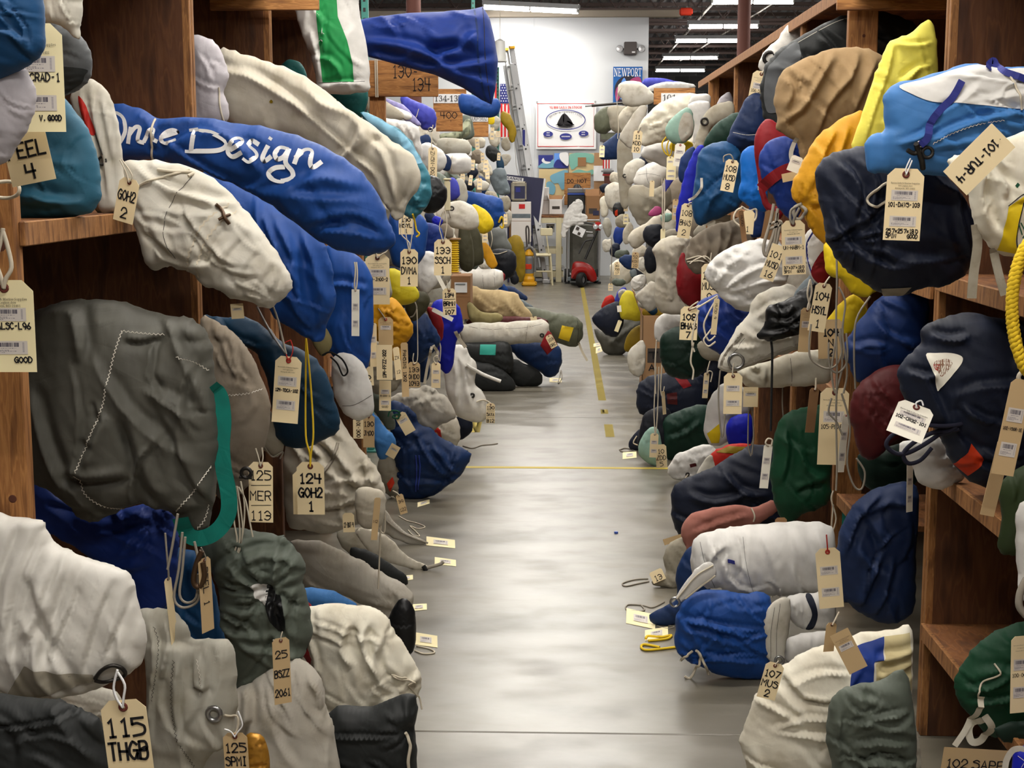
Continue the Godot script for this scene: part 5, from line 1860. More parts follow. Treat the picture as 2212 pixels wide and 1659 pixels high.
	bag("sail_bag", "long blue boxed bag with a square seamed end, lying across the bins' top", "royal", 6.0, 0.85, "762,46 800,38 880,28 960,25 1020,20 1043,14 1058,40 1068,82 1076,132 1071,190 1062,226 1040,216 1000,190 940,162 880,146 820,129 784,120 768,80", {"sharp": 0, "f": 10, "fa": 15, "fs": 30, "stitch": [["thread_dark", 1.6, 0, 0, "1043,17 1048,60 1050,120 1055,180 1061,222"], ["deepblue", 4.0, 0, 0, "1026,24 1034,70 1035,120 1042,180 1050,218", "end_seam"]], "c": ["12 14 940,130 1000,110 1035,70", "16 -14 920,110 980,105 1035,120", "10 10 780,92 860,100 940,130 1000,170", "10 -9 800,110 900,130 980,160"]})
	bag("sail_bag", "blue bag lying below the long blue boxed bag, beside the 400-502 board", "blue", 8.0, 0.8, "998,204 1050,217 1073,214 1078,232 1071,248 1040,251 998,241", {"f": 5, "fa": 5})
	# lower bays
	var gs: Array = []
	for s: String in ["285,707 268,780 256,850 238,898 216,948 192,1005", "285,707 330,713 374,716", "402,760 430,775 458,797", "464,1000 430,1052 388,1098", "190,1010 212,1060 270,1098", "455,1085 445,1120 428,1140"]:
		gs.append(["thread_white", 1.5, 2.0, 4.5, s])
	bag("sail_bag", "big dark grey bag with pale zigzag stitching and a turquoise strap", "grey", 3.18, 0.62, "68,692 110,665 160,652 220,654 270,658 330,678 370,690 402,690 432,710 450,740 456,790 463,850 468,900 471,960 463,1020 456,1080 446,1130 426,1146 392,1122 370,1102 340,1092 300,1080 260,1096 212,1119 180,1118 150,1082 110,1052 70,1032 57,980 49,880 54,800", {"f": 6, "fa": 70, "fh": 0.7, "n": 0.8, "seed": 4, "stitch": gs, "c": ["15 17 76,688 164,664 197,722 201,775", "12 15 365,677 402,746 451,849 466,923", "20 -24 287,885 311,1010 348,1085", "14 -19 156,1013 213,1029 303,1022", "16 15 84,816 123,951 164,1054", "9 -8 230,850 236,878 250,900", "9 -8 205,930 215,950 235,945", "10 -12 285,730 330,735 370,722", "16 14 330,830 400,860 450,920", "18 14 210,1000 240,930 260,880"], "strap": [["turquoise", 36, "466,838 479,858 485,905 482,960 486,1010 496,1060 497,1100 484,1130 460,1152 430,1160 408,1150 400,1120", 10, "strap"]]})
	bag("folded_sail", "taupe folded sail behind the big grey bag, with a zigzag seam", "taupe", 3.85, 0.65, "437,690 470,700 500,720 540,770 576,850 581,900 570,960 542,1030 522,1060 482,1078 462,1040 450,900 440,780", {"f": 6, "fa": 55, "stitch": [["thread_white", 1.3, 1.8, 4, "480,846 530,846 570,838"]], "c": ["5 8 470,730 480,770 500,800", "5 8 490,735 505,780 525,815", "5 8 505,750 520,790 545,825"]})
	bag("sail_bag", "dark taupe sail end under the taupe folded sail, by the tag 125 MER", "stone", 4.3, 0.7, "545,900 575,880 600,920 612,960 600,985 570,970 550,950", {"f": 6, "fa": 60, "cord": [["rope_grey", 2.0, "575,960 590,985 612,975 606,990", 4]]})
	bag("sail_bag", "royal blue bag crushed under the big grey bag, lower left", "royal", 3.32, 0.55, "60,1020 130,1080 220,1110 330,1090 372,1110 381,1200 362,1300 332,1342 300,1332 280,1252 200,1202 120,1152 62,1122", {"f": 8, "fa": 35, "g": [[345, 1115, 9, 20, 60]]})
	bag("sail_bag", "mid blue bag below the turquoise strap, behind the grey folded sail", "ocean", 3.55, 0.6, "336,1180 400,1190 440,1210 472,1330 482,1392 440,1402 380,1372 300,1332 296,1280", {"f": 6, "fa": 65})
	var ribs: Array = []
	for s: String in ["84,1130 62,1200 42,1300 25,1400", "98,1152 76,1230 54,1330 40,1402", "132,1192 112,1260 90,1345 76,1412", "150,1204 132,1290 108,1370 98,1420", "186,1214 166,1290 138,1360 120,1425", "252,1236 226,1300 202,1380 186,1440", "280,1252 258,1330 238,1402", "40,1122 20,1200 -10,1320"]:
		ribs.append("-17 -17 " + s)
	bag("rolled_sail", "cream rolled sail with stepped layers and a grey clew patch with a ring, lower left", "satin", 2.62, 0.55, "-90,1112 20,1120 86,1128 97,1150 132,1188 182,1208 252,1231 278,1245 292,1290 311,1370 307,1420 290,1442 230,1472 180,1492 100,1502 0,1504 -90,1504", {"f": 5, "fa": 75, "c": ribs, "patch": [["stone", "38,1478 80,1413 132,1430 216,1440 224,1456 152,1472 100,1492 38,1500", "clew_patch"]], "cord": [["steel_dark", 4.6, "222,1448 236,1430 256,1420 276,1426 282,1442 268,1456 240,1460 222,1452", 8, "clew_ring"]], "stitch": [["thread_dark", 1.2, 0, 0, "84,1420 134,1436 214,1446"], ["thread_dark", 1.2, 0, 0, "48,1472 82,1424"]]})
	bag("folded_sail", "grey-white folded sail with a metal eyelet and zigzag seams, bottom left", "ltgrey", 3.02, 0.55, "300,1325 340,1318 375,1324 406,1360 410,1386 452,1384 500,1394 509,1480 506,1560 500,1600 462,1622 432,1660 400,1730 316,1730 322,1560 318,1450 310,1380", {"f": 4, "fa": 80, "c": ["8 12 330,1335 345,1400 335,1500 330,1600", "6 10 360,1325 375,1380 350,1480", "8 -14 425,1400 425,1470 460,1480", "7 10 400,1400 392,1500 405,1590", "6 9 440,1395 450,1460 452,1490"], "stitch": [["thread_dark", 0.9, 2.6, 5, "388,1410 384,1480 392,1560 425,1650"], ["thread_dark", 0.9, 2.2, 5, "340,1345 352,1400 338,1500"], ["thread_white", 1.2, 1.8, 5, "436,1410 446,1450 440,1490"]], "ring": [["steel", 472, 1527, 15, 6, "eyelet"]], "cord": [["rope", 2.6, "492,1532 514,1548 512,1578 496,1588", 3, "tie_cord"]]})
	bag("folded_sail", "dirty white sail corner with a grey stripe behind the tag 115", "offwhite", 2.85, 0.5, "106,1490 170,1482 240,1490 262,1520 240,1560 190,1550 130,1535", {"f": 5, "fa": 10, "patch": [["bluegrey", "118,1488 134,1486 140,1530 124,1530", "stripe"]]})
	bag("sail_bag", "charcoal bag in the frame's bottom left corner", "charcoal", 2.44, 0.6, "-70,1515 60,1513 130,1520 182,1540 216,1572 226,1740 -70,1740", {"f": 6, "fa": 30, "seed": 5})
	tag("manila tag lettered 115 THGB hung from the clew ring, bottom left", 264, 1512, 105, 210, 2.33, [-5], ["115", "THGB", ""], {"pen": 0.06, "fill": 0.74, "string": ["print_white", 3.0, "6,-25 12,-55 -2,-88", "-10,-22 -14,-50 0,-90"]})
	bag("sail_bag", "grey-green drawstring bag with its dark mouth open, lower left", "greygreen", 3.45, 0.72, "436,1160 480,1145 540,1150 600,1160 632,1180 656,1225 651,1260 670,1340 666,1390 641,1430 602,1470 560,1490 515,1511 505,1440 482,1340 470,1250 440,1210", {"f": 9, "fa": 20, "fs": 60, "g": [[588, 1262, 14, 26, 55]], "patch": [["black", "585,1252 606,1262 626,1300 628,1340 612,1345 596,1316 586,1285", "mouth_shade", 1], ["white", "556,1246 586,1250 586,1288 570,1276", "mesh_lining", 1]], "c": ["7 12 500,1200 540,1235 575,1250", "7 12 480,1240 530,1260 565,1265", "7 12 600,1165 610,1210 600,1250", "8 12 645,1260 628,1310 640,1370", "8 -10 530,1460 580,1400 600,1350"], "cord": [["rope", 2.2, "604,1360 616,1400 620,1470 612,1540", 6], ["rope", 2.2, "612,1362 625,1420 640,1560 648,1590 630,1612 612,1600 608,1540", 6]]})  # black patch on closed cloth: shade inside the mouth, put in as colour
	bag("sail_bag", "spotted grey-white bag at the bottom, under the open grey bag", "greywhite", 3.4, 0.65, "470,1520 540,1480 600,1440 650,1429 690,1468 702,1540 719,1580 716,1740 500,1740 505,1600", {"f": 8, "fa": 60, "c": ["8 10 660,1440 700,1500 700,1560", "7 9 715,1575 712,1650 716,1700"]})
	bag("sail_bag", "black-green bag with a thick cord, bottom left beside the floor", "charcoal", 3.5, 0.7, "713,1545 800,1530 880,1500 899,1518 894,1570 897,1640 884,1740 713,1740", {"f": 8, "fa": 20, "g": [[886, 1570, 8, 16, 40]], "cord": [["rope", 4.0, "880,1570 890,1595 886,1630 892,1680", 6]]})
	bag("sail_bag", "cream cotton bag with a ruffled mouth lying on the black-green bag", "cream", 3.85, 0.72, "638,1330 700,1308 760,1311 802,1315 832,1336 852,1370 891,1430 906,1466 901,1500 880,1526 830,1536 760,1541 700,1531 680,1470 668,1400", {"f": 12, "fa": 50, "fs": 70, "g": [[893, 1475, 10, 20, 45]], "c": ["10 16 760,1330 745,1380 770,1420", "9 14 800,1330 790,1380 830,1440", "10 14 830,1360 815,1420 850,1480", "8 -12 770,1340 790,1400"], "cord": [["rope", 2.0, "882,1452 852,1440 870,1452 900,1462 886,1470 905,1500 912,1530", 5]]})
	bag("sail_bag", "dark red bag between the open grey bag and the cream cotton bag", "red", 4.1, 0.7, "622,1320 660,1299 691,1345 701,1380 691,1420 681,1442 650,1412 628,1442", {"f": 5, "fa": 60})
	bag("sail_bag", "sky blue bag showing above the cream cotton bag", "sky", 4.5, 0.7, "630,1286 660,1272 720,1279 772,1312 700,1316 636,1316", {"f": 3, "fa": 15})
	bag("sail_bag", "long grey-white bag with a gathered mouth, above the sky blue bag", "greywhite", 4.68, 0.78, "600,1186 660,1168 720,1184 780,1214 830,1244 870,1264 892,1290 882,1330 864,1352 846,1357 800,1312 740,1282 660,1272 618,1252", {"fl": 1, "f": 6, "fa": 25, "fs": 30, "g": [[878, 1315, 9, 18, 36]], "cord": [["rope", 2.0, "868,1290 878,1320 872,1360 880,1385", 6], ["rope", 2.0, "880,1290 886,1330 884,1345", 6]]})
	bag("sail_bag", "small black bag between the two gathered pale bags by the floor", "black", 5.1, 0.7, "838,1350 862,1298 890,1308 897,1370 886,1412 860,1392", {"fl": 1, "f": 5})
	bag("sail_bag", "large pale canvas bag drawn shut, right of the tags lettered 124", "canvas", 4.66, 0.72, "620,960 660,920 720,895 746,930 780,978 808,1008 826,1050 831,1090 812,1120 770,1131 720,1146 660,1142 622,1120", {"f": 7, "fa": 40, "fs": 60, "g": [[800, 1056, 13, 20, 48]], "c": ["8 12 700,930 750,990 800,1050", "8 12 660,1040 730,1050 790,1065", "10 12 690,960 720,1010 770,1030", "9 -10 680,1090 740,1090 790,1075"], "cord": [["rope", 2.0, "818,1060 824,1100 822,1160 818,1270", 6], ["rope", 2.0, "806,1062 812,1120 830,1150 832,1100 822,1062", 6], ["rope_grey", 3.4, "735,950 725,985 690,1030", 3, "webbing"]]})
	bag("sail_bag", "small canvas pouch hanging under the large pale canvas bag", "canvas", 4.5, 0.7, "770,1062 800,1055 828,1068 830,1110 820,1135 790,1140 772,1120", {"f": 4})
	bag("sail_bag", "dark petrol blue bag behind the tag 124-TDCA-102", "petrol", 4.3, 0.75, "440,685 480,690 540,690 600,738 650,758 690,788 716,850 731,905 726,930 692,951 640,966 600,942 588,862 558,764 500,742 450,722", {"f": 6, "fa": 40})
	bag("sail_bag", "little khaki pouch with a black cord above the white bag, left", "khaki", 4.72, 0.7, "668,705 690,699 712,724 714,750 697,768 680,748", {"f": 3, "cord": [["rope_black", 2.0, "698,766 715,760 740,775 752,800 742,810 730,785 715,770", 6]]})
	bag("sail_bag", "white bag with a curved seam, below the boxy blue bag", "white", 4.78, 0.75, "720,776 750,765 782,785 800,828 806,870 800,896 770,906 745,890 723,850", {"f": 5, "fa": 60, "stitch": [["thread_dark", 0.8, 0, 0, "742,874 770,870 804,852"]]})
	bag("foil_bag", "crumpled gold foil bag at the bottom edge beside the tag 125", "foil_gold", 3.1, 0.6, "530,1600 555,1588 572,1600 580,1640 584,1740 530,1740", {"f": 12, "fh": 2.0, "cat": "bag"})
	# tags
	tag("manila tag 124-TDCA-102 with two bar codes, hung on a red wire", 624, 770, 58, 148, 3.5, [5], ["124-TDCA-102", "", ""], {"print": "full", "eye": "eyelet_red", "pen": 0.07, "string": ["rope_red", 1.3, "-6,-15 -12,-36 2,-46", "7,-15 8,-30 2,-46"]})
	tag("manila tag lettered 125 MER 113 with ruled lines", 563, 998, 54, 137, 3.45, [1], ["125", "_", "MER", "_", "113"], {"pen": 0.045, "fill": 0.9, "string": ["rope", 1.6, "-4,-20 -10,-40", "6,-18 4,-42"]})
	tag("manila tag lettered 124 GOH2 1 on a long yellow cord", 670, 998, 61, 119, 4.02, [0], ["124", "GOH2", "1"], {"pen": 0.065, "string": ["rope_yellow", 2.2, "0,-30 -8,-70 -6,-180 -3,-285", "3,-30 9,-80 4,-200 -3,-285"]})
	tag("half hidden manila tag directly behind the tag 124 GOH2 1", 657, 1016, 52, 100, 4.1, [0], ["1", "G", ""], {"pen": 0.065, "bare": 1})
	tag("small printed tag under the off-white roll at left", 511, 656, 28, 33, 3.35, [-4], [""], {"print": "one", "square": 1, "bare": 1})
	tag("narrow curled tag lettered 25 BSZZ 2061 on the open grey bag", 606, 1378, 40, 155, 3.12, [-1, 28], ["25", "BSZZ", "2061"], {"card": "manila_dull", "pen": 0.065, "string": ["rope", 1.4, "0,-10 4,-22"]})
	tag("brown tag lettered 125 at the bottom edge, left of the foil bag", 507, 1583, 56, 118, 2.92, [-2], ["125", "SPMI", ""], {"card": "manila_dull", "pen": 0.06, "string": ["print_white", 1.8, "-8,-14 -22,-20", "8,-12 20,-30 12,-62"]})
	tag("manila tag seen edge-on lettered PEEL 1, below the turquoise strap", 441, 1205, 40, 172, 2.95, [-2, 62], ["PEEL 1"], {"card": "manila_dull", "rot": -90.0, "pen": 0.06, "string": ["rope_grey", 1.8, "0,-10 -12,-34"]})
	tag("thin tag turned edge-on left of the hanging cord loops", 362, 1248, 26, 172, 2.98, [-7, 70], [""], {"string": ["rope_grey", 2.4, "0,-20 2,-70 4,-110"]})
	tag("large manila tag ending ALSC-L96, hung on the pine post at the left edge", 8, 605, 126, 203, 2.42, [0, 2], ["124-ALSC-L96", "       GOOD", ""], {"print": "full", "card": "manila_pale", "string": ["rope", 5.0, "-4,-24 -12,-60 2,-110 6,-130", "6,-20 20,-46 14,-90 4,-128"]})
	tag("small manila tag at the foot of the large pale canvas bag", 752, 1108, 26, 44, 4.4, [-2], ["12-807-4"], {"bare": 1, "pen": 0.05})
	var hk := thing("hook_cord", "white cord loop hung round the pine post at the left edge", "cord", at(10, 412, 2.6))
	put("loop", tube_mesh(smooth3(PackedVector3Array([at(-20, 396, 2.6) - hk.position, at(20, 392, 2.6) - hk.position, at(40, 402, 2.58) - hk.position, at(38, 420, 2.58) - hk.position, at(15, 428, 2.6) - hk.position, at(-20, 424, 2.6) - hk.position])), 0.0035, 6), M.rope, hk)
	var cl := thing("cord_bundle", "grey cord loops with a dark snap hook below the turquoise strap", "cord", at(410, 1180, 2.96))
	for s: String in ["394,1150 386,1230 376,1290 392,1312 420,1305 432,1280 430,1220 420,1170", "384,1110 372,1180 362,1230", "400,1160 394,1230 388,1285 404,1302 424,1290 428,1240"]:
		var line := PackedVector3Array()
		for p in pts(s):
			line.append(at(p.x, p.y, 2.96) - cl.position)
		put("cord", tube_mesh(smooth3(line), 0.003, 6), M.rope_grey, cl)
	put("snap_hook", tube_mesh(smooth3(PackedVector3Array([at(436, 1190, 2.94) - cl.position, at(424, 1220, 2.94) - cl.position, at(418, 1256, 2.94) - cl.position, at(430, 1268, 2.94) - cl.position, at(442, 1245, 2.94) - cl.position, at(438, 1215, 2.94) - cl.position])), 0.006, 7), M.bronze, cl)
	cl = thing("cord_bundle", "bunch of thin white cords hanging left of the tag 125 MER", "cord", at(515, 1120, 3.4))
	for s: String in ["512,1050 520,1100 524,1150 514,1200 505,1240", "508,1050 514,1100 518,1160 508,1215 494,1250", "515,1052 530,1080 540,1130 546,1160", "510,1060 505,1120 512,1170 500,1210", "520,1040 528,1090 526,1140 517,1190"]:
		var line := PackedVector3Array()
		for p in pts(s):
			line.append(at(p.x, p.y, 3.4) - cl.position)
		put("cord", tube_mesh(smooth3(line), 0.0022, 6), M.rope, cl)
	cl = thing("shackle", "dark shackle hanging beside the tag 125 MER 113", "shackle", at(532, 1022, 3.42))
	put("bow", ring_mesh(0.012, 0.005), M.steel_dark, cl)
	put("pin", tube_mesh(PackedVector3Array([Vector3(-0.018, -0.01, 0), Vector3(0.014, -0.012, 0)]), 0.004), M.steel_dark, cl)
	cl = thing("wire_pennant", "steel wire pennant with a thimble hanging from the off-white roll", "wire", at(590, 700, 3.4))
	for s: String in ["555,662 575,700 596,735 618,765", "585,650 600,690 610,730 618,765"]:
		var line := PackedVector3Array()
		for p in pts(s):
			line.append(at(p.x, p.y, 3.4) - cl.position)
		put("strand", tube_mesh(smooth3(line), 0.0026, 6), M.rope_grey if s.begins_with("585") else M.steel, cl)
	put("ferrule", tube_mesh(PackedVector3Array([at(582, 712, 3.4) - cl.position, at(594, 732, 3.4) - cl.position]), 0.0045, 8), M.steel, cl)


# ---------------------------------------------------------------- left bins, from the third bay on
func left_mid() -> void:
	bag("sail_bag", "big dark blue bag drawn at both ends, lying on the floor at left", "midblue", 6.85, 0.7, "846,872 870,878 893,895 901,918 926,928 955,952 976,962 1000,974 1013,983 1008,1000 986,1030 970,1042 945,1060 910,1073 872,1073 856,1062 858,1010 850,960 846,910", {"fl": 1, "f": 8, "fa": 45, "g": [[964, 1030, 9, 16, 30], [900, 945, 6, 10, 22]], "c": ["6 10 900,930 930,980 960,1020", "6 10 935,950 965,990 985,1020", "7 8 880,1040 920,1035 955,1040"], "cord": [["rope_blue", 1.6, "902,975 904,1010 901,1055", 3], ["rope_blue", 1.6, "909,975 911,1005 906,1050", 3]]})
	bag("sail_bag", "bright blue bag behind the tag 130 JMOO", "sky", 6.0, 0.65, "800,893 815,903 835,930 848,940 853,970 836,985 822,990 810,960 798,930", {"f": 7, "fa": 40, "fh": 1.4})
	bag("sail_bag", "pale grey-green bag above the bright blue bag, left", "greygreen", 6.4, 0.7, "804,848 830,860 846,890 852,920 838,926 818,898 806,880", {"f": 4})
	bag("sail_bag", "stone canvas bag with an orange square patch, near the floor at left", "stone", 5.95, 0.7, "822,992 850,984 872,1005 890,1024 899,1040 896,1055 876,1068 855,1073 834,1062 820,1030", {"fl": 1, "f": 8, "fa": 50, "patch": [["sticker_orange", "838,1040 851,1024 855,1038 844,1061", "orange_patch"]], "g": [[840, 1064, 4, 10, 18]], "cord": [["rope", 1.8, "850,1070 862,1085 872,1098", 3], ["rope", 1.8, "846,1070 866,1092 868,1110 858,1116", 3]]})
	bag("sail_bag", "pale canvas bag with a gathered top behind the tag 133 ONDO", "greywhite", 7.2, 0.75, "838,868 870,850 905,840 925,836 945,850 965,862 981,894 976,904 950,915 930,929 905,920 885,896 864,882", {"f": 7, "fa": 70, "g": [[920, 846, 7, 16, 26]]})
	bag("folded_sail", "crumpled cream sail with a red stripe, above the dark blue floor bag", "canvas", 7.7, 0.7, "928,926 958,902 985,905 991,930 989,955 976,966 950,952 934,942", {"f": 8, "fa": 40, "patch": [["scarlet", "932,927 945,920 953,926 956,948 950,946 946,930 938,934", "red_stripe"]]})
	bag("sail_bag", "navy bag end beside the hanging white sail, left", "navy", 8.3, 0.7, "988,902 1014,903 1019,924 1009,940 990,946", {"f": 3})
	bag("folded_sail", "stiff white sail hanging upright with folded corners, left of the aisle", "satin", 8.0, 0.5, "963,754 1000,750 1011,770 1026,788 1022,830 1042,850 1049,902 1012,906 986,892 970,850 961,800", {"f": 5, "fa": 80, "c": ["5 8 980,770 990,820 985,880", "5 8 1005,770 1008,820 1020,880"], "ring": [["steel_dark", 1021, 852, 4, 2.0, "grommet"]], "cord": [["satin", 4.0, "1008,785 1040,806 1082,823", 4, "batten_corner"], ["rope", 1.6, "1030,865 1045,862 1062,872", 4]]})
	bag("sail_bag", "vivid royal blue bag hanging behind the tag 134 BRMN 107", "cobalt", 7.4, 0.7, "938,655 970,650 990,665 998,705 986,726 980,750 975,792 960,802 944,760 934,700", {"f": 6, "fa": 70, "strap": [["rope", 7.5, "986,715 992,730 1005,748", 5, "webbing_tail"]]})
	bag("sail_bag", "narrow dark red bag between two blue bags, left", "red", 7.0, 0.7, "924,664 950,680 956,720 946,737 934,700", {"f": 3, "fa": 60, "cord": [["rope", 1.6, "946,730 952,750 950,780", 4]]})
	bag("sail_bag", "dark blue bag tied with a webbing loop, behind the hanging cords at left", "midblue", 6.6, 0.75, "866,702 890,686 915,677 931,700 946,724 946,745 926,766 905,781 884,766 874,742 860,722", {"f": 6, "fa": 50, "g": [[932, 738, 7, 12, 20]], "strap": [["rope", 6.0, "934,748 924,790 918,826", 5, "webbing_loop"], ["rope", 6.0, "938,745 946,760 944,770", 5, "webbing_loop"]]})
	bag("sail_bag", "navy blue bag below the dark blue tied bag, left", "midblue", 6.75, 0.7, "878,766 915,760 926,790 920,822 886,812", {"f": 4, "fa": 70})
	bag("sail_bag", "golden yellow bag spilling forward below the tag 130 DVMA 1", "gold", 5.85, 0.72, "798,660 840,644 862,660 883,690 889,710 880,735 861,750 868,772 850,776 830,742 803,722", {"f": 10, "fa": 40, "fh": 1.5})
	bag("sail_bag", "yellow-green bag behind the tag 130 DVMA 1", "lemon", 6.05, 0.72, "836,585 870,590 890,615 904,635 896,650 866,656 842,642", {"f": 3, "fa": 30})
	bag("sail_bag", "dark olive bag end with a cord loop, right of the yellow-green bag", "darkolive", 6.35, 0.75, "878,652 908,630 926,643 922,665 897,692 884,682", {"f": 3, "cord": [["rope_grey", 1.6, "880,650 895,648 902,664 895,680 888,684", 4, "cord_loop"]]})
	bag("folded_sail", "white folded sail rolled upright beside the tag 133 SSCH 1", "white", 6.5, 0.65, "903,552 935,547 941,580 961,588 936,620 916,632 902,610", {"f": 6, "fa": 70})
	bag("sail_bag", "royal blue bag with deep folds above the white folded sail, left", "royal", 6.65, 0.7, "903,490 930,484 952,495 957,530 946,554 915,556 904,530", {"f": 7, "fa": 40})
	bag("sail_bag", "soft blue bag behind the strings of the tag 130 DVMA 1", "blue", 6.2, 0.65, "846,460 905,465 922,500 908,560 872,577 848,557", {"f": 4, "fa": 80})
	bag("sail_bag", "grey-white bag under the tag 130-JMOO-2", "ltgrey", 5.6, 0.7, "772,576 800,570 838,600 842,640 810,650 776,632", {"f": 5, "fa": 10})
	bag("sail_bag", "tan canvas bundle low behind the hanging tags, left", "stone", 6.2, 0.7, "800,750 840,742 866,770 862,830 820,850 802,830", {"f": 5})
	bag("folded_sail", "crushed pale sail on the floor with a dark strop and shackle, left", "stone", 5.3, 0.45, "730,1150 770,1140 800,1150 830,1165 850,1190 820,1195 790,1200 750,1190", {"fl": 1, "f": 7, "fa": 25})
	bag("folded_sail", "pale sail corner stretched over the floor to a black shackle", "canvas", 5.7, 0.3, "770,1150 800,1145 840,1165 880,1205 915,1220 922,1228 900,1228 850,1215 810,1200", {"fl": 1, "f": 4, "fa": 30, "cord": [["rubber", 5.0, "915,1220 920,1228 916,1234", 3, "shackle"], ["rope_grey", 4.0, "920,1226 950,1218 958,1212", 1, "tail"]]})
	bag("folded_sail", "grey sail clew with wire reaching over the floor, left", "greywhite", 6.1, 0.3, "800,1100 830,1105 860,1140 900,1162 920,1172 890,1174 850,1160 815,1135", {"fl": 1, "f": 4, "fa": 35, "cord": [["rope_grey", 2.2, "830,1118 870,1150 925,1172", 3, "wire"]]})
	bag("sail_bag", "dark grey bag half under the long grey-white bag on the floor", "charcoal", 5.4, 0.5, "760,1185 800,1195 850,1225 878,1250 870,1262 820,1245 770,1220", {"fl": 1, "f": 3, "fa": 25})
	# tags in front of them
	tag("manila tag lettered 130 DVMA 1", 884, 538, 38, 81, 5.35, [1], ["130", "DVMA", "1"], {"pen": 0.06, "string": ["rope", 1.3, "-4,-20 -10,-60 -2,-92", "4,-20 8,-70 -2,-95", "0,-20 -18,-40 -14,-80"]})
	tag("manila tag 130-JMOO-2 with two bar codes", 815, 549, 52, 109, 5.2, [0], ["130-JMOO-2", "", ""], {"print": "full", "pen": 0.06, "string": ["rope", 1.6, "-2,-12 2,-24", "10,-8 22,-16 18,-30"]})
	tag("manila tag lettered 133 SSCH 1", 957, 517, 38, 78, 5.6, [1], ["133", "SSCH", "1"], {"pen": 0.055, "string": ["rope", 1.3, "-4,-15 -8,-35 2,-68", "5,-15 8,-40 4,-68"]})
	tag("small manila tag lettered 134 BRMN 107", 970, 623, 29, 58, 5.9, [-1], ["134", "_", "BRMN", "_", "107"], {"pen": 0.07, "fill": 0.95, "string": ["rope", 1.0, "-3,-10 -4,-22", "3,-10 4,-24"]})
	tag("narrow pale tag with a red knot in front of the boxy blue bag", 768, 625, 17, 102, 4.55, [1], [""], {"print": "plain", "card": "tag_white", "square": 1, "eye": "eyelet_red", "string": ["rope", 1.8, "-2,-12 0,-45 -2,-62", "3,-12 4,-40 2,-62"]})
	tag("manila tag in the strings above the tag 130 DVMA 1", 877, 459, 32, 47, 5.6, [0], ["130", "HSYL", "1"], {"bare": 1})
	tag("manila tag lettered lengthwise 134-FFZZ-322", 830, 745, 35, 77, 5.15, [0], ["134-FFZZ-322"], {"rot": 90.0, "bare": 1, "square": 1, "pen": 0.05})
	tag("manila tag with a bar code above the tag 134-FFZZ-322", 833, 685, 32, 62, 5.3, [0], [""], {"print": "one", "card": "manila_dull", "eye": "eyelet_red", "string": ["rope_grey", 1.2, "-6,-10 -16,-24"]})
	tag("manila tag half hidden by the boxy blue bag's right edge", 806, 698, 16, 96, 5.2, [0, 30], [""], {"print": "plain"})
	tag("large manila tag below the boxy blue bag lettered F2", 790, 792, 32, 42, 5.0, [-2], ["F2"], {"bare": 1, "square": 1, "pen": 0.07})
	tag("narrow tag lettered 12 right of the tag 134-FFZZ-322", 855, 750, 16, 72, 5.35, [-6, 35], ["ZX", "12"], {"bare": 1})
	tag("long narrow tag lettered lengthwise PAHSIN1, by the cord with a knot", 873, 740, 16, 120, 5.45, [-1, 20], ["PAHSIN1 1302"], {"rot": -90.0, "bare": 1, "card": "manila_dull", "pen": 0.08})
	tag("manila tag lettered 133 ONDO 1043", 894, 782, 27, 56, 5.75, [0], ["133", "ONDO", "1043"], {"card": "manila_dull", "pen": 0.06, "string": ["rope", 1.2, "-2,-10 0,-24", "8,-10 9,-60 8,-120"]})
	tag("printed manila tag right of the tag 133 ONDO 1043", 942, 783, 20, 56, 6.1, [1], [""], {"print": "plain", "string": ["rope", 1.2, "-5,-8 -4,-16 4,-18 5,-8"]})
	tag("printed manila tag under the tag 134-FFZZ-322", 832, 822, 26, 67, 5.25, [1], ["30-8300-13", "GOOD", ""], {"print": "plain", "bare": 1, "square": 1})
	tag("brown manila tag lettered 130 JMOO beside the bright blue bag", 797, 897, 25, 72, 5.5, [1], ["130", "JMOO", ""], {"card": "manila_dull", "pen": 0.06})
	tag("manila tag lettered lengthwise NX-300 behind the white seamed bag", 774, 903, 24, 46, 5.7, [0], ["NX-300"], {"rot": -90.0, "bare": 1})
	tag("tilted manila tag with green cord on the dark blue floor bag", 862, 893, 26, 50, 6.2, [-30], ["", ""], {"print": "one", "string": ["rope_green", 2.0, "-8,-6 -16,-4 -6,4 4,-8", "0,-10 -14,-18 -24,-10"]})
	tag("little manila card with a bar code under the bright blue bag", 856, 962, 22, 30, 5.9, [30], [""], {"print": "one", "bare": 1, "square": 1})
	tag("manila tag with ruled lettering hung from the white sail, left of the aisle", 1060, 871, 19, 44, 7.9, [1], ["130", "_", "SAYA", "_", "812"], {"pen": 0.07, "fill": 0.95})
	tag("white twist of tag right of the white rolled sail, lying slantwise", 940, 585, 9, 52, 6.3, [-28, 20], [""], {"bare": 1, "card": "tag_white"})
	tag("white tag strip lying slantwise on the dark red bag", 934, 668, 9, 52, 6.7, [-62, 20], [""], {"bare": 1, "card": "tag_white"})
	tag("brown tag hanging at the mouth of the stone canvas bag, near the floor", 862, 1068, 17, 46, 5.6, [-14, 20], ["39", "122"], {"card": "manila_dull", "string": ["rope", 1.4, "-4,-8 -12,-16"]})
	tag("narrow tag among the cords of the large pale canvas bag", 816, 1075, 15, 96, 4.4, [6, 25], ["N2"], {"card": "manila_dull", "bare": 1})
	floor_tag("pale tag lying flat on the floor at the end of the wire", 952, 1173, 62, 17, -8)
	floor_tag("white tag lying on the floor by the black shackle", 962, 1215, 46, 13, -6)
	floor_tag("small tag on the floor beside the dark grey bag", 878, 1250, 28, 9, 6)
	floor_tag("tag on the floor under the long grey-white bag", 905, 1313, 34, 12, 4)
	floor_tag("manila tag on the floor beside the small black bag, with a cord ring", 920, 1384, 50, 24, -8)
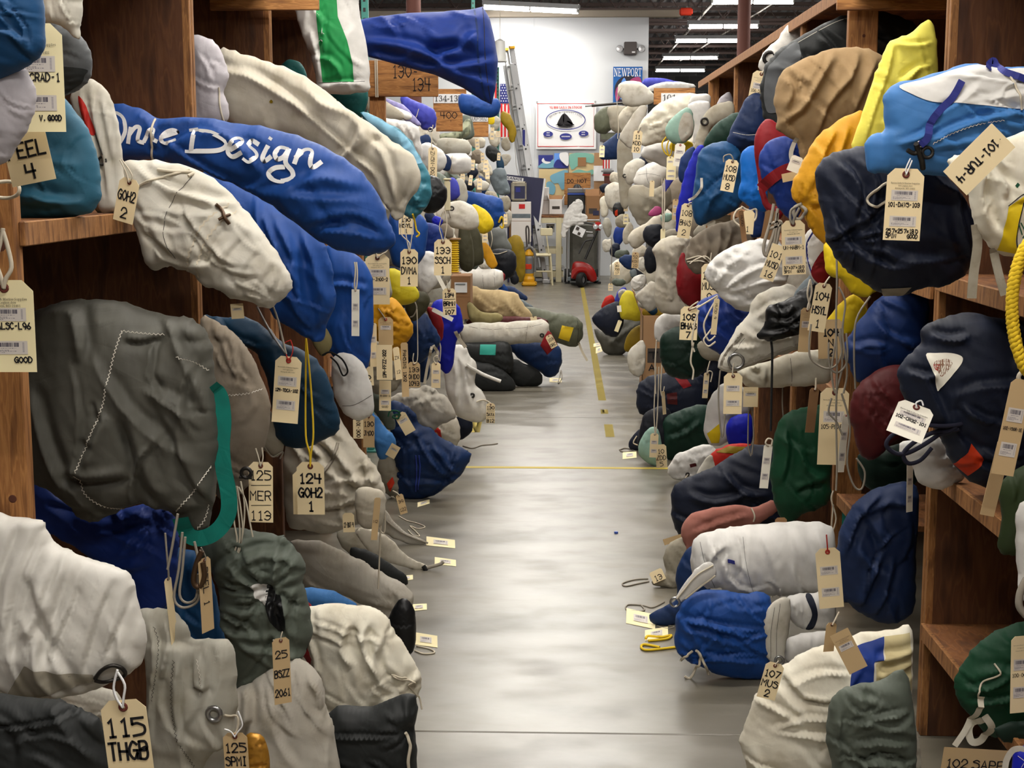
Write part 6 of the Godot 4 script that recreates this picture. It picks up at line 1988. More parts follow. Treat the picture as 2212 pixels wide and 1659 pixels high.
	floor_tag("dark edged tag on the floor in front of the dark blue bag", 915, 1088, 26, 8, 10)
	cord_on_floor("loop of cord on the floor below the small black bag", "900,1395 930,1402 938,1410 915,1412 896,1405", 0.003, "rope")
	cord_on_floor("tangle of white cord on the floor left of the aisle", "862,1115 880,1125 900,1130 918,1138 902,1142 886,1136 900,1150 906,1158 892,1156 882,1145", 0.0028, "rope")
	cord_on_floor("cord end with a metal clip on the floor behind the dark blue bag", "1000,963 1020,968 1040,962 1062,960 1075,958", 0.0035, "rope_grey")
	# pile on the floor farther on
	bag("rolled_sail", "white rolled sail on top of the floor pile, left of the aisle", "satin", 12.1, 0.95, "986,590 1030,585 1078,584 1084,600 1082,618 1050,625 1010,623 988,612", {"f": 4, "fa": 85, "stitch": [["thread_dark", 0.5, 0, 0, "1043,586 1046,622"], ["thread_dark", 0.5, 0, 0, "1068,586 1070,620"]]})
	bag("sail_bag", "beige canvas bag tied at its end, in the floor pile", "beige", 11.4, 0.8, "1014,620 1050,628 1110,634 1126,655 1148,687 1130,692 1080,684 1040,671 1014,652", {"f": 4, "fa": 40, "c": ["5 8 1100,640 1105,665 1130,690", "5 7 1080,660 1060,675 1040,670"]})
	bag("sail_bag", "khaki canvas bag under the beige bag in the floor pile", "khaki", 10.95, 0.75, "1013,654 1040,675 1080,679 1081,693 1050,699 1018,692", {"f": 3})
	bag("sail_bag", "dark red bag squeezed in the floor pile, between beige and white", "maroon", 11.25, 0.7, "1018,690 1100,686 1152,688 1184,696 1150,706 1022,702", {"f": 2})
	bag("rolled_sail", "white rolled sail with a dark eyelet, lowest roll of the floor pile", "offwhite", 10.75, 0.95, "998,706 1060,700 1130,697 1177,694 1183,712 1181,728 1168,736 1100,741 1010,743 998,726", {"f": 5, "fa": 85, "ring": [["steel_dark", 1171, 722, 3.4, 1.6, "eyelet"]], "stitch": [["thread_dark", 0.5, 0, 0, "1012,704 1060,709 1130,706 1172,698"], ["thread_dark", 0.5, 0, 0, "1141,697 1138,716 1136,737"]]})
	bag("sail_bag", "olive green tube bag with a yellow label, sticking out of the floor pile", "olive", 11.7, 0.9, "1138,666 1190,675 1245,689 1257,710 1253,735 1238,746 1200,736 1160,716 1138,692", {"f": 4, "fa": 15, "patch": [["sticker_yellow", "1214,700 1239,705 1229,736 1206,728", "yellow_label"]], "stitch": [["thread_dark", 1.2, 0, 0, "1247,692 1249,715 1246,742"]], "strap": [["rope", 5.0, "1250,740 1258,760 1268,778", 1, "webbing_tail"]]})
	bag("sail_bag", "charcoal bag with a teal label under the lowest white roll", "charcoal", 10.65, 0.7, "998,745 1050,742 1094,743 1106,765 1101,802 1060,792 1020,787 998,772", {"f": 3, "patch": [["sticker_teal", "1038,743 1072,743 1071,765 1037,764", "teal_label"]]})
	bag("sail_bag", "dark grey bag with a flat cloth tail on the floor, foot of the pile", "charcoal", 10.4, 0.6, "1003,782 1050,786 1086,802 1112,839 1060,843 1020,836 1000,802", {"fl": 1, "f": 4, "fa": 40})
	bag("sail_bag", "dark blue bag lowest in the floor pile, below the red pouch", "midblue", 10.95, 0.75, "1098,742 1170,738 1206,750 1211,780 1201,806 1185,811 1158,796 1120,770", {"f": 3, "fa": 35})
	bag("sail_bag", "charcoal bag tucked under the dark blue bag at the pile's foot", "charcoal", 10.7, 0.7, "1098,776 1140,790 1166,806 1169,826 1150,833 1108,828 1094,806", {"fl": 1, "f": 4})
	bag("pouch", "small red pouch with a tag hanging from the white roll's end", "red", 10.5, 0.4, "1184,714 1190,718 1205,745 1182,767 1167,746 1175,728", {"sharp": 1, "f": 2, "cat": "pouch"})
	tag("manila tag tied to the red pouch of the floor pile", 1184, 724, 15, 30, 10.35, [-28], ["103", "ORC"], {"pen": 0.07})
	tag("manila tag at the end of the beige bag in the floor pile", 1152, 684, 14, 11, 11.2, [-10], [""], {"square": 1})
	carton("brown carton with a white label standing behind the tag 134 BRMN", 974, 596, 1016, 690, 10.95, 0.3, "cardboard", false)
	var ct := get_child(get_child_count() - 1) as Node3D
	put("shipping_label", flat_box(982, 610, 1009, 632, 10.945, 0.001, ct.position, 0.0), M.paper, ct)
	put("label_print", flat_box(984, 613, 1005, 615, 10.942, 0.001, ct.position, 0.0), M.bluegrey, ct)
	floor_tag("white tag on the floor under the dark blue bag's end, floor pile", 1200, 822, 26, 8, 0)
	cord_on_floor("loose cord hanging from the dark blue bag of the floor pile to the floor", "1212,800 1214,815 1206,828 1212,800", 0.004, "rope_grey")


func floor_tag(label: String, x: float, y: float, w: float, h: float, slope: float) -> void:
	var c := floor_at(x, y)
	var root := thing("shipping_tag", label, "tag", c)
	var a := floor_at(x - w / 2, y + slope * 0.4) - c
	var b := floor_at(x + w / 2, y - slope * 0.4) - c
	var n := floor_at(x, y - h / 2) - c
	var st := st_new()
	var t := Vector3(0, 0.0008, 0)
	var up := Vector3(0, 0.006, 0)
	quad(st, a - n + t * 2, a + n + up, b + n + up * 0.5, b - n + t * 2)
	quad(st, b - n + t, b + n + up * 0.5 - t, a + n + up - t, a - n + t)
	put("card", st.commit(), M.manila_pale, root)
	var s2 := st_new()
	var m := (a + b) / 2
	quad(s2, a * 0.5 - n * 0.5 + t * 5, a * 0.5 + n * 0.4 + up, b * 0.5 + n * 0.4 + up, b * 0.5 - n * 0.5 + t * 5)
	put("barcode_sticker", s2.commit(), M.sticker, root)


func cord_on_floor(label: String, places: String, r: float, mat: String) -> void:
	var line := PackedVector3Array()
	for p in pts(places):
		line.append(floor_at(p.x, p.y, r))
	var o := put("loose_cord", tube_mesh(smooth3(line, 5), r, 6), M[mat])
	tag_as(o, label, "cord")


func left_far() -> void:
	bag("folded_sail", "pointed stone coloured sail below the 130-134 board", "stone", 7.6, 0.6, "783,200 797,193 830,219 872,252 850,259 820,256 798,242", {"f": 4, "fa": 30})
	bag("folded_sail", "white pleated sail below the pointed stone coloured one, upper left", "white", 7.3, 0.6, "803,254 840,259 896,270 906,300 911,342 900,332 870,302 838,286", {"f": 2, "c": ["3 5 845,262 860,285 875,310", "3 5 860,264 880,295 895,330", "3 5 880,268 895,300 903,335"], "ring": [["steel", 930, 280, 4, 1.5, "clew_ring"]]})
	bag("sail_bag", "violet blue bag tied round, below the 134-135 board", "purpleblue", 8.4, 0.8, "868,208 895,221 930,234 941,255 936,276 920,279 904,266 878,246", {"f": 4, "fa": 30, "cord": [["rope", 0.8, "906,236 902,250 898,258", 1, "tie_cord"]]})
	bag("plastic_bag", "lilac plastic wrapped bundle with a white fender end, upper left", "lilac", 8.0, 0.7, "832,214 870,228 896,254 908,270 880,262 850,238", {"f": 3, "cat": "bag"})
	bag("fender", "white tube end in the lilac wrapping", "plastic_white", 7.8, 0.9, "843,229 862,236 886,246 887,256 874,257 850,243", {"f": 0, "n": 0.0, "cat": "fender"})
	bag("rolled_sail", "camouflage patterned roll below the 400 board", "camouflage", 10.6, 0.9, "953,290 985,284 1012,256 1014,288 992,300 958,301", {"f": 3})
	bag("folded_sail", "grey-green cloth end behind the 400 board", "greygreen", 11.0, 0.7, "997,256 1014,252 1022,280 1020,296 1000,298", {"f": 3})
	bag("rolled_sail", "flat grey-white roll under the camouflage roll", "ltgrey", 10.0, 0.8, "948,302 1004,304 1016,326 1004,334 958,332", {"f": 5, "fa": 5})
	bag("rolled_sail", "white roll with a tie, right of the tag on the white bag", "white", 9.5, 0.9, "962,336 1006,334 1016,354 1010,372 972,372 956,355", {"f": 4, "cord": [["rope", 0.8, "978,336 976,354 978,371", 1, "tie_cord"]]})
	bag("sail_bag", "blue-grey bag end left of the white tied roll", "denim", 9.3, 0.8, "952,336 968,338 974,356 968,368 954,362", {"f": 2})
	bag("sail_bag", "knotted white bag under the violet blue bag, upper left", "white", 8.6, 0.75, "904,322 926,310 956,330 962,350 950,368 914,366 906,346", {"f": 6})
	bag("sail_bag", "dark blue cloth corner beside the knotted white bag", "midblue", 8.9, 0.6, "903,300 925,292 930,312 912,328 905,320", {"f": 2})
	bag("sail_bag", "bright blue bag gathered at its right end, mid left far along the aisle", "blue", 12.2, 0.8, "1003,416 1040,420 1080,432 1086,455 1091,466 1066,491 1040,472 1008,442", {"f": 6, "fa": 20, "g": [[1083, 458, 4, 12, 14]], "cord": [["rope_yellow", 2.2, "1078,480 1084,468 1088,478 1086,492 1080,488", 3, "rope_loop"]]})
	bag("sail_bag", "bright yellow bag beside the blue gathered bag, far left", "yellow", 11.2, 0.8, "1020,444 1045,454 1063,475 1061,496 1040,503 1024,492", {"f": 6, "fa": 45})
	bag("folded_sail", "off-white folded sail with a black eyelet, above the rope spool", "offwhite", 9.6, 0.7, "946,456 975,438 1010,440 1031,466 1027,492 990,492 952,476", {"f": 5, "fa": 10, "ring": [["steel_dark", 977, 450, 4.2, 1.4, "eyelet"]], "cord": [["rope_grey", 1.2, "955,480 957,460 970,455 975,470", 3, "cord_loop"]]})
	bag("sail_bag", "violet blue flap hanging above the eyelet sail", "purpleblue", 10.4, 0.5, "968,390 984,388 992,420 972,430", {"f": 3})
	bag("folded_sail", "grey sail with black lettering marks above the eyelet sail", "ltgrey", 10.6, 0.5, "985,390 1003,394 1008,432 992,440", {"f": 3})
	bag("sail_bag", "olive brown cloth hanging in folds beside the rope spool, left one", "darkolive", 10.3, 0.6, "994,490 1010,486 1020,530 1020,578 1000,582 992,560", {"f": 4, "fa": 85})
	bag("sail_bag", "olive brown cloth hanging in folds, right one of the two", "darkolive", 10.6, 0.6, "1014,494 1034,500 1044,560 1030,572 1016,570", {"f": 4, "fa": 80})
	bag("sail_bag", "mid grey bag with a cord, right of the yellow bag", "midgrey", 13.2, 0.7, "1054,495 1085,494 1096,520 1102,541 1066,542 1057,520", {"f": 4, "cord": [["rope", 1.0, "1060,494 1064,515 1060,535", 2, "cord"]]})
	bag("sail_bag", "dark navy bag with a white cord edge, low far left", "ink_navy", 12.6, 0.7, "1058,546 1095,540 1113,555 1109,590 1086,602 1064,582", {"f": 5, "fa": 60, "cord": [["rope", 0.8, "1058,545 1075,548 1096,542", 1, "cord"]]})
	bag("sail_bag", "slim mustard yellow cloth hanging left of the dark navy bag", "gold", 12.2, 0.6, "1039,524 1058,536 1073,570 1060,578 1046,556", {"f": 4, "fa": 60})
	bag("oilskin_jacket", "mustard yellow oilskin hanging beside the vacuum cleaner", "mustard", 18.5, 0.5, "1099,516 1122,512 1132,550 1131,600 1120,606 1108,572 1096,542", {"f": 7, "fa": 80, "cat": "jacket"})
	bag("sail_bag", "grey-blue bag lying on the floor beyond the white roll, left", "denim", 14.2, 0.6, "1080,620 1110,622 1134,640 1136,648 1110,642 1084,636", {"f": 3})
	bag("sail_bag", "sloping blue cloth on the floor beyond the beige bag", "bluegrey", 13.0, 0.5, "1100,640 1130,650 1160,672 1146,672 1118,660", {"f": 2})
	bag("sail_bag", "dark red rolled end beside the top white roll", "red", 12.4, 0.8, "1082,590 1090,594 1088,606 1080,612", {"f": 1})
	bag("sail_bag", "royal blue end below the top white roll", "blue", 12.5, 0.7, "1080,612 1092,618 1096,630 1082,630", {"f": 1})
	# rope spool
	var c := at(981, 553, 9.4)
	var k := thing("rope_spool", "spool of orange-yellow rope behind the tag 133 SSCH 1", "spool", c)
	var st := st_new()
	for i in 15:
		add_lathe(st, PackedVector2Array([Vector2(0.022, -0.108 + i * 0.0144), Vector2(0.031, -0.1044 + i * 0.0144), Vector2(0.034, -0.1008 + i * 0.0144), Vector2(0.031, -0.0972 + i * 0.0144), Vector2(0.022, -0.0936 + i * 0.0144)]), 14)
	put("rope_turns", st.commit(), M.rope_yellow, k)
	for y in [-0.115, 0.108]:
		put("flange", lathe_mesh(PackedVector2Array([Vector2(0.0, y), Vector2(0.046, y), Vector2(0.046, y + 0.008), Vector2(0.0, y + 0.008)]), 18), M.cardboard_pale, k)
	# white fender post
	c = at(966, 420, 8.8)
	k = thing("fender", "upright cream plastic post with a collar behind the black bag, left", "fender", c)
	put("post", box_mesh(Vector3(-0.018, -0.1, -0.03), Vector3(0.018, 0.085, 0.0), 0.006), M.cream_paint, k)
	put("collar", box_mesh(Vector3(-0.024, 0.085, -0.036), Vector3(0.024, 0.098, 0.006), 0.004), M.cream_paint, k)
	bag("plastic_bag", "clear-grey crumpled plastic bag above the bright blue gathered bag", "bluegrey", 15.5, 0.5, "1062,372 1088,366 1096,395 1100,415 1082,420 1066,404", {"f": 9, "fh": 2.0, "cat": "bag"})
	bag("folded_sail", "yellow cloth corner beside the 400-502 board", "yellow", 12.6, 0.5, "1054,254 1066,252 1066,266 1055,266", {"f": 1})
	bag("oilskin_jacket", "mustard oilskin sleeve hanging in front of the striped flag", "mustard", 17.0, 0.6, "1085,242 1100,250 1112,275 1112,300 1104,306 1098,280 1084,262", {"f": 3, "cat": "jacket"})
	# the crowd of pale bundles along the far left racks, each its own
	var spots := [
		[1040, 272, 22, 26, 13.5, "offwhite", "pale bundle right of the 400-502 board"], [1070, 268, 18, 20, 15.5, "ltgrey", "pale grey bundle below the flags"], [1030, 305, 26, 24, 12.5, "canvas", "cream bundle under the 400-502 board"],
		[1068, 300, 24, 22, 15.0, "canvas", "cream bundle left of the ladder's upper half"], [1092, 312, 16, 20, 17.5, "stone", "stone coloured bundle touching the ladder's rails"], [1030, 338, 24, 20, 12.8, "taupe", "dark taupe bundle among the pale ones, far left"],
		[1064, 332, 22, 26, 15.5, "charcoal", "charcoal and white bundle left of the ladder"], [1090, 345, 18, 20, 17.5, "greywhite", "grey-white bundle beside the ladder, level with the banner's foot"], [1020, 372, 20, 20, 12.2, "navy", "navy bundle in the far left tags"],
		[1048, 365, 24, 24, 14.0, "canvas", "canvas bundle above the plastic bag, far left"], [1080, 352, 12, 22, 16.5, "petrol", "teal striped bundle beside the small red tag"], [1012, 400, 18, 18, 12.4, "ink_navy", "navy bundle above the blue gathered bag"],
		[1040, 400, 22, 20, 14.2, "offwhite", "off-white funnel shaped bundle, far left"], [1062, 425, 22, 16, 15.2, "stone", "stone bundle on the blue gathered bag"], [1092, 440, 18, 22, 17.0, "stone", "stone bundle left of the white carton"],
		[1095, 472, 16, 26, 17.6, "greywhite", "grey bundle at the edge of the brown carton"], [1030, 520, 22, 26, 12.8, "stone", "stone bundle behind the olive cloths"], [1068, 512, 16, 20, 14.6, "mintgreen", "pale green bundle behind the grey bag, far left"],
		[1020, 575, 22, 14, 13.4, "greygreen", "grey-green bundle above the top white roll"], [1050, 572, 20, 14, 14.2, "offwhite", "off-white bundle right above the top white roll"], [1092, 585, 20, 18, 16.2, "greywhite", "grey wedge behind the dark navy bag"],
		[1110, 600, 16, 20, 16.0, "ink_navy", "black-blue trouser leg shape beside the vacuum cleaner"], [1000, 372, 16, 14, 11.4, "bluegrey", "grey tool end under the white tied roll"], [925, 440, 20, 20, 9.6, "orange", "orange corner behind the small black bag"],
		[930, 470, 22, 18, 8.9, "denim", "dull blue bundle below the small black bag"], [945, 478, 14, 18, 8.4, "cobalt", "vivid blue triangle beside the eyelet sail"], [965, 500, 22, 22, 9.2, "taupe", "taupe bundle above the rope spool"],
		[1010, 330, 14, 12, 11.8, "white", "white folded corner with blue edge, far left"], [1000, 456, 14, 14, 10.9, "stone", "stone coloured knot above the eyelet sail"], [985, 360, 12, 14, 11.0, "royal", "royal blue scrap between pale rolls"],
	]
	rng.seed = 41
	for s: Array in spots:
		blob(s[0], s[1], s[2], s[3], s[4], s[5], s[6])
	var tg := [[1030, 300, 9, 22, "tag by the 400-502 board"], [1064, 275, 8, 26, "long tag under the flags"], [1042, 330, 8, 20, "tag on the cream bundle"], [1078, 330, 7, 16, "small tag left of the ladder"], [1022, 345, 9, 22, "tag over the dark taupe bundle"], [1050, 345, 10, 26, "tag with a bar code"], [1000, 375, 10, 17, "tag above the navy bundle"], [1018, 378, 8, 22, "narrow tag above the blue gathered bag"], [1036, 385, 10, 24, "tag over the funnel shaped bundle"], [1052, 362, 9, 24, "brown tag in the middle of the far bundles"], [1092, 462, 8, 22, "tag beside the brown carton's edge"], [1048, 502, 12, 22, "tag below the yellow bag"], [1030, 468, 8, 28, "tag hanging from the eyelet sail"], [935, 460, 9, 12, "small tag under the small black bag"], [1076, 283, 10, 12, "white card near the oilskin sleeve"]]
	for i in tg.size():
		var t: Array = tg[i]
		tag("far left %s" % t[4] if not t[4].begins_with("small") else "%s, far left" % t[4], t[0], t[1], t[2], t[3], 9.5 + 0.2 * i, [rng.randf_range(-8, 8), 0], [""], {"print": "plain"})
	filler(-1.0)
	# a long tag on the knotted white bag
	tag("long manila tag lettered lengthwise hanging over the knotted white bag", 935, 318, 19, 66, 7.6, [1], ["ZNSN-DOZ"], {"rot": -90.0, "string": ["rope", 1.2, "-3,-10 -2,-35 0,-50"]})


func filler(side: float) -> void:                         # the bundles packed behind the ones that can be told apart
	rng.seed = 91 if side < 0 else 57
	var cols := ["offwhite", "canvas", "greywhite", "stone", "white", "ltgrey", "canvas", "midblue", "navy", "taupe", "offwhite", "greygreen"]
	for i in 58:
		var d := lerpf(9.4, 20.0 if side < 0 else 17.5, (i + 0.5) / 58.0)
		var v := Vector3(side * rng.randf_range(1.15, 1.38), rng.randf_range(0.12, 2.0 if side < 0 else 1.95), -d)
		var c := (v - EYE) * cb
		var sz := 0.42 * F / d
		rng.seed = i * 13 + 5
		blob(W / 2 - c.x / c.z * F, H / 2 + c.y / c.z * F, sz, sz * 0.72, d, cols[(i * 5) % 12], "sail bundle packed into the far %s racks, mostly hidden by others" % ["left", "right"][int(side > 0)])
		get_child(get_child_count() - 1).set_meta("group", "bundles packed into the far %s racks" % ["left", "right"][int(side > 0)])


func blob(x: float, y: float, w: float, h: float, d: float, col: String, label: String, cat := "sail bag") -> void:        # a small distant bundle
	var s := ""
	var n := 9
	var ph := rng.randf() * TAU
	for i in n:
		var a := TAU * i / n
		var r := 1.0 + 0.2 * sin(a * 2.0 + ph) + rng.randf_range(-0.12, 0.12)
		s += "%f,%f " % [x + cos(a) * w * 0.62 * r, y + sin(a) * h * 0.62 * r]
	bag("sail_bag", label, col, d, 0.75, s, {"f": 4, "fa": rng.randf_range(0, 90), "cell": 2.4, "cat": cat, "fh": 1.4})


# ---------------------------------------------------------------- right bins, nearest bays
func right_near() -> void:
	bag("sail_bag", "blue and white bag with a navy webbing strap, top right", "sky", 3.3, 0.62, "1878,300 1912,285 1912,240 1915,200 1945,182 2000,170 2060,150 2110,140 2160,150 2212,148 2290,160 2290,330 2212,330 2160,345 2120,360 2080,375 2030,375 1970,372 1900,372 1876,360", {"f": 7, "fa": 10, "fs": 50, "patch": [["white", "1938,186 2000,170 2060,150 2110,140 2160,150 2212,148 2290,160 2290,232 2212,238 2120,232 2050,225 2000,222 1960,205", "white_top", 1]], "c": ["8 12 1985,312 2050,280 2130,255 2210,250", "7 -9 2000,330 2060,322 2120,310", "7 10 1925,310 1970,300 2010,270", "8 10 2090,228 2140,240 2200,245"], "strap": [["emblem_blue", 15, "2060,182 2040,215 2010,245 1994,270 1986,300 1976,312", 6, "webbing_strap"], ["emblem_blue", 14, "2125,150 2142,132 2150,145 2160,158 2195,172 2290,210", 6, "webbing_strap"]], "stitch": [["thread_white", 1.2, 1.4, 4, "2000,312 2040,290 2090,272 2150,262"], ["thread_white", 1.2, 2.5, 6, "2062,186 2040,216", "strap_stitching"]], "cord": [["rope", 2.6, "2160,148 2180,195 2190,240", 3, "tie_cord"], ["steel_dark", 6.0, "1962,312 1970,330 1978,350 1982,365", 12, "fitting"], ["steel_dark", 5.0, "1945,325 1960,332 1975,326", 12, "fitting"]], "ring": [["steel", 1974, 312, 5.5, 3, "eyelet"], ["steel_dark", 1990, 330, 11, 4, "shackle"]]})
	bag("sail_bag", "big dark navy bag behind the tag 101-DAVS-103, right", "navy", 3.48, 0.7, "1768,362 1800,335 1850,322 1900,318 1960,330 2030,370 2070,420 2105,480 2108,540 2080,590 2040,612 1990,620 1940,635 1900,628 1860,600 1830,580 1808,555 1790,520 1782,470 1770,420", {"f": 9, "fa": 45, "fs": 70, "g": [[1822, 520, 12, 18, 40]], "c": ["10 14 1800,350 1840,400 1830,480", "10 12 1850,340 1880,400 1850,470", "12 12 1860,520 1940,560 2040,560", "10 -12 1850,500 1890,450 1920,430"], "cord": [["rope", 3.0, "1912,390 1890,400 1868,415 1858,430 1864,442 1880,444 1900,430 1912,415", 4]], "patch": [["stone", "1898,622 1960,618 1948,638 1908,640", "pale_tab"]]})
	bag("painted_bag", "white cotton bag painted with a yellow band and green strokes, right edge", "cream", 3.05, 0.6, "2052,345 2080,335 2130,318 2180,300 2230,280 2290,270 2290,580 2212,556 2160,545 2140,530 2110,490 2098,440 2094,410 2070,385 2056,365", {"f": 6, "fa": 60, "patch": [["yellow", "2164,446 2198,420 2184,480 2182,520 2190,548 2150,540 2156,490", "yellow_band"]], "c": ["9 13 2070,350 2110,370 2110,420 2130,500", "9 12 2100,345 2150,390 2160,430", "8 -10 2130,400 2140,450 2150,500"], "stitch": [["ink", 2.0, 0, 0, "2164,444 2198,418 2188,470 2184,510 2192,550", "painted_line"], ["ink", 2.4, 0, 0, "2200,415 2204,402 2212,410 2208,424 2216,430", "painted_line"], ["rope_green", 2.4, 0, 0, "2190,480 2200,500 2196,512", "painted_line"], ["rope_green", 2.4, 0, 0, "2186,484 2194,505", "painted_line"], ["rope_green", 2.4, 0, 0, "2200,330 2212,350", "painted_line"], ["rope_green", 7.0, 0, 0, "2180,402 2184,398", "painted_dot"], ["rope_green", 2.2, 0, 0, "2188,530 2196,545", "painted_line"]], "strap": [["stone", 20, "2106,490 2110,530 2102,590 2098,638", 2, "cotton_tape"], ["stone", 18, "2145,540 2156,590 2168,632", 0, "cotton_tape"]]})
	tag("manila tag lettered 101-TUR-4 hanging aslant, upside down, at the right edge", 2168, 292, 72, 140, 2.75, [44], ["101-TUR-4"], {"rot": -90.0, "square": 1, "bare": 1, "string": ["rope_grey", 1, "0,0 1,1"], "pen": 0.045})
	tag("manila tag 101-DAVS-103, 25'7x25'7 SPIN GOOD, on the blue and white bag", 1958, 364, 78, 152, 3.05, [2], ["101-DAVS-103", "25'7x25'7x18'0", "SPIN    GOOD"], {"print": "full", "pen": 0.055, "string": ["print_white", 1.6, "-2,-12 6,-34", "4,-12 10,-30"]})
	bag("sail_bag", "pale yellow shiny bag standing against the right-hand plywood edge", "paleyellow", 4.35, 0.45, "2016,55 2016,250 1990,270 1950,300 1930,330 1900,340 1845,330 1850,290 1870,230 1890,170 1905,130 1925,92 1960,78", {"f": 4, "fa": 70, "c": ["6 9 1925,92 1915,150 1880,250 1862,320", "5 8 1925,95 1970,100 2010,95", "7 9 1940,180 1980,150 2012,140", "7 8 1990,130 1930,220 1900,320"]})
	bag("sail_bag", "golden yellow bag drawn shut with a grey rope, right", "gold", 4.55, 0.68, "1850,245 1868,246 1880,300 1870,350 1850,370 1820,420 1812,470 1805,530 1790,530 1765,510 1745,480 1735,450 1716,430 1712,405 1725,375 1740,345 1765,300 1800,270", {"f": 8, "fa": 60, "g": [[1735, 440, 8, 14, 30]], "c": ["8 12 1800,280 1770,340 1745,410", "8 -8 1740,450 1770,445 1800,440", "8 9 1830,270 1800,350 1780,420"], "cord": [["rope_grey", 4.0, "1730,440 1714,450 1716,470 1728,472 1738,455 1728,444", 6, "rope_loop"]]})
	bag("sail_bag", "yellow bag bulging below the golden one, behind the big navy bag", "yellow", 4.5, 0.7, "1785,525 1830,545 1880,580 1900,600 1892,625 1870,640 1840,630 1815,600 1792,595 1782,560", {"f": 6, "fa": 50})
	bag("sail_bag", "yellow bag end low behind the tag 104 HSYL 1", "yellow", 4.65, 0.65, "1790,690 1835,640 1862,650 1872,680 1850,710 1820,722 1795,720", {"f": 4})
	bag("sail_bag", "large tan cloth bag in front of the right-hand post", "tan", 4.9, 0.6, "1675,215 1685,170 1700,150 1750,125 1800,108 1850,105 1895,118 1912,140 1905,180 1880,230 1860,248 1820,275 1770,310 1752,352 1742,356 1730,330 1722,305 1690,285 1678,275 1682,250", {"f": 6, "fa": 60, "fs": 40, "c": ["10 14 1800,112 1760,180 1720,240 1680,270", "9 13 1850,110 1830,170 1780,230 1745,340", "9 12 1690,165 1705,200 1690,240", "10 12 1890,125 1860,190 1830,260", "8 -9 1720,170 1740,200 1710,250"], "strap": [["offwhite", 9, "1718,300 1708,330 1712,350 1720,340", 3, "cotton_tape"]]})
	bag("sail_bag", "black and steel grey bag arching over the bin behind the tan bag", "charcoal", 5.75, 0.5, "1648,200 1655,150 1670,130 1690,110 1740,80 1800,48 1870,30 1940,40 1985,70 1995,130 1960,150 1900,150 1830,140 1740,200 1712,265 1720,312 1700,310 1680,285 1660,265 1652,240", {"f": 8, "fa": 60, "fh": 1.5, "patch": [["slate", "1648,200 1655,150 1670,132 1692,108 1720,92 1722,130 1708,180 1690,220 1682,240 1660,245 1652,232", "grey_panel", 1]], "c": ["9 14 1760,80 1790,110 1780,150", "9 14 1720,110 1740,140 1800,130"], "stitch": [["thread_white", 1.2, 0, 0, "1690,112 1740,82 1800,50 1840,38", "white_piping"]]})
	bag("sail_bag", "red bag behind the blue bag with a red band, right", "red", 5.3, 0.65, "1632,305 1650,265 1668,262 1690,280 1720,310 1700,330 1670,340 1650,350 1646,395 1660,440 1690,455 1680,470 1650,440 1640,380", {"f": 4})
	bag("sail_bag", "blue bag with a broad red band, hanging beside the golden bag", "royal", 5.05, 0.62, "1645,330 1670,305 1700,300 1730,320 1740,360 1735,410 1725,455 1715,475 1690,455 1672,420 1655,400 1645,370", {"f": 5, "fa": 60, "strap": [["red", 24, "1648,402 1665,384 1690,368 1718,360", 4, "red_band"]]})
	bag("sail_bag", "narrow dark blue bag under the bright azure bag, right", "deepblue", 5.9, 0.6, "1622,440 1648,445 1652,500 1640,510 1622,505", {"f": 2, "fa": 85})
	bag("sail_bag", "bright azure bag drawn up with white cord, right", "azure", 5.6, 0.7, "1602,340 1612,325 1630,317 1648,320 1652,380 1655,450 1630,448 1605,432 1598,420 1604,380", {"f": 7, "fa": 80, "g": [[1606, 425, 5, 12, 22]], "cord": [["rope", 2.2, "1605,448 1590,455 1584,475 1600,490", 6], ["rope", 2.2, "1600,446 1618,455 1632,452 1630,475 1606,484", 6]]})
	bag("sail_bag", "white crinkled bag drawn shut, above the blue bag at mid right", "white", 5.35, 0.72, "1528,590 1540,565 1565,545 1600,530 1640,520 1668,515 1690,540 1700,580 1690,615 1660,650 1640,662 1610,668 1580,655 1560,640 1548,625 1535,610", {"f": 12, "fa": 20, "fs": 30, "fh": 1.1, "g": [[1552, 634, 8, 18, 40]], "c": ["6 9 1555,630 1600,590 1680,560", "6 9 1556,634 1610,615 1680,595", "6 9 1556,640 1610,650 1650,650", "6 9 1545,610 1570,570 1620,535"], "cord": [["rope", 2.0, "1550,638 1530,650 1505,665", 3], ["rope", 2.0, "1550,640 1528,680 1520,705 1530,735 1545,725", 3]]})
	bag("sail_bag", "grey-white bag right of the white crinkled bag, behind the printed tag", "greywhite", 5.5, 0.7, "1675,575 1700,560 1735,570 1760,590 1758,625 1720,655 1690,655 1678,620", {"f": 5})
	bag("sail_bag", "blue bag under the white crinkled bag, mid right", "royal", 5.5, 0.68, "1505,665 1530,645 1560,640 1600,672 1640,650 1680,620 1705,640 1680,680 1640,720 1610,745 1580,765 1550,758 1520,735 1508,700", {"f": 9, "fa": 45, "c": ["7 10 1515,660 1530,680 1545,670", "8 9 1560,660 1590,690 1640,690"]})
	bag("folded_sail", "white folded sail corner with a big eyelet and roped edge, mid right", "offwhite", 5.15, 0.5, "1556,788 1565,765 1580,740 1592,715 1600,702 1620,680 1640,640 1700,620 1730,640 1740,700 1738,740 1700,758 1660,772 1620,785 1590,797 1566,800", {"f": 7, "fa": 20, "c": ["7 11 1602,708 1640,730 1690,725 1735,715", "6 10 1600,715 1580,745 1640,745", "6 9 1625,690 1660,660 1700,650"], "stitch": [["rope_grey", 7.5, 0, 0, "1600,720 1578,748 1560,778 1562,792 1590,792 1640,772 1690,752 1736,740", "boltrope"], ["thread_dark", 0.8, 0, 0, "1606,728 1586,755 1574,775"]], "ring": [["steel", 1588, 778, 16, 3.2, "eyelet"]]})
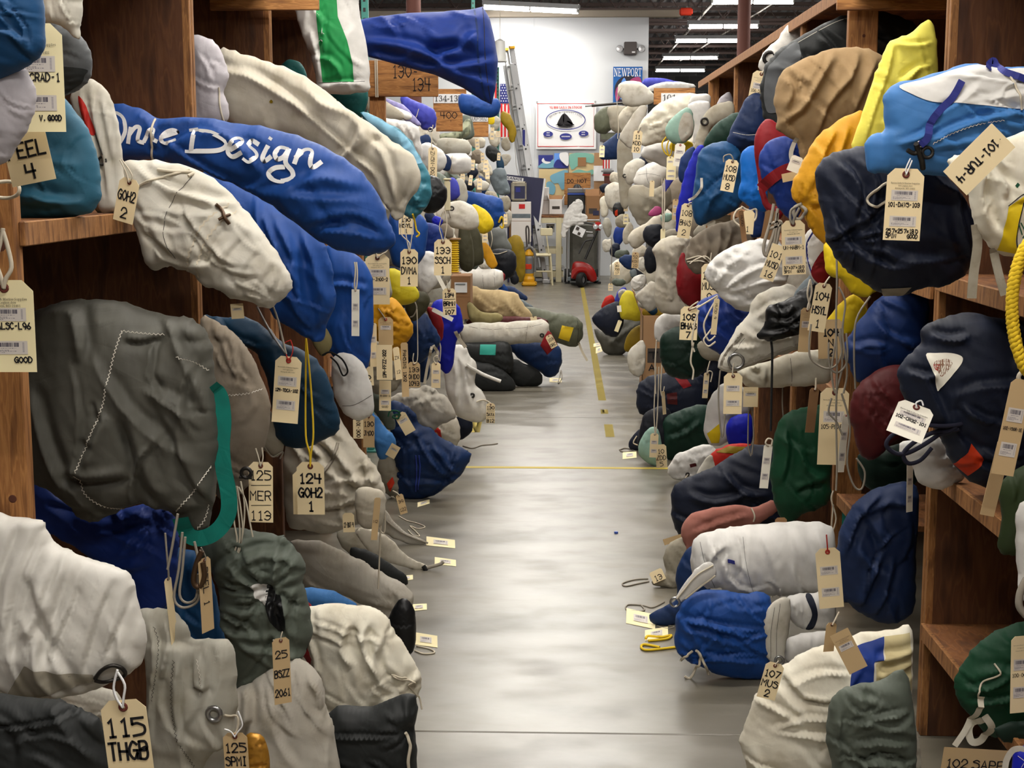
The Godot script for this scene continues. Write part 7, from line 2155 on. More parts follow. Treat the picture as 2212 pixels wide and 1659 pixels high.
	bag("rolled_sail", "cream sailcloth roll lying under the folded sail corner, mid right", "cream", 5.3, 0.7, "1600,800 1650,788 1700,770 1740,760 1790,765 1795,800 1788,822 1740,830 1700,832 1660,834 1612,830 1602,815", {"f": 4, "fa": 5, "stitch": [["thread_dark", 0.8, 0, 0, "1705,772 1708,831"]], "c": ["5 8 1650,790 1650,830", "6 8 1646,795 1620,790 1650,785"]})
	bag("sail_bag", "crumpled black bag with a black drawstring, on the folded sail corner", "black", 4.85, 0.62, "1638,722 1652,705 1656,690 1655,672 1668,660 1700,650 1730,630 1760,612 1768,640 1760,680 1740,712 1700,728 1665,735 1645,732", {"f": 9, "fa": 30, "fh": 1.8, "c": ["6 10 1660,668 1690,675 1710,660", "6 10 1645,722 1690,715 1740,690", "6 10 1660,690 1700,695 1730,670"], "cord": [["rope_black", 2.6, "1664,735 1667,760 1666,830 1664,930", 5]]})
	bag("sail_bag", "grey-green cloth bag between the white bag and the black one, right", "bluegrey", 4.98, 0.6, "1715,640 1745,600 1765,585 1780,610 1770,650 1745,668 1722,665", {"f": 5})
	bag("sail_bag", "white and red bag with a blue edge, behind the printed tag UN-HABM-1", "white", 4.75, 0.6, "1738,520 1760,490 1790,510 1795,560 1785,605 1765,612 1750,590 1742,555", {"f": 4, "patch": [["red", "1750,585 1770,545 1792,535 1794,580 1786,605 1766,611", "red_panel", 1]], "stitch": [["emblem_blue", 4, 0, 0, "1758,496 1742,525 1744,560 1752,588", "blue_edge"]]})
	bag("sail_bag", "dark royal blue bag below the yellow bags, right", "deepblue", 4.45, 0.68, "1820,760 1840,720 1870,680 1900,645 1950,625 1998,620 2002,700 1995,760 1960,790 1920,800 1870,825 1850,820 1838,790", {"f": 7, "fa": 40, "c": ["8 10 1830,755 1870,740 1910,745", "9 10 1880,680 1910,720 1980,740"]})
	bag("sail_bag", "dark red bag below the dark royal blue bag, right", "maroon", 4.35, 0.7, "1838,900 1842,860 1865,825 1900,800 1940,790 1968,810 1975,870 1960,930 1920,960 1890,990 1865,985 1850,955 1845,925", {"f": 6, "fa": 50, "ring": [["steel", 1924, 916, 6, 2.5, "eyelet"]]})
	bag("sail_bag", "dark green bag deep in the shelf under the dark red bag", "darkgreen", 4.6, 0.6, "1855,985 1900,975 1975,960 1978,1040 1930,1055 1870,1050", {"f": 3})
	bag("sail_bag", "navy bag with a white heart-shaped badge and an orange loop, right", "navy", 3.55, 0.6, "1945,800 1965,770 1990,745 1998,710 2040,690 2090,680 2150,690 2212,700 2290,710 2290,1000 2212,1030 2170,1048 2120,1045 2080,1020 2050,980 2030,930 1995,900 1965,870 1950,840", {"f": 8, "fa": 40, "fs": 60, "fh": 0.9, "c": ["9 14 2000,720 2040,730 2080,720", "9 12 1950,800 1990,810 2010,800", "9 12 2060,870 2110,900 2180,900", "8 -10 2080,980 2140,990 2200,980", "7 9 2100,960 2150,975 2200,970"], "patch": [["tag_white", "1991,762 2010,757 2040,756 2060,762 2060,775 2045,795 2020,830 2014,838 2004,800", "badge", 1], ["pinkbrown", "2006,775 2030,768 2042,775 2030,795 2018,806 2010,790", "badge_heart", 1], ["scarlet", "2004,778 2016,780 2014,794 2006,790", "badge_mark", 1], ["orange", "2056,1000 2086,950 2112,985 2085,1024", "orange_loop"]], "cord": [["rope_navy", 5.0, "2060,905 2010,915 1960,922 1925,938 1912,960 1935,978 1968,972 2020,940 2050,910", 8], ["rope_navy", 5.0, "2055,915 1985,945 1950,975 1958,998 1985,992 2010,965", 8]]})
	bag("sail_bag", "white bag end hanging below the navy badge bag", "white", 3.72, 0.6, "1945,960 1985,950 2020,940 2050,985 2082,1025 2060,1045 2025,1056 1985,1040 1975,1010 1955,990", {"f": 6})
	bag("sail_bag", "green bag hanging in the middle bay, right of the tag on a white loop", "green", 4.95, 0.62, "1672,950 1690,905 1720,888 1760,878 1795,880 1798,960 1792,1040 1790,1075 1770,1095 1740,1105 1702,1126 1680,1100 1672,1060 1666,1020 1672,990", {"f": 6, "fa": 60, "c": ["9 12 1690,920 1695,980 1680,1040", "8 -10 1715,1060 1745,1045 1780,1040", "10 10 1720,960 1740,1010 1780,1030"]})
	bag("sail_bag", "large navy blue bag beside the nearest right-hand plywood edge", "denim", 4.3, 0.6, "1810,1190 1820,1140 1845,1095 1880,1065 1920,1050 1976,1052 1978,1150 1974,1250 1972,1310 1950,1335 1910,1342 1875,1330 1850,1315 1835,1300 1818,1290 1812,1240", {"f": 6, "fa": 70, "c": ["8 12 1900,1060 1850,1110 1815,1200", "9 13 1890,1190 1870,1250 1845,1310", "9 12 1920,1190 1905,1260 1880,1325", "9 10 1960,1090 1910,1080 1840,1120", "8 -10 1870,1130 1885,1180 1860,1240"], "g": [[1842, 1308, 6, 14, 30]]})
	bag("sail_bag", "dark navy bag on the floor, behind the pink bag at right", "navy", 5.95, 0.62, "1455,1110 1458,1060 1480,1040 1540,1015 1590,985 1640,965 1700,990 1705,1060 1690,1120 1640,1150 1560,1170 1490,1170 1470,1150", {"fl": 1, "f": 6, "fa": 20, "c": ["9 12 1480,1060 1540,1075 1620,1050", "8 10 1560,1010 1590,1050 1660,1060"]})
	bag("sail_bag", "faded pink bag tied at its neck, on the floor at right", "pink", 5.45, 0.65, "1474,1142 1495,1115 1540,1100 1600,1095 1628,1100 1665,1085 1680,1095 1660,1115 1630,1130 1580,1140 1530,1160 1490,1188 1480,1170", {"f": 5, "fa": 15, "c": ["6 9 1490,1150 1550,1125 1620,1108"], "cord": [["rope", 2.0, "1622,1096 1628,1110 1626,1124", 2, "tie_cord"]]})
	bag("sail_bag", "grey canvas bag on the floor with a tag 13, right of the aisle", "stone", 5.75, 0.55, "1436,1205 1450,1175 1480,1162 1500,1175 1500,1230 1480,1262 1440,1266 1410,1258 1440,1240", {"fl": 1, "f": 8, "fa": 30, "fh": 1.3})
	bag("sail_bag", "small dark blue bag on the floor, left of the white roll", "midblue", 5.15, 0.55, "1462,1240 1480,1195 1500,1180 1530,1200 1530,1290 1500,1320 1470,1345 1420,1348 1405,1330 1440,1310 1465,1290", {"fl": 1, "f": 6, "fa": 40})
	bag("rolled_sail", "white rolled sail with a roped tack corner and a blue tape, lower right", "white", 4.62, 0.85, "1497,1182 1510,1158 1540,1150 1600,1140 1660,1134 1740,1130 1795,1140 1800,1200 1795,1270 1740,1278 1660,1282 1620,1287 1585,1288 1565,1280 1556,1265 1530,1268 1500,1240", {"f": 7, "fa": 75, "c": ["-9 9 1512,1160 1528,1210 1545,1272", "-9 9 1535,1152 1545,1210 1572,1284", "-9 8 1556,1148 1575,1210 1600,1286", "-12 9 1628,1138 1650,1200 1668,1280", "-12 8 1690,1134 1715,1200 1725,1278", "-12 8 1745,1130 1765,1200 1770,1276", "5 -9 1515,1185 1525,1215 1515,1240"], "patch": [["emblem_blue", "1565,1193 1579,1194 1580,1202 1566,1201", "blue_tape"]], "stitch": [["thread_dark", 0.8, 0, 0, "1510,1165 1520,1210 1545,1270"], ["thread_dark", 0.7, 0, 0, "1600,1150 1605,1210 1625,1280"]]})
	bag("sail_tack", "roped white tack corner with a steel ring, hanging from the white roll", "white", 4.42, 0.3, "1462,1290 1480,1260 1510,1225 1535,1215 1545,1240 1520,1260 1490,1285 1470,1300", {"cat": "sail corner", "f": 2, "cord": [["rope", 2.2, "1540,1220 1505,1240 1475,1275 1462,1292", 2, "boltrope"], ["rope", 2.2, "1545,1242 1510,1268 1480,1292", 2, "boltrope"]], "ring": [["steel", 1458, 1300, 10, 2.6, "ring"]]})
	bag("sail_bag", "bright royal blue bag with a white drawstring on the floor, lower right", "blue", 4.8, 0.66, "1460,1390 1465,1330 1490,1290 1540,1275 1600,1285 1660,1290 1668,1400 1660,1455 1610,1462 1560,1455 1520,1440 1480,1420 1466,1410", {"fl": 1, "f": 9, "fa": 25, "g": [[1500, 1405, 9, 14, 34]], "c": ["7 10 1470,1330 1520,1335 1580,1350", "7 10 1470,1350 1530,1360 1600,1380", "7 9 1500,1400 1560,1410 1640,1420"], "cord": [["rope", 3.0, "1500,1392 1510,1405 1502,1440 1490,1462 1478,1458", 6], ["rope", 3.0, "1505,1396 1522,1430 1530,1455", 6], ["rope", 3.0, "1492,1394 1476,1412 1470,1425", 6]]})
	bag("rolled_sail", "small batten-stiff white roll with a navy stripe, right of the blue floor bag", "white", 4.5, 0.75, "1700,1292 1730,1284 1768,1282 1800,1285 1802,1355 1770,1358 1735,1355 1715,1345 1700,1320", {"f": 3, "fa": 85, "patch": [["navy", "1738,1285 1752,1283 1762,1320 1752,1356 1738,1354 1750,1320", "navy_stripe", 1]], "c": ["4 7 1712,1290 1716,1320 1725,1350", "4 7 1724,1286 1728,1320 1738,1352"]})
	bag("rolled_sail", "grey-white sail edge curling down round the striped roll, lower right", "offwhite", 4.4, 0.45, "1652,1400 1652,1340 1665,1310 1690,1292 1706,1300 1705,1340 1695,1400 1690,1425 1665,1428", {"f": 2, "fa": 85, "stitch": [["thread_dark", 0.8, 0, 0, "1672,1310 1664,1360 1664,1420"], ["thread_dark", 0.8, 0, 0, "1684,1302 1676,1360 1676,1422"]], "ring": [["steel", 1682, 1424, 9, 3, "eyelet"]]})
	bag("rolled_sail", "lower white roll beneath the navy striped one", "white", 4.45, 0.75, "1700,1385 1730,1370 1780,1365 1800,1370 1800,1420 1750,1428 1705,1430 1695,1410", {"f": 4, "fa": 85})
	bag("spinnaker_bag", "large cream bag with a blue band lying at the bottom right of the aisle", "cream", 3.52, 0.55, "1603,1600 1612,1570 1640,1500 1680,1455 1740,1415 1800,1395 1860,1372 1930,1366 1964,1362 1964,1500 1962,1740 1640,1740 1620,1659", {"f": 9, "fa": 20, "fs": 50, "patch": [["royal", "1845,1385 1905,1368 1898,1410 1876,1412 1872,1465 1890,1472 1818,1485 1826,1440", "blue_band"], ["straw", "1905,1368 1962,1362 1962,1480 1892,1474 1878,1462 1880,1416 1902,1408", "tan_panel"]], "c": ["7 10 1690,1470 1760,1440 1830,1440", "7 10 1880,1440 1930,1430 1975,1420", "7 10 1660,1560 1720,1530 1790,1530", "8 10 1880,1410 1930,1402 1975,1395"]})
	bag("sail_bag", "grey-green bag with ruched seams standing at the bottom right", "greygreen", 3.36, 0.5, "1788,1600 1792,1540 1805,1505 1840,1485 1900,1475 1960,1466 1962,1740 1800,1740 1800,1660", {"f": 10, "fa": 10, "fs": 40, "fh": 1.3, "c": ["8 12 1830,1560 1880,1540 1960,1530", "8 12 1830,1600 1890,1590 1960,1600", "6 9 1812,1520 1806,1580 1812,1650", "8 10 1840,1640 1900,1630 1960,1650"], "g": [[1808, 1590, 5, 22, 40]]})
	bag("sail_bag", "bright green bag on the flecked shelf at the right edge", "green", 3.25, 0.62, "2066,1470 2080,1440 2110,1400 2160,1365 2212,1345 2290,1330 2290,1560 2200,1570 2150,1590 2110,1560 2085,1530 2068,1500", {"f": 7, "fa": 40, "c": ["8 12 2075,1480 2120,1470 2170,1440", "7 10 2085,1510 2130,1500 2180,1490"], "cord": [["rope", 2.2, "2136,1420 2145,1440 2115,1455 2100,1480 2105,1500", 3]], "strap": [["cream", 13, "2106,1490 2100,1530 2085,1570 2062,1605", 6, "cotton_tape"], ["cream", 16, "2118,1535 2132,1560 2120,1595 2098,1600 2092,1570 2112,1545", 2, "tape_loop"]]})
	bag("sail_bag", "dark green bag under the bright green one at the right edge", "darkgreen", 3.15, 0.5, "2150,1575 2200,1560 2290,1560 2290,1640 2212,1610 2170,1600", {"f": 3})
	bag("sail_bag", "royal blue and white laced bag in the bottom right corner", "cobalt", 2.85, 0.6, "2190,1640 2200,1620 2230,1606 2290,1600 2290,1740 2200,1740", {"f": 3, "strap": [["offwhite", 13, "2168,1670 2172,1640 2186,1618 2205,1614", 4, "cord_edge"]], "stitch": [["thread_white", 1.2, 0, 0, "2195,1628 2212,1640 2230,1660"], ["thread_white", 1.2, 0, 0, "2200,1650 2212,1630 2228,1620"]]})
	bag("sail_bag", "olive green cloth hanging over the shelf edge at far right", "olivegreen", 3.2, 0.5, "2160,1060 2178,1030 2212,1010 2290,1000 2290,1200 2212,1196 2170,1195 2158,1175 2166,1120", {"f": 5, "fa": 85})
	bag("sail_bag", "white cloth corner hanging at the right edge under the rope", "white", 3.0, 0.5, "2196,1110 2225,1080 2290,1070 2290,1330 2225,1300 2204,1280 2198,1190", {"f": 4, "fa": 85})
	# ropes at the right edge
	var r := thing("thick_rope", "thick yellow braided rope hanging at the right edge", "rope", at(2196, 700, 2.9))
	var st := st_new()
	for ph in 3:
		var line := PackedVector3Array()
		for i in 61:
			var t := i / 60.0
			var px := 2230.0 - 38.0 * sin(PI * minf(t * 1.25, 1.0)) if t < 0.8 else 2230.0
			var base := at(2228.0 - 42.0 * pow(sin(PI * clampf(t, 0.0, 1.0)), 0.6), 520 + 290 * t, 2.9)
			line.append(base - r.position + Vector3(cos(t * 60.0 + ph * TAU / 3), 0, sin(t * 60.0 + ph * TAU / 3)) * 0.0055)
		add_tube(st, line, 0.0085, 6)
	put("strands", st.commit(), M.rope_yellow, r)
	r = thing("rope_knot", "knotted white rope end beside the tags at the right edge", "rope", at(2180, 920, 3.0))
	for s: String in ["2212,800 2200,815 2212,840", "2210,860 2190,885 2178,905 2170,920 2180,925", "2208,870 2186,905 2176,930 2185,935 2200,900", "2215,880 2200,905 2190,920"]:
		var line := PackedVector3Array()
		for p in pts(s):
			line.append(at(p.x, p.y, 3.0) - r.position)
		put("strand", tube_mesh(smooth3(line), 0.005, 6), M.rope, r)
	r = thing("rope_knot", "frayed grey rope at the right edge below the white cloth corner", "rope", at(2206, 1300, 2.95))
	put("strand", tube_mesh(smooth3(PackedVector3Array([at(2218, 1250, 2.95) - r.position, at(2204, 1280, 2.95) - r.position, at(2202, 1310, 2.95) - r.position, at(2216, 1330, 2.95) - r.position])), 0.008, 7), M.rope_grey, r)
	tag("manila tag with bar codes hanging slantwise at the right edge, in front of olive cloth", 2210, 820, 52, 212, 2.9, [10, 10], ["102-VSOR-IE", "", ""], {"print": "plain", "bare": 1, "card": "manila_dull"})
	tag("dull manila tag behind the slanting one at the right edge", 2172, 950, 40, 170, 3.05, [14, 25], [""], {"bare": 1, "card": "manila_dull"})
	tag("pale tag tilted forward over the dark blue cords, right", 1982, 874, 78, 92, 3.3, [26, 0, -42], ["102-CR32-101", "", ""], {"print": "full", "card": "tag_white", "string": ["print_white", 2.0, "-4,-8 4,-18 12,-8"]})
	tag("edge-on white tag hanging left of the right-hand plywood edge", 1966, 1000, 18, 110, 3.9, [-2, 30], [""], {"print": "plain", "bare": 1, "card": "tag_white"})
	tag("manila tag lettered upside down on the bright green bag, right edge", 2205, 1374, 44, 178, 3.0, [-2, 10], ["100-007", "", ""], {"print": "full", "bare": 1})
	tag("curled manila tag lettered 102.SAPP in the bottom right corner", 2112, 1618, 150, 90, 2.95, [3, 0, 10], ["102.SAPP", ""], {"square": 1, "bare": 1, "card": "manila_dull", "pen": 0.02})
	tag("brown manila tag UN-HABM-1, SPIN GOOD, below the golden yellow bag", 1713, 476, 50, 116, 4.2, [-3], ["UN-HABM-1", "37'x37'x18'0", "SPIN   GOOD"], {"print": "full", "pen": 0.06, "string": ["rope_grey", 3.0, "2,-12 14,-34", "-6,-10 -4,-30 10,-38"]})
	tag("manila tag lettered 101 MUSD 16 hanging aslant on the white crinkled bag", 1684, 530, 31, 78, 4.6, [20], ["101", "MUSD", "16"], {"pen": 0.06, "bare": 1, "square": 1})
	tag("manila tag lettered 104 HSYL 1, curved, in front of the yellow bags", 1781, 612, 38, 105, 4.0, [9, 10], ["104", "HSYL", "1"], {"pen": 0.07, "bend": 0.01, "string": ["rope", 1.8, "2,-10 8,-22"]})
	tag("manila tag lettered 104 behind the hanging grey cords, right", 1795, 690, 55, 85, 4.2, [-2], ["104", "N", "2"], {"card": "manila_dull", "bare": 1, "pen": 0.06})
	tag("brown tag with a bar code hung on a cord, right of the black bag", 1744, 665, 30, 96, 4.4, [3, 20], [""], {"print": "one", "card": "manila_dull", "string": ["rope", 2.2, "0,-10 6,-40 0,-66", "4,-10 -4,-36 0,-66"]})
	tag("manila tag with a red wire in front of the post, lower right", 1787, 1184, 54, 137, 4.0, [-6], ["", "", ""], {"print": "plain", "eye": "eyelet_red", "string": ["rope_red", 1.6, "0,-20 0,-40"]})
	tag("large printed manila tag with a long grey cord, beside the dark red bag", 1804, 838, 62, 170, 4.15, [1], ["105-PNAR2", "", ""], {"print": "one", "string": ["rope_grey", 2.4, "4,-12 12,-60 4,-140", "-4,-10 -10,-50 -4,-120"]})
	tag("white tag sliver with an orange knot beside the dark red bag", 1828, 895, 20, 128, 4.1, [5, 30], [""], {"card": "tag_white", "print": "plain", "eye": "eyelet_red"})
	tag("crumpled brown tag at the top of the green bag, right", 1760, 838, 26, 98, 4.5, [6, 30], [""], {"card": "manila_brown", "string": ["rope", 2.0, "0,-8 -2,-26"]})
	tag("narrow tag on a white loop left of the green bag", 1660, 960, 20, 98, 4.7, [5, 12], [""], {"print": "plain", "card": "tag_white", "string": ["rope", 2.0, "-8,-6 -4,-16 6,-14 6,-2"]})
	tag("brown tag lettered MUSD 12 below the green bag", 1687, 1118, 26, 62, 4.7, [-2], ["10", "MUSD", "12"], {"card": "manila_brown", "pen": 0.06, "bare": 1})
	tag("tilted brown tag with a bar code on the cream bag with a blue band", 1812, 1365, 44, 100, 3.2, [-28], [""], {"print": "one", "card": "manila_dull", "bare": 1, "square": 1})
	tag("brown manila tag behind the tilted tag on the cream banded bag", 1797, 1345, 30, 66, 3.25, [6, 30], [""], {"card": "manila_dull", "string": ["rope", 2.0, "4,-10 14,-30"]})
	tag("manila tag lettered 107 MUS 2 hung from the grey-white sail edge", 1676, 1432, 42, 86, 3.3, [14], ["107", "MUS", "2"], {"pen": 0.06, "string": ["rope", 1.4, "0,-6 4,-14"]})
	tag("manila tag lettered 108 BHAS 7", 1490, 662, 38, 73, 5.4, [2], ["108", "BHAS", "7"], {"pen": 0.07, "string": ["rope", 1.6, "4,-8 18,-18", "10,-4 20,-10"]})
	tag("narrow curled tag hanging in front of the blue bag under the white crinkled one", 1549, 645, 15, 78, 5.15, [6, 30], ["MUSD 9"], {"rot": -90.0, "bare": 1, "bend": 0.01})
	tag("manila tag lettered 101 MUSD 9 half behind the white crinkled bag", 1534, 570, 37, 84, 5.8, [0], ["101", "MUSD", "9"], {"pen": 0.055, "string": ["rope", 1.4, "0,-10 2,-30", "4,-8 -10,-22 -30,-16 -44,-6"]})
	tag("manila tag lettered 1 in the white cord of the azure bag", 1618, 455, 26, 50, 5.5, [4], ["", "1"], {"bare": 1})
	tag("brown tag edge-on in the white cord of the azure bag", 1600, 455, 16, 76, 5.35, [-12, 40], ["MUSD"], {"rot": -90.0, "bare": 1, "card": "manila_brown"})
	tag("manila tag lettered 108 MUSD 8 on the ocean blue bag", 1583, 345, 28, 68, 5.6, [10], ["108", "MUSD", "8"], {"pen": 0.06, "string": ["rope_grey", 1.6, "0,-6 -8,-14 -20,-8 -18,4"]})
	tag("brown tag fanned in grey rope below the blue and red banded bag", 1668, 455, 30, 62, 4.9, [10, 20], [""], {"card": "manila_brown", "bare": 1})
	tag("printed white tag beside the bright azure bag", 1643, 345, 10, 64, 5.4, [0, 20], [""], {"card": "tag_white", "print": "plain", "bare": 1})
	tag("manila card in the red band of the blue bag, right", 1708, 372, 40, 18, 4.85, [-12], [""], {"card": "manila_dull", "bare": 1, "square": 1})
	tag("white tag beside the tag under the golden bag, right", 1724, 338, 26, 34, 4.7, [20], [""], {"card": "tag_white", "print": "one", "bare": 1})
	# cords hanging by the post
	hang("long grey cords hanging in loops by the right-hand post", 3.95, "rope_grey", 2.2, ["1806,520 1808,600 1806,700 1808,800 1806,900 1808,1000 1806,1060", "1812,620 1822,640 1826,660 1820,720 1830,800 1822,850", "1752,700 1748,740 1752,775 1780,795 1805,790 1818,760 1812,720", "1790,740 1792,790 1810,805 1830,780 1828,720", "1796,860 1790,890 1806,910 1820,940", "1880,640 1850,690 1845,760 1848,840", "1818,850 1836,920 1830,1000 1845,1050 1862,1055 1868,1020 1850,990"])
	hang("grey rope coil hanging below the blue and red banded bag", 4.75, "rope_grey", 3.6, ["1672,440 1664,480 1650,530 1654,552 1668,540 1676,500 1680,460", "1680,450 1672,500 1658,545 1664,556 1676,530 1686,480", "1662,484 1684,478 1686,486 1662,494"])
	hang("white cords hanging left of the green bag, with a knot", 4.85, "rope", 1.8, ["1680,1130 1676,1200 1674,1260 1668,1290", "1684,1130 1680,1200 1677,1255", "1800,1060 1796,1080 1806,1120 1796,1150 1800,1090"])
	hang("pair of long thin cords hanging over the plywood, mid right", 5.35, "rope_grey", 1.6, ["1620,830 1617,890 1616,960 1622,985", "1626,830 1625,880 1628,940 1624,982", "1691,825 1690,870 1692,900"])
	hang("loop of grey cord beside the white folded sail corner, mid right", 5.3, "rope_grey", 1.8, ["1556,800 1552,850 1554,900 1560,945 1566,900 1566,850"])
	hang("white cord loops on the bright royal blue bag's tag side, mid right", 5.2, "rope", 2.0, ["1510,670 1500,700 1495,740 1500,760", "1545,700 1530,720 1520,735 1530,748 1546,738", "1498,740 1492,780 1498,800 1496,820"])


func hang(label: String, d: float, mat: String, r: float, strands: Array) -> void:
	var first := pts(strands[0])
	var k := thing("rope", label, "cord", at(first[0].x, first[0].y, d))
	for s: String in strands:
		var line := PackedVector3Array()
		for p in pts(s):
			line.append(at(p.x, p.y, d) - k.position)
		put("strand", tube_mesh(smooth3(line, 5), r * d / F, 6), M[mat], k)


# ---------------------------------------------------------------- right bins, farther on
func right_mid() -> void:
	bag("folded_sail", "white sail corner with a huge round eyelet, under the right bins' top", "satin", 6.7, 0.5, "1642,140 1655,110 1680,90 1700,60 1722,46 1750,60 1758,90 1730,120 1690,150 1660,158 1646,152", {"f": 8, "fa": 50, "fh": 1.5, "ring": [["steel_dark", 1661, 126, 12, 4, "eyelet"]]})
	tag("rounded manila tag 106-SALE hanging from the huge eyelet, upper right", 1646, 154, 36, 84, 6.2, [10], ["106-SALE", "29'0x18'7", "GENOA"], {"print": "full", "string": ["rope", 1.6, "2,-6 10,-22"]})
	bag("sail_bag", "denim blue bag with a stitched hem, below the manila tag 106", "denim", 6.2, 0.65, "1573,310 1580,285 1600,240 1618,210 1645,205 1660,240 1655,280 1640,310 1610,322 1585,318", {"f": 6, "fa": 60, "stitch": [["thread_white", 0.9, 0, 0, "1582,286 1610,292 1640,290"]], "c": ["6 9 1580,290 1610,300 1640,305"]})
	bag("sail_bag", "navy bag end below the denim blue bag", "navy", 6.3, 0.6, "1590,315 1625,300 1640,330 1625,350 1595,340", {"f": 3})
	bag("sail_bag", "dark green bag left of the denim blue bag", "bottle", 6.9, 0.7, "1522,318 1535,285 1560,262 1600,246 1602,300 1570,312 1540,320", {"f": 5, "fa": 40})
	bag("sail_bag", "ocean blue bag behind the tag 108 MUSD 8", "ocean", 6.2, 0.7, "1500,420 1508,370 1515,330 1540,314 1575,310 1596,330 1600,400 1598,440 1570,460 1530,475 1512,484 1500,460", {"f": 6, "fa": 40, "c": ["7 11 1510,440 1550,400 1595,370", "7 10 1520,470 1530,430 1560,410"], "strap": [["offwhite", 5.5, "1513,386 1512,405 1500,424 1488,432", 4, "strap"]]})
	bag("sail_bag", "tall vivid cobalt bag left of the ocean blue bag", "cobalt", 6.9, 0.55, "1462,490 1465,450 1476,400 1490,350 1508,318 1520,322 1512,370 1500,430 1485,470 1470,500", {"f": 3, "fa": 75})
	bag("sail_bag", "dark violet blue bag behind the white cords, right of the printed tag", "deepblue", 7.6, 0.65, "1468,385 1470,350 1485,325 1498,320 1500,345 1490,380 1478,394", {"f": 3})
	bag("sail_bag", "taupe grey bag with deep folds and a wide cuff, mid right", "taupe", 6.3, 0.7, "1483,560 1490,530 1510,508 1540,490 1580,480 1610,470 1625,500 1620,530 1590,545 1560,560 1545,600 1520,592 1495,582", {"f": 7, "fa": 50, "fh": 1.3, "c": ["6 10 1520,500 1525,540 1510,580", "6 10 1550,492 1550,530 1540,570", "6 10 1580,485 1570,520 1560,550"], "cord": [["rope", 1.6, "1482,560 1510,552 1530,565", 3], ["rope", 1.6, "1484,565 1510,562 1528,568", 3]]})
	bag("sail_bag", "red bag hanging between the canvas bag and the white crinkled bag", "red", 6.6, 0.65, "1464,620 1465,580 1474,548 1482,560 1500,580 1520,600 1518,640 1500,662 1482,655 1470,640", {"f": 5, "fa": 70})
	bag("sail_bag", "tall rumpled canvas bag left of the red bag", "canvas", 7.1, 0.65, "1412,540 1430,520 1460,512 1492,515 1490,560 1470,580 1466,640 1480,672 1440,674 1420,660 1416,620 1422,580 1418,555", {"f": 9, "fa": 60, "fh": 1.3, "c": ["6 9 1425,530 1440,560 1450,600", "6 8 1420,580 1445,620 1450,650"]})
	bag("sail_bag", "grey crumpled bag left of the tall canvas bag", "greywhite", 7.6, 0.6, "1375,640 1390,625 1410,610 1420,625 1418,660 1400,670 1385,655", {"f": 6})
	bag("sail_bag", "white slack bag under the tall canvas bag, with hanging cords", "white", 7.2, 0.6, "1415,720 1418,695 1435,680 1470,680 1490,690 1480,712 1450,722 1430,735 1420,735", {"f": 5, "fa": 10, "cord": [["rope", 1.6, "1418,734 1415,790 1416,850", 2], ["rope", 1.6, "1428,734 1430,780 1427,840 1432,860", 2]]})
	bag("sail_bag", "dark bottle green bag behind the tag 108 BHAS 7", "darkgreen", 6.8, 0.7, "1428,760 1432,728 1450,714 1490,705 1525,720 1530,770 1520,800 1490,815 1455,812 1438,795", {"f": 5})
	bag("sail_bag", "grey canvas bag end with a pale tag, under the blue bag at mid right", "stone", 6.0, 0.65, "1508,745 1530,735 1560,755 1562,775 1540,778 1518,770", {"f": 3})
	bag("sail_bag", "navy bag with a red cross band on the floor, mid right", "navy", 8.2, 0.65, "1379,860 1382,835 1400,818 1440,810 1490,810 1520,818 1525,860 1515,895 1470,905 1430,900 1395,895 1380,885", {"fl": 1, "f": 6, "fa": 15, "patch": [["red", "1455,812 1478,810 1492,830 1474,836", "red_band"], ["maroon", "1438,846 1460,843 1461,870 1440,868", "red_band"]]})
	bag("sail_bag", "dark blue-black bag below the navy and red one, on the floor", "ink_navy", 8.1, 0.6, "1395,895 1430,880 1450,900 1450,960 1430,990 1400,975 1380,960 1385,930", {"fl": 1, "f": 4, "fa": 70})
	bag("sail_bag", "mint satin bag with a tag on the floor, mid right", "mintgreen", 7.7, 0.6, "1380,975 1395,935 1415,925 1425,950 1430,985 1420,1005 1400,998", {"fl": 1, "f": 4, "fa": 60})
	bag("sail_bag", "small navy roll with white cords on the floor, mid right", "navy", 8.3, 0.65, "1360,965 1366,945 1385,928 1398,935 1395,960 1378,972", {"fl": 1, "f": 3, "cord": [["rope", 1.4, "1375,940 1368,955 1385,958 1392,940", 2, "cord"]]})
	bag("sail_bag", "forest green bag on the floor beside the mint satin bag", "bottle", 7.5, 0.65, "1434,940 1437,905 1470,890 1505,878 1535,885 1535,930 1525,965 1490,975 1450,992 1440,975", {"fl": 1, "f": 6, "fa": 35, "c": ["6 9 1440,945 1480,930 1510,905"]})
	bag("spinnaker_bag", "white bag with a yellow corner behind the hanging tags, mid right", "white", 6.8, 0.6, "1523,930 1530,880 1545,850 1565,830 1600,835 1620,860 1615,890 1580,900 1572,945 1555,960 1535,955", {"f": 5, "patch": [["yellow", "1526,935 1552,912 1556,920 1552,955 1536,956", "yellow_corner"]]})
	bag("sail_bag", "vivid blue bag under the white and yellow one, mid right", "cobalt", 6.7, 0.65, "1570,925 1580,905 1600,897 1622,900 1622,955 1600,962 1576,958", {"f": 4})
	bag("folded_sail", "crumpled white sail with red marks and an eyelet on the floor, mid right", "white", 6.9, 0.5, "1447,1010 1460,985 1475,980 1500,968 1535,965 1555,990 1545,1020 1520,1035 1490,1040 1465,1035 1448,1025", {"fl": 1, "f": 8, "fa": 25, "fh": 1.5, "patch": [["maroon", "1488,1000 1502,996 1503,1003 1490,1007", "red_mark"]], "ring": [["steel_dark", 1484, 1022, 3.5, 1.4, "eyelet"]], "cord": [["rope", 1.6, "1484,1022 1474,1040 1472,1056 1480,1050 1482,1030", 2]]})
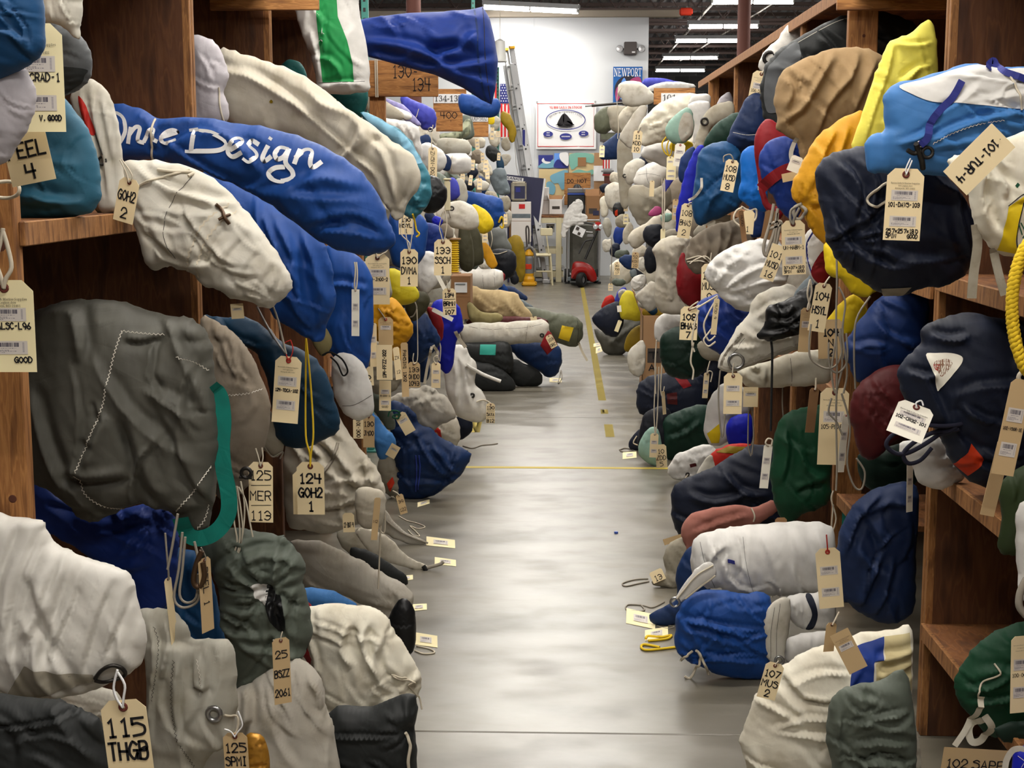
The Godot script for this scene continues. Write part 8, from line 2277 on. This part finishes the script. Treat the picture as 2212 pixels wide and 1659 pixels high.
	bag("spinnaker_bag", "red, teal and yellow spinnaker cloth on the floor, mid right", "scarlet", 6.55, 0.55, "1530,1010 1540,980 1560,968 1600,960 1622,965 1610,990 1585,1010 1560,1030 1535,1020", {"f": 5, "patch": [["mustard", "1545,975 1575,962 1620,964 1600,978 1570,976", "olive_panel"], ["petrol", "1530,1008 1550,1004 1556,1018 1540,1024", "teal_panel"]]})
	bag("sail_bag", "pale bags' strap bundle beside the spinnaker cloth on the floor", "offwhite", 6.4, 0.4, "1500,1040 1520,1000 1535,985 1540,1000 1548,1030 1530,1045 1505,1050", {"f": 6})
	tag("manila tag in front of the mint satin bag, floor at mid right", 1414, 936, 18, 54, 7.3, [2], [""], {"print": "plain", "string": ["rope", 1.4, "0,-8 -4,-60 -4,-150", "3,-8 4,-60 2,-150"]})
	tag("manila tag lettered 10 ZDD 5 on the floor, mid right", 1427, 960, 24, 52, 7.4, [-4], ["10", "ZDD", "5"], {"bare": 1})
	tag("small tag hanging on the navy bag with the red cross band", 1432, 845, 9, 52, 7.6, [-6, 30], [""], {"string": ["rope", 1.2, "2,-6 4,-12"]})
	tag("long printed tag with two bar codes below the roped sail corner, mid right", 1584, 806, 40, 90, 5.0, [0], [""], {"print": "plain", "string": ["rope", 1.6, "-2,-8 0,-28"]})
	tag("small printed tag right of the long one, mid right", 1622, 836, 32, 44, 5.25, [0], [""], {"print": "one", "bare": 1, "square": 1})
	tag("narrow tag with cords below the grey canvas bag end, mid right", 1527, 805, 13, 56, 5.9, [4, 20], [""], {"print": "plain", "string": ["rope", 1.4, "0,-8 4,-28", "4,-6 12,-2 10,18"]})
	tag("manila tag lettered 108 BHAS 2 on the cobalt bag's strap", 1487, 440, 27, 74, 6.3, [8], ["108", "BHAS", "2"], {"pen": 0.05, "string": ["rope", 1.4, "2,-6 10,-8"]})
	bag("sail_bag", "pale knot with a toggle below the tag 108 BHAS 2", "stone", 7.0, 0.6, "1500,500 1515,485 1525,500 1515,515 1502,512", {"f": 2})
	floor_tag("white tag lying on the floor left of the mint satin bag", 1360, 984, 30, 13, 4)
	cord_on_floor("grey cord bundle on the floor beside the white tag, mid right", "1338,972 1350,968 1368,972 1352,976 1340,974", 0.004, "rope_grey")
	floor_tag("tag lettered 169 lying on the floor by the small dark blue bag", 1384, 1338, 62, 30, -16)
	floor_tag("tag on the floor under the yellow cord, lower right", 1418, 1370, 50, 20, 12)
	cord_on_floor("yellow cord looped on the floor, upper of the two", "1395,1380 1400,1374 1430,1376 1450,1372 1440,1380 1400,1384", 0.0045, "rope_yellow")
	cord_on_floor("yellow cord looped on the floor, lower of the two", "1460,1398 1425,1402 1395,1404 1385,1398 1392,1392 1425,1398", 0.0045, "rope_yellow")
	cord_on_floor("grey cord loop on the floor left of the grey canvas bag", "1400,1250 1370,1252 1345,1260 1352,1266 1380,1260 1402,1256", 0.0028, "rope_grey")
	cord_on_floor("grey cord tangle on the floor by the tag lettered 169", "1435,1300 1410,1312 1390,1308 1358,1306 1352,1316 1372,1320 1392,1318 1384,1306", 0.0028, "rope_grey")
	cord_on_floor("dark thin cord on the floor beside the yellow cords", "1420,1352 1440,1358 1456,1354 1440,1350", 0.002, "rope_grey")
	tag("manila tag lettered 13 standing on the grey canvas bag, floor right", 1415, 1232, 30, 26, 5.45, [-24, 0, -20], ["13"], {"bare": 1})
	tag("brown tag strip sticking out above the grey canvas bag, floor right", 1456, 1158, 52, 14, 5.7, [-18], [""], {"bare": 1, "square": 1, "card": "manila_dull"})
	var bl := thing("bottle_cap", "tiny blue cap lying on the floor in the middle of the aisle", "cap", floor_at(1331, 1152))
	put("cap", lathe_mesh(PackedVector2Array([Vector2(0.009, 0.0), Vector2(0.0085, 0.008), Vector2(0.0, 0.009)]), 12), M.plastic_blue, bl)
	# floor pile at the right of the yellow line
	carton("tall brown carton standing on the floor, right of the aisle", 1386, 682, 1440, 838, 10.7, 0.3, "cardboard_pale", true)
	var ct := get_child(get_child_count() - 1) as Node3D
	pen_on(ct, "T", 1402, 774, 13, 28, 4.0, 10.68, "ink")
	pen_on(ct, "A", 1402, 800, 12, 18, 3.0, 10.68, "ink")
	bag("sail_bag", "navy bag draped over the floor pile right of the yellow line", "navy", 11.3, 0.6, "1282,688 1300,668 1320,658 1340,655 1345,690 1335,722 1315,724 1295,708", {"f": 4, "fa": 50})
	bag("sail_bag", "dark grey bag on the floor, right of the yellow line", "grey", 11.1, 0.65, "1285,712 1310,722 1320,705 1350,690 1385,680 1388,720 1360,745 1340,765 1310,763 1298,740", {"fl": 1, "f": 7, "fa": 50, "fh": 1.3, "c": ["5 7 1310,745 1340,720 1380,695"]})
	bag("sail_bag", "yellow bag behind the dark grey one, low right of the yellow line", "mustard", 11.3, 0.7, "1350,745 1365,715 1390,705 1392,745 1370,758 1352,757", {"f": 3})
	bag("sail_bag", "bright yellow bag on top of the floor pile, right of the yellow line", "lemon", 11.2, 0.7, "1340,650 1350,632 1365,632 1380,650 1390,672 1385,690 1360,690 1344,685 1340,670", {"f": 6, "fa": 40})
	bag("sail_bag", "orange-red bag behind the navy one, right of the yellow line", "scarlet", 12.4, 0.6, "1300,665 1308,645 1320,638 1326,650 1318,662", {"f": 2})
	bag("sail_bag", "violet blue bag behind the bright yellow one, floor right", "purpleblue", 12.2, 0.6, "1330,650 1338,628 1350,622 1352,640 1342,655", {"f": 2})
	bag("folded_sail", "tangled white cord and cloth at the foot of the carton, right", "offwhite", 10.5, 0.5, "1358,765 1375,745 1390,740 1392,790 1380,812 1362,800", {"f": 9, "fh": 2.0})
	bag("sail_bag", "yellow and blue bags' corner on top of the brown carton", "mustard", 10.9, 0.6, "1388,680 1400,662 1420,668 1432,680 1415,690", {"f": 2})
	bag("sail_bag", "petrol blue corner on top of the brown carton", "petrol", 10.8, 0.6, "1398,668 1412,660 1420,672 1410,680", {"f": 1})
	tag("pale tag hanging on the navy bag of the right floor pile", 1340, 692, 9, 26, 10.6, [20], [""], {"card": "manila_pale"})
	tag("white card between the navy and the bright yellow bag, right floor pile", 1337, 660, 9, 14, 10.8, [-6], [""], {"card": "tag_white", "square": 1, "bare": 1})
	floor_tag("white tag on the floor left of the right floor pile, upper", 1292, 745, 20, 6, 4)
	floor_tag("white tag on the floor left of the right floor pile, lower", 1294, 756, 14, 11, 6)


func right_far() -> void:
	bag("sail_bag", "big cream bag gathered to a ring at its left end, upper right", "cream", 9.6, 0.75, "1382,300 1384,275 1400,250 1430,225 1470,208 1505,206 1520,225 1510,260 1470,280 1440,300 1400,312 1386,310", {"f": 7, "fa": 30, "fs": 30, "g": [[1388, 290, 6, 16, 34]], "c": ["4 7 1390,285 1430,260 1480,250", "4 7 1390,292 1430,280 1460,270"]})
	bag("sail_bag", "white slack bag right of the big cream bag, under the bins' end", "white", 9.4, 0.6, "1490,222 1500,206 1530,206 1532,225 1520,240 1500,235", {"f": 3})
	bag("folded_sail", "white sail edge hanging beside the short pine post, upper right", "white", 9.2, 0.5, "1489,228 1530,222 1528,260 1510,300 1500,310 1498,270", {"f": 3, "fa": 80})
	bag("sail_bag", "pale green satin bag in front of the big cream bag", "mintgreen", 8.9, 0.6, "1440,290 1442,270 1465,245 1488,235 1496,262 1494,290 1480,305 1460,310 1445,300", {"f": 5, "fa": 70, "patch": [["greywhite", "1464,280 1476,245 1494,250 1496,285 1474,306", "grey_panel", 1]]})
	bag("sail_bag", "light stone bag with a black ring, beside the dark green bag", "stone", 8.2, 0.65, "1515,270 1525,245 1548,228 1580,222 1582,250 1560,262 1535,275 1528,300 1512,325 1500,330 1505,300", {"f": 7, "fa": 45, "ring": [["steel_dark", 1521, 263, 7, 2.4, "ring"]]})
	bag("sail_bag", "pale lavender cloth behind the short pine post, upper right", "lavender", 9.6, 0.6, "1555,215 1575,200 1582,225 1560,235 1550,228", {"f": 2})
	bag("sail_bag", "round off-white bag at the end of the right-hand bins, in front of the poster", "offwhite", 12.3, 0.75, "1336,200 1340,182 1360,177 1380,180 1402,195 1414,210 1405,222 1370,228 1350,225 1346,212", {"f": 6, "g": [[1342, 190, 3, 10, 14]], "cord": [["rope", 0.9, "1342,190 1333,210 1334,240 1336,275 1334,300", 2]]})
	bag("sail_bag", "violet blue bag lying on the bins' far end, against the block wall", "purpleblue", 12.8, 0.6, "1388,182 1400,170 1440,173 1470,180 1480,186 1440,190 1400,190", {"f": 2, "fa": 5})
	bag("folded_sail", "white sail lying along the top at the far end of the right bins", "white", 12.4, 0.6, "1395,196 1410,186 1440,178 1496,184 1496,190 1450,192 1412,196", {"f": 2, "fa": 5})
	bag("rolled_sail", "olive rolled tube pointing at the banner, far right", "olive", 14.2, 0.9, "1285,270 1288,247 1312,232 1320,250 1320,275 1305,288 1290,284", {"f": 3, "fa": 70})
	bag("rolled_sail", "stone coloured rolled tube beside the olive one, far right", "stone", 14.0, 0.9, "1314,234 1345,230 1356,238 1355,265 1340,285 1322,278 1318,255", {"f": 3, "fa": 80})
	bag("sail_bag", "long grey canvas bag hanging down at the end of the right bins", "canvas", 12.6, 0.6, "1338,250 1360,228 1385,226 1394,240 1380,280 1362,300 1350,290 1342,275", {"f": 5, "fa": 60})
	bag("folded_sail", "slanting white sail corner over the long grey canvas bag", "greywhite", 11.6, 0.5, "1340,295 1355,270 1375,240 1392,228 1396,240 1385,270 1376,305 1364,318 1345,305", {"f": 4, "fa": 55})
	bag("sail_bag", "tall stone coloured bag hanging to mid height, far right", "stone", 12.4, 0.6, "1338,300 1360,310 1365,350 1362,400 1358,440 1345,445 1338,400 1336,350", {"f": 4, "fa": 85})
	bag("sail_bag", "mid blue bag with a tag hanging below the banner's corner, far right", "midblue", 14.6, 0.7, "1298,340 1302,315 1325,295 1338,290 1340,335 1320,342", {"f": 4, "fa": 50})
	bag("sail_bag", "white roll under the big cream bag, far right", "white", 9.9, 0.85, "1388,330 1400,312 1440,308 1460,320 1462,345 1440,360 1415,348 1395,342", {"f": 3})
	bag("sail_bag", "white bag with stitched seams and an eyelet, round, far right", "satin", 10.6, 0.8, "1371,388 1380,370 1400,356 1425,352 1440,370 1432,395 1410,412 1390,412 1376,402", {"f": 5, "stitch": [["thread_dark", 0.5, 0, 0, "1378,378 1400,375 1425,380"], ["thread_dark", 0.5, 0, 0, "1395,362 1398,390 1412,408"]]})
	bag("sail_bag", "small white bag with a ring left of the stitched round one", "offwhite", 11.2, 0.75, "1348,380 1352,358 1372,345 1392,350 1385,370 1372,390 1358,396", {"f": 4, "ring": [["steel_dark", 1349, 380, 3.4, 1.2, "ring"]]})
	bag("sail_bag", "large stone canvas bag with folds, under the stitched round bag", "stone", 10.2, 0.6, "1360,440 1362,410 1380,402 1410,412 1440,400 1448,430 1430,460 1410,480 1385,485 1370,465", {"f": 7, "fa": 35, "fh": 1.3})
	bag("sail_bag", "long slanting pale bag below the large stone canvas bag", "canvas", 9.8, 0.65, "1358,520 1368,500 1395,485 1420,465 1432,475 1420,500 1395,520 1372,535", {"f": 4, "fa": 40})
	bag("sail_bag", "navy bag hanging beside the small tag, mid right far along", "ink_navy", 8.6, 0.7, "1390,510 1394,494 1410,486 1428,490 1428,520 1412,532 1398,525", {"f": 4})
	bag("sail_bag", "dark grey and navy cloth below the navy bag, far right", "ink_navy", 8.9, 0.6, "1395,545 1408,528 1424,540 1420,575 1402,590 1394,570", {"f": 3, "fa": 80})
	bag("sail_bag", "vivid blue pouch tied at its foot, far right", "royal", 14.6, 0.6, "1326,505 1332,492 1345,492 1350,505 1340,525 1332,532 1328,520", {"f": 2})
	bag("sail_bag", "off-white bag by the brown carton, far right", "offwhite", 15.4, 0.7, "1308,420 1312,402 1330,395 1342,405 1340,440 1322,450 1312,440", {"f": 4})
	bag("sail_bag", "white tub shape beside the brown open carton, far right", "cream", 17.0, 0.8, "1298,430 1306,425 1312,440 1312,462 1302,468 1298,450", {"f": 1})
	bag("sail_bag", "navy cloth on the brown open carton's edge, far right", "navy", 16.5, 0.6, "1296,405 1305,398 1316,400 1314,412 1302,415", {"f": 1})
	bag("life_jacket", "black and orange harness hanging at the far right", "plastic_black", 15.0, 0.5, "1326,445 1336,438 1346,445 1347,465 1338,470 1328,465", {"f": 3, "cat": "harness", "patch": [["orange", "1328,456 1334,452 1334,466 1328,466", "orange_panel"]]})
	bag("sail_bag", "round cream bag tied with a tag at the foot of the far right bins", "cream", 11.8, 0.75, "1320,575 1335,562 1350,565 1362,580 1364,602 1350,612 1332,608 1322,595", {"f": 4})
	bag("sail_bag", "silver-white crumpled bag low at far right", "satin", 9.6, 0.6, "1364,610 1372,598 1392,596 1394,612 1380,626 1368,624", {"f": 7, "fh": 2.0})
	bag("sail_bag", "blue and white bag above the round cream bag, far right", "midblue", 11.4, 0.6, "1338,560 1350,552 1366,555 1368,580 1352,578 1342,568", {"f": 3})
	bag("sail_bag", "dark bag behind the cream bag, low far right", "ink_navy", 12.2, 0.6, "1362,580 1380,585 1392,600 1376,604 1364,598", {"f": 2})
	bag("sail_bag", "yellow rope and cloth bundle above the printed tags, far right", "yellow", 9.0, 0.5, "1448,320 1455,305 1470,312 1480,305 1495,310 1490,322 1470,330", {"f": 2, "cord": [["rope_yellow", 1.4, "1444,290 1430,310 1436,330 1448,335 1452,310", 3, "rope_loop"], ["rope_yellow", 1.4, "1448,295 1440,320 1450,345 1458,330", 3, "rope_loop"]]})
	bag("folded_sail", "navy and white sail edge over the orange-brown post, far right", "purpleblue", 9.1, 0.4, "1432,400 1440,388 1455,386 1446,400 1436,414", {"f": 1})
	bag("sail_bag", "purple and green bundle in the bin by the orange-brown post", "poster_pink", 9.6, 0.5, "1402,462 1415,448 1428,450 1425,462 1410,466", {"f": 2})
	var k := thing("boat_hook", "grey pole end pointing left out of the right-hand bins, before the banner", "pole", at(1305, 226, 13.6))
	put("pole", tube_mesh(PackedVector3Array([at(1350, 222, 13.6) - k.position, at(1278, 228.5, 13.6) - k.position]), 0.012, 8), M.steel_dark, k)
	put("tip", tube_mesh(PackedVector3Array([at(1278, 228.5, 13.6) - k.position, at(1264, 229.5, 13.6) - k.position]), 0.007, 8), M.plastic_grey, k)
	tag("manila tag lettered 11 KDD 10 hanging from the big cream bag", 1379, 282, 19, 47, 9.0, [6], ["11", "KDD", "10"], {"pen": 0.07, "string": ["rope_grey", 1.0, "2,-4 4,-10"]})
	tag("printed grey tag with a red eyelet below the pale green satin bag", 1470, 310, 22, 48, 8.3, [5], [""], {"print": "plain", "card": "tag_white", "eye": "eyelet_red"})
	tag("pale printed tag left of the grey printed tag, far right", 1448, 338, 15, 30, 8.5, [0], [""], {"print": "plain", "card": "manila_pale"})
	tag("pale square printed tag over the round stitched bag", 1450, 358, 20, 30, 8.4, [1], [""], {"print": "plain", "card": "manila_pale", "bare": 1, "square": 1})
	tag("manila tag hanging from the round stitched bag on a strap", 1409, 390, 10, 34, 9.0, [2], [""], {"card": "manila"})
	tag("manila tag on the mid blue bag below the banner", 1301, 314, 11, 25, 13.8, [2], [""], {"print": "plain", "card": "manila_pale"})
	tag("brown tag with a string before the navy bag, far right", 1432, 494, 10, 27, 8.0, [0], [""], {"card": "manila_pale", "string": ["rope", 1.2, "-1,-10 -2,-60 0,-104", "2,-10 3,-60 2,-104"]})
	tag("manila tag lettered 30 700 on the round cream bag at the bins' foot", 1333, 566, 12, 28, 11.0, [0], ["30", "700", "17"], {"pen": 0.07})
	tag("brown tag lettered 52 between cords, low far right", 1373, 545, 15, 34, 9.0, [2], ["52", "KON", "10"], {"card": "manila_dull"})
	tag("printed tag leaning on the orange-brown post, far right", 1460, 430, 13, 44, 8.6, [2], [""], {"print": "plain", "card": "manila_dull"})
	tag("pale printed tag below the harness, far right", 1352, 430, 9, 26, 12.6, [0], [""], {"print": "plain"})
	tag("second pale printed tag below the harness, lower far right", 1352, 462, 11, 22, 12.2, [0], [""], {"print": "plain", "card": "manila_pale"})
	tag("tiny tag on a string by the floor at the far right bins", 1319, 612, 10, 16, 11.6, [0], [""], {"print": "plain", "string": ["rope_grey", 0.9, "0,-8 2,-60 0,-100"]})
	var spots := [
		[1345, 478, 20, 26, 13.2, "stone", "stone bundle with cords below the harness"], [1356, 505, 16, 34, 12.4, "canvas", "narrow canvas bundle right of the blue pouch"], [1382, 545, 24, 22, 11.0, "canvas", "canvas bundle under the long slanting pale bag"],
		[1328, 540, 16, 22, 13.0, "navy", "small navy bundle under the blue pouch"], [1344, 550, 20, 18, 12.6, "greygreen", "grey-green bundle left of the brown tag 52"], [1312, 492, 14, 28, 15.8, "ltgrey", "grey bundle beside the cart's steel post"],
		[1312, 530, 14, 26, 15.2, "offwhite", "off-white bundle beside the cart's wheel side"], [1336, 610, 18, 14, 11.6, "greygreen", "grey-green bundle on the floor under the round cream bag"], [1388, 570, 18, 20, 10.2, "offwhite", "pale jar-shaped bundle above the silver-white bag"],
		[1325, 600, 12, 20, 13.4, "stone", "stone bundle with string at the floor, far right"], [1405, 620, 14, 16, 9.2, "greywhite", "grey-white bundle left of the tall canvas bag"], [1420, 505, 14, 18, 9.6, "canvas", "canvas scrap right of the navy bag, far right"],
		[1440, 470, 22, 12, 9.4, "mintgreen", "pale green bundle under the orange-brown post"], [1370, 440, 14, 20, 12.0, "offwhite", "off-white fold left of the large stone canvas bag"], [1450, 505, 26, 14, 8.6, "stone", "stone bundle right of the small tag, far right"],
		[1322, 445, 14, 18, 16.0, "greywhite", "grey-white bundle left of the harness"], [1330, 385, 16, 22, 15.5, "canvas", "canvas scrap above the off-white bag by the carton"], [1396, 330, 14, 16, 11.5, "greywhite", "grey fold behind the tag 11 KDD 10"],
		[1368, 590, 12, 12, 11.4, "bluegrey", "blue-grey scrap beside the round cream bag"], [1390, 655, 16, 20, 9.9, "greywhite", "grey fold above the brown carton at right"], [1345, 635, 16, 14, 12.0, "offwhite", "white card bundle behind the bright yellow floor bag"],
	]
	rng.seed = 77
	for s: Array in spots:
		blob(s[0], s[1], s[2], s[3], s[4], s[5], s[6])
	filler(1.0)
	hang("pair of thin cords hanging to the tag beside the navy bag, far right", 8.05, "rope", 0.9, ["1430,385 1431,430 1432,490", "1436,385 1435,430 1434,490"])
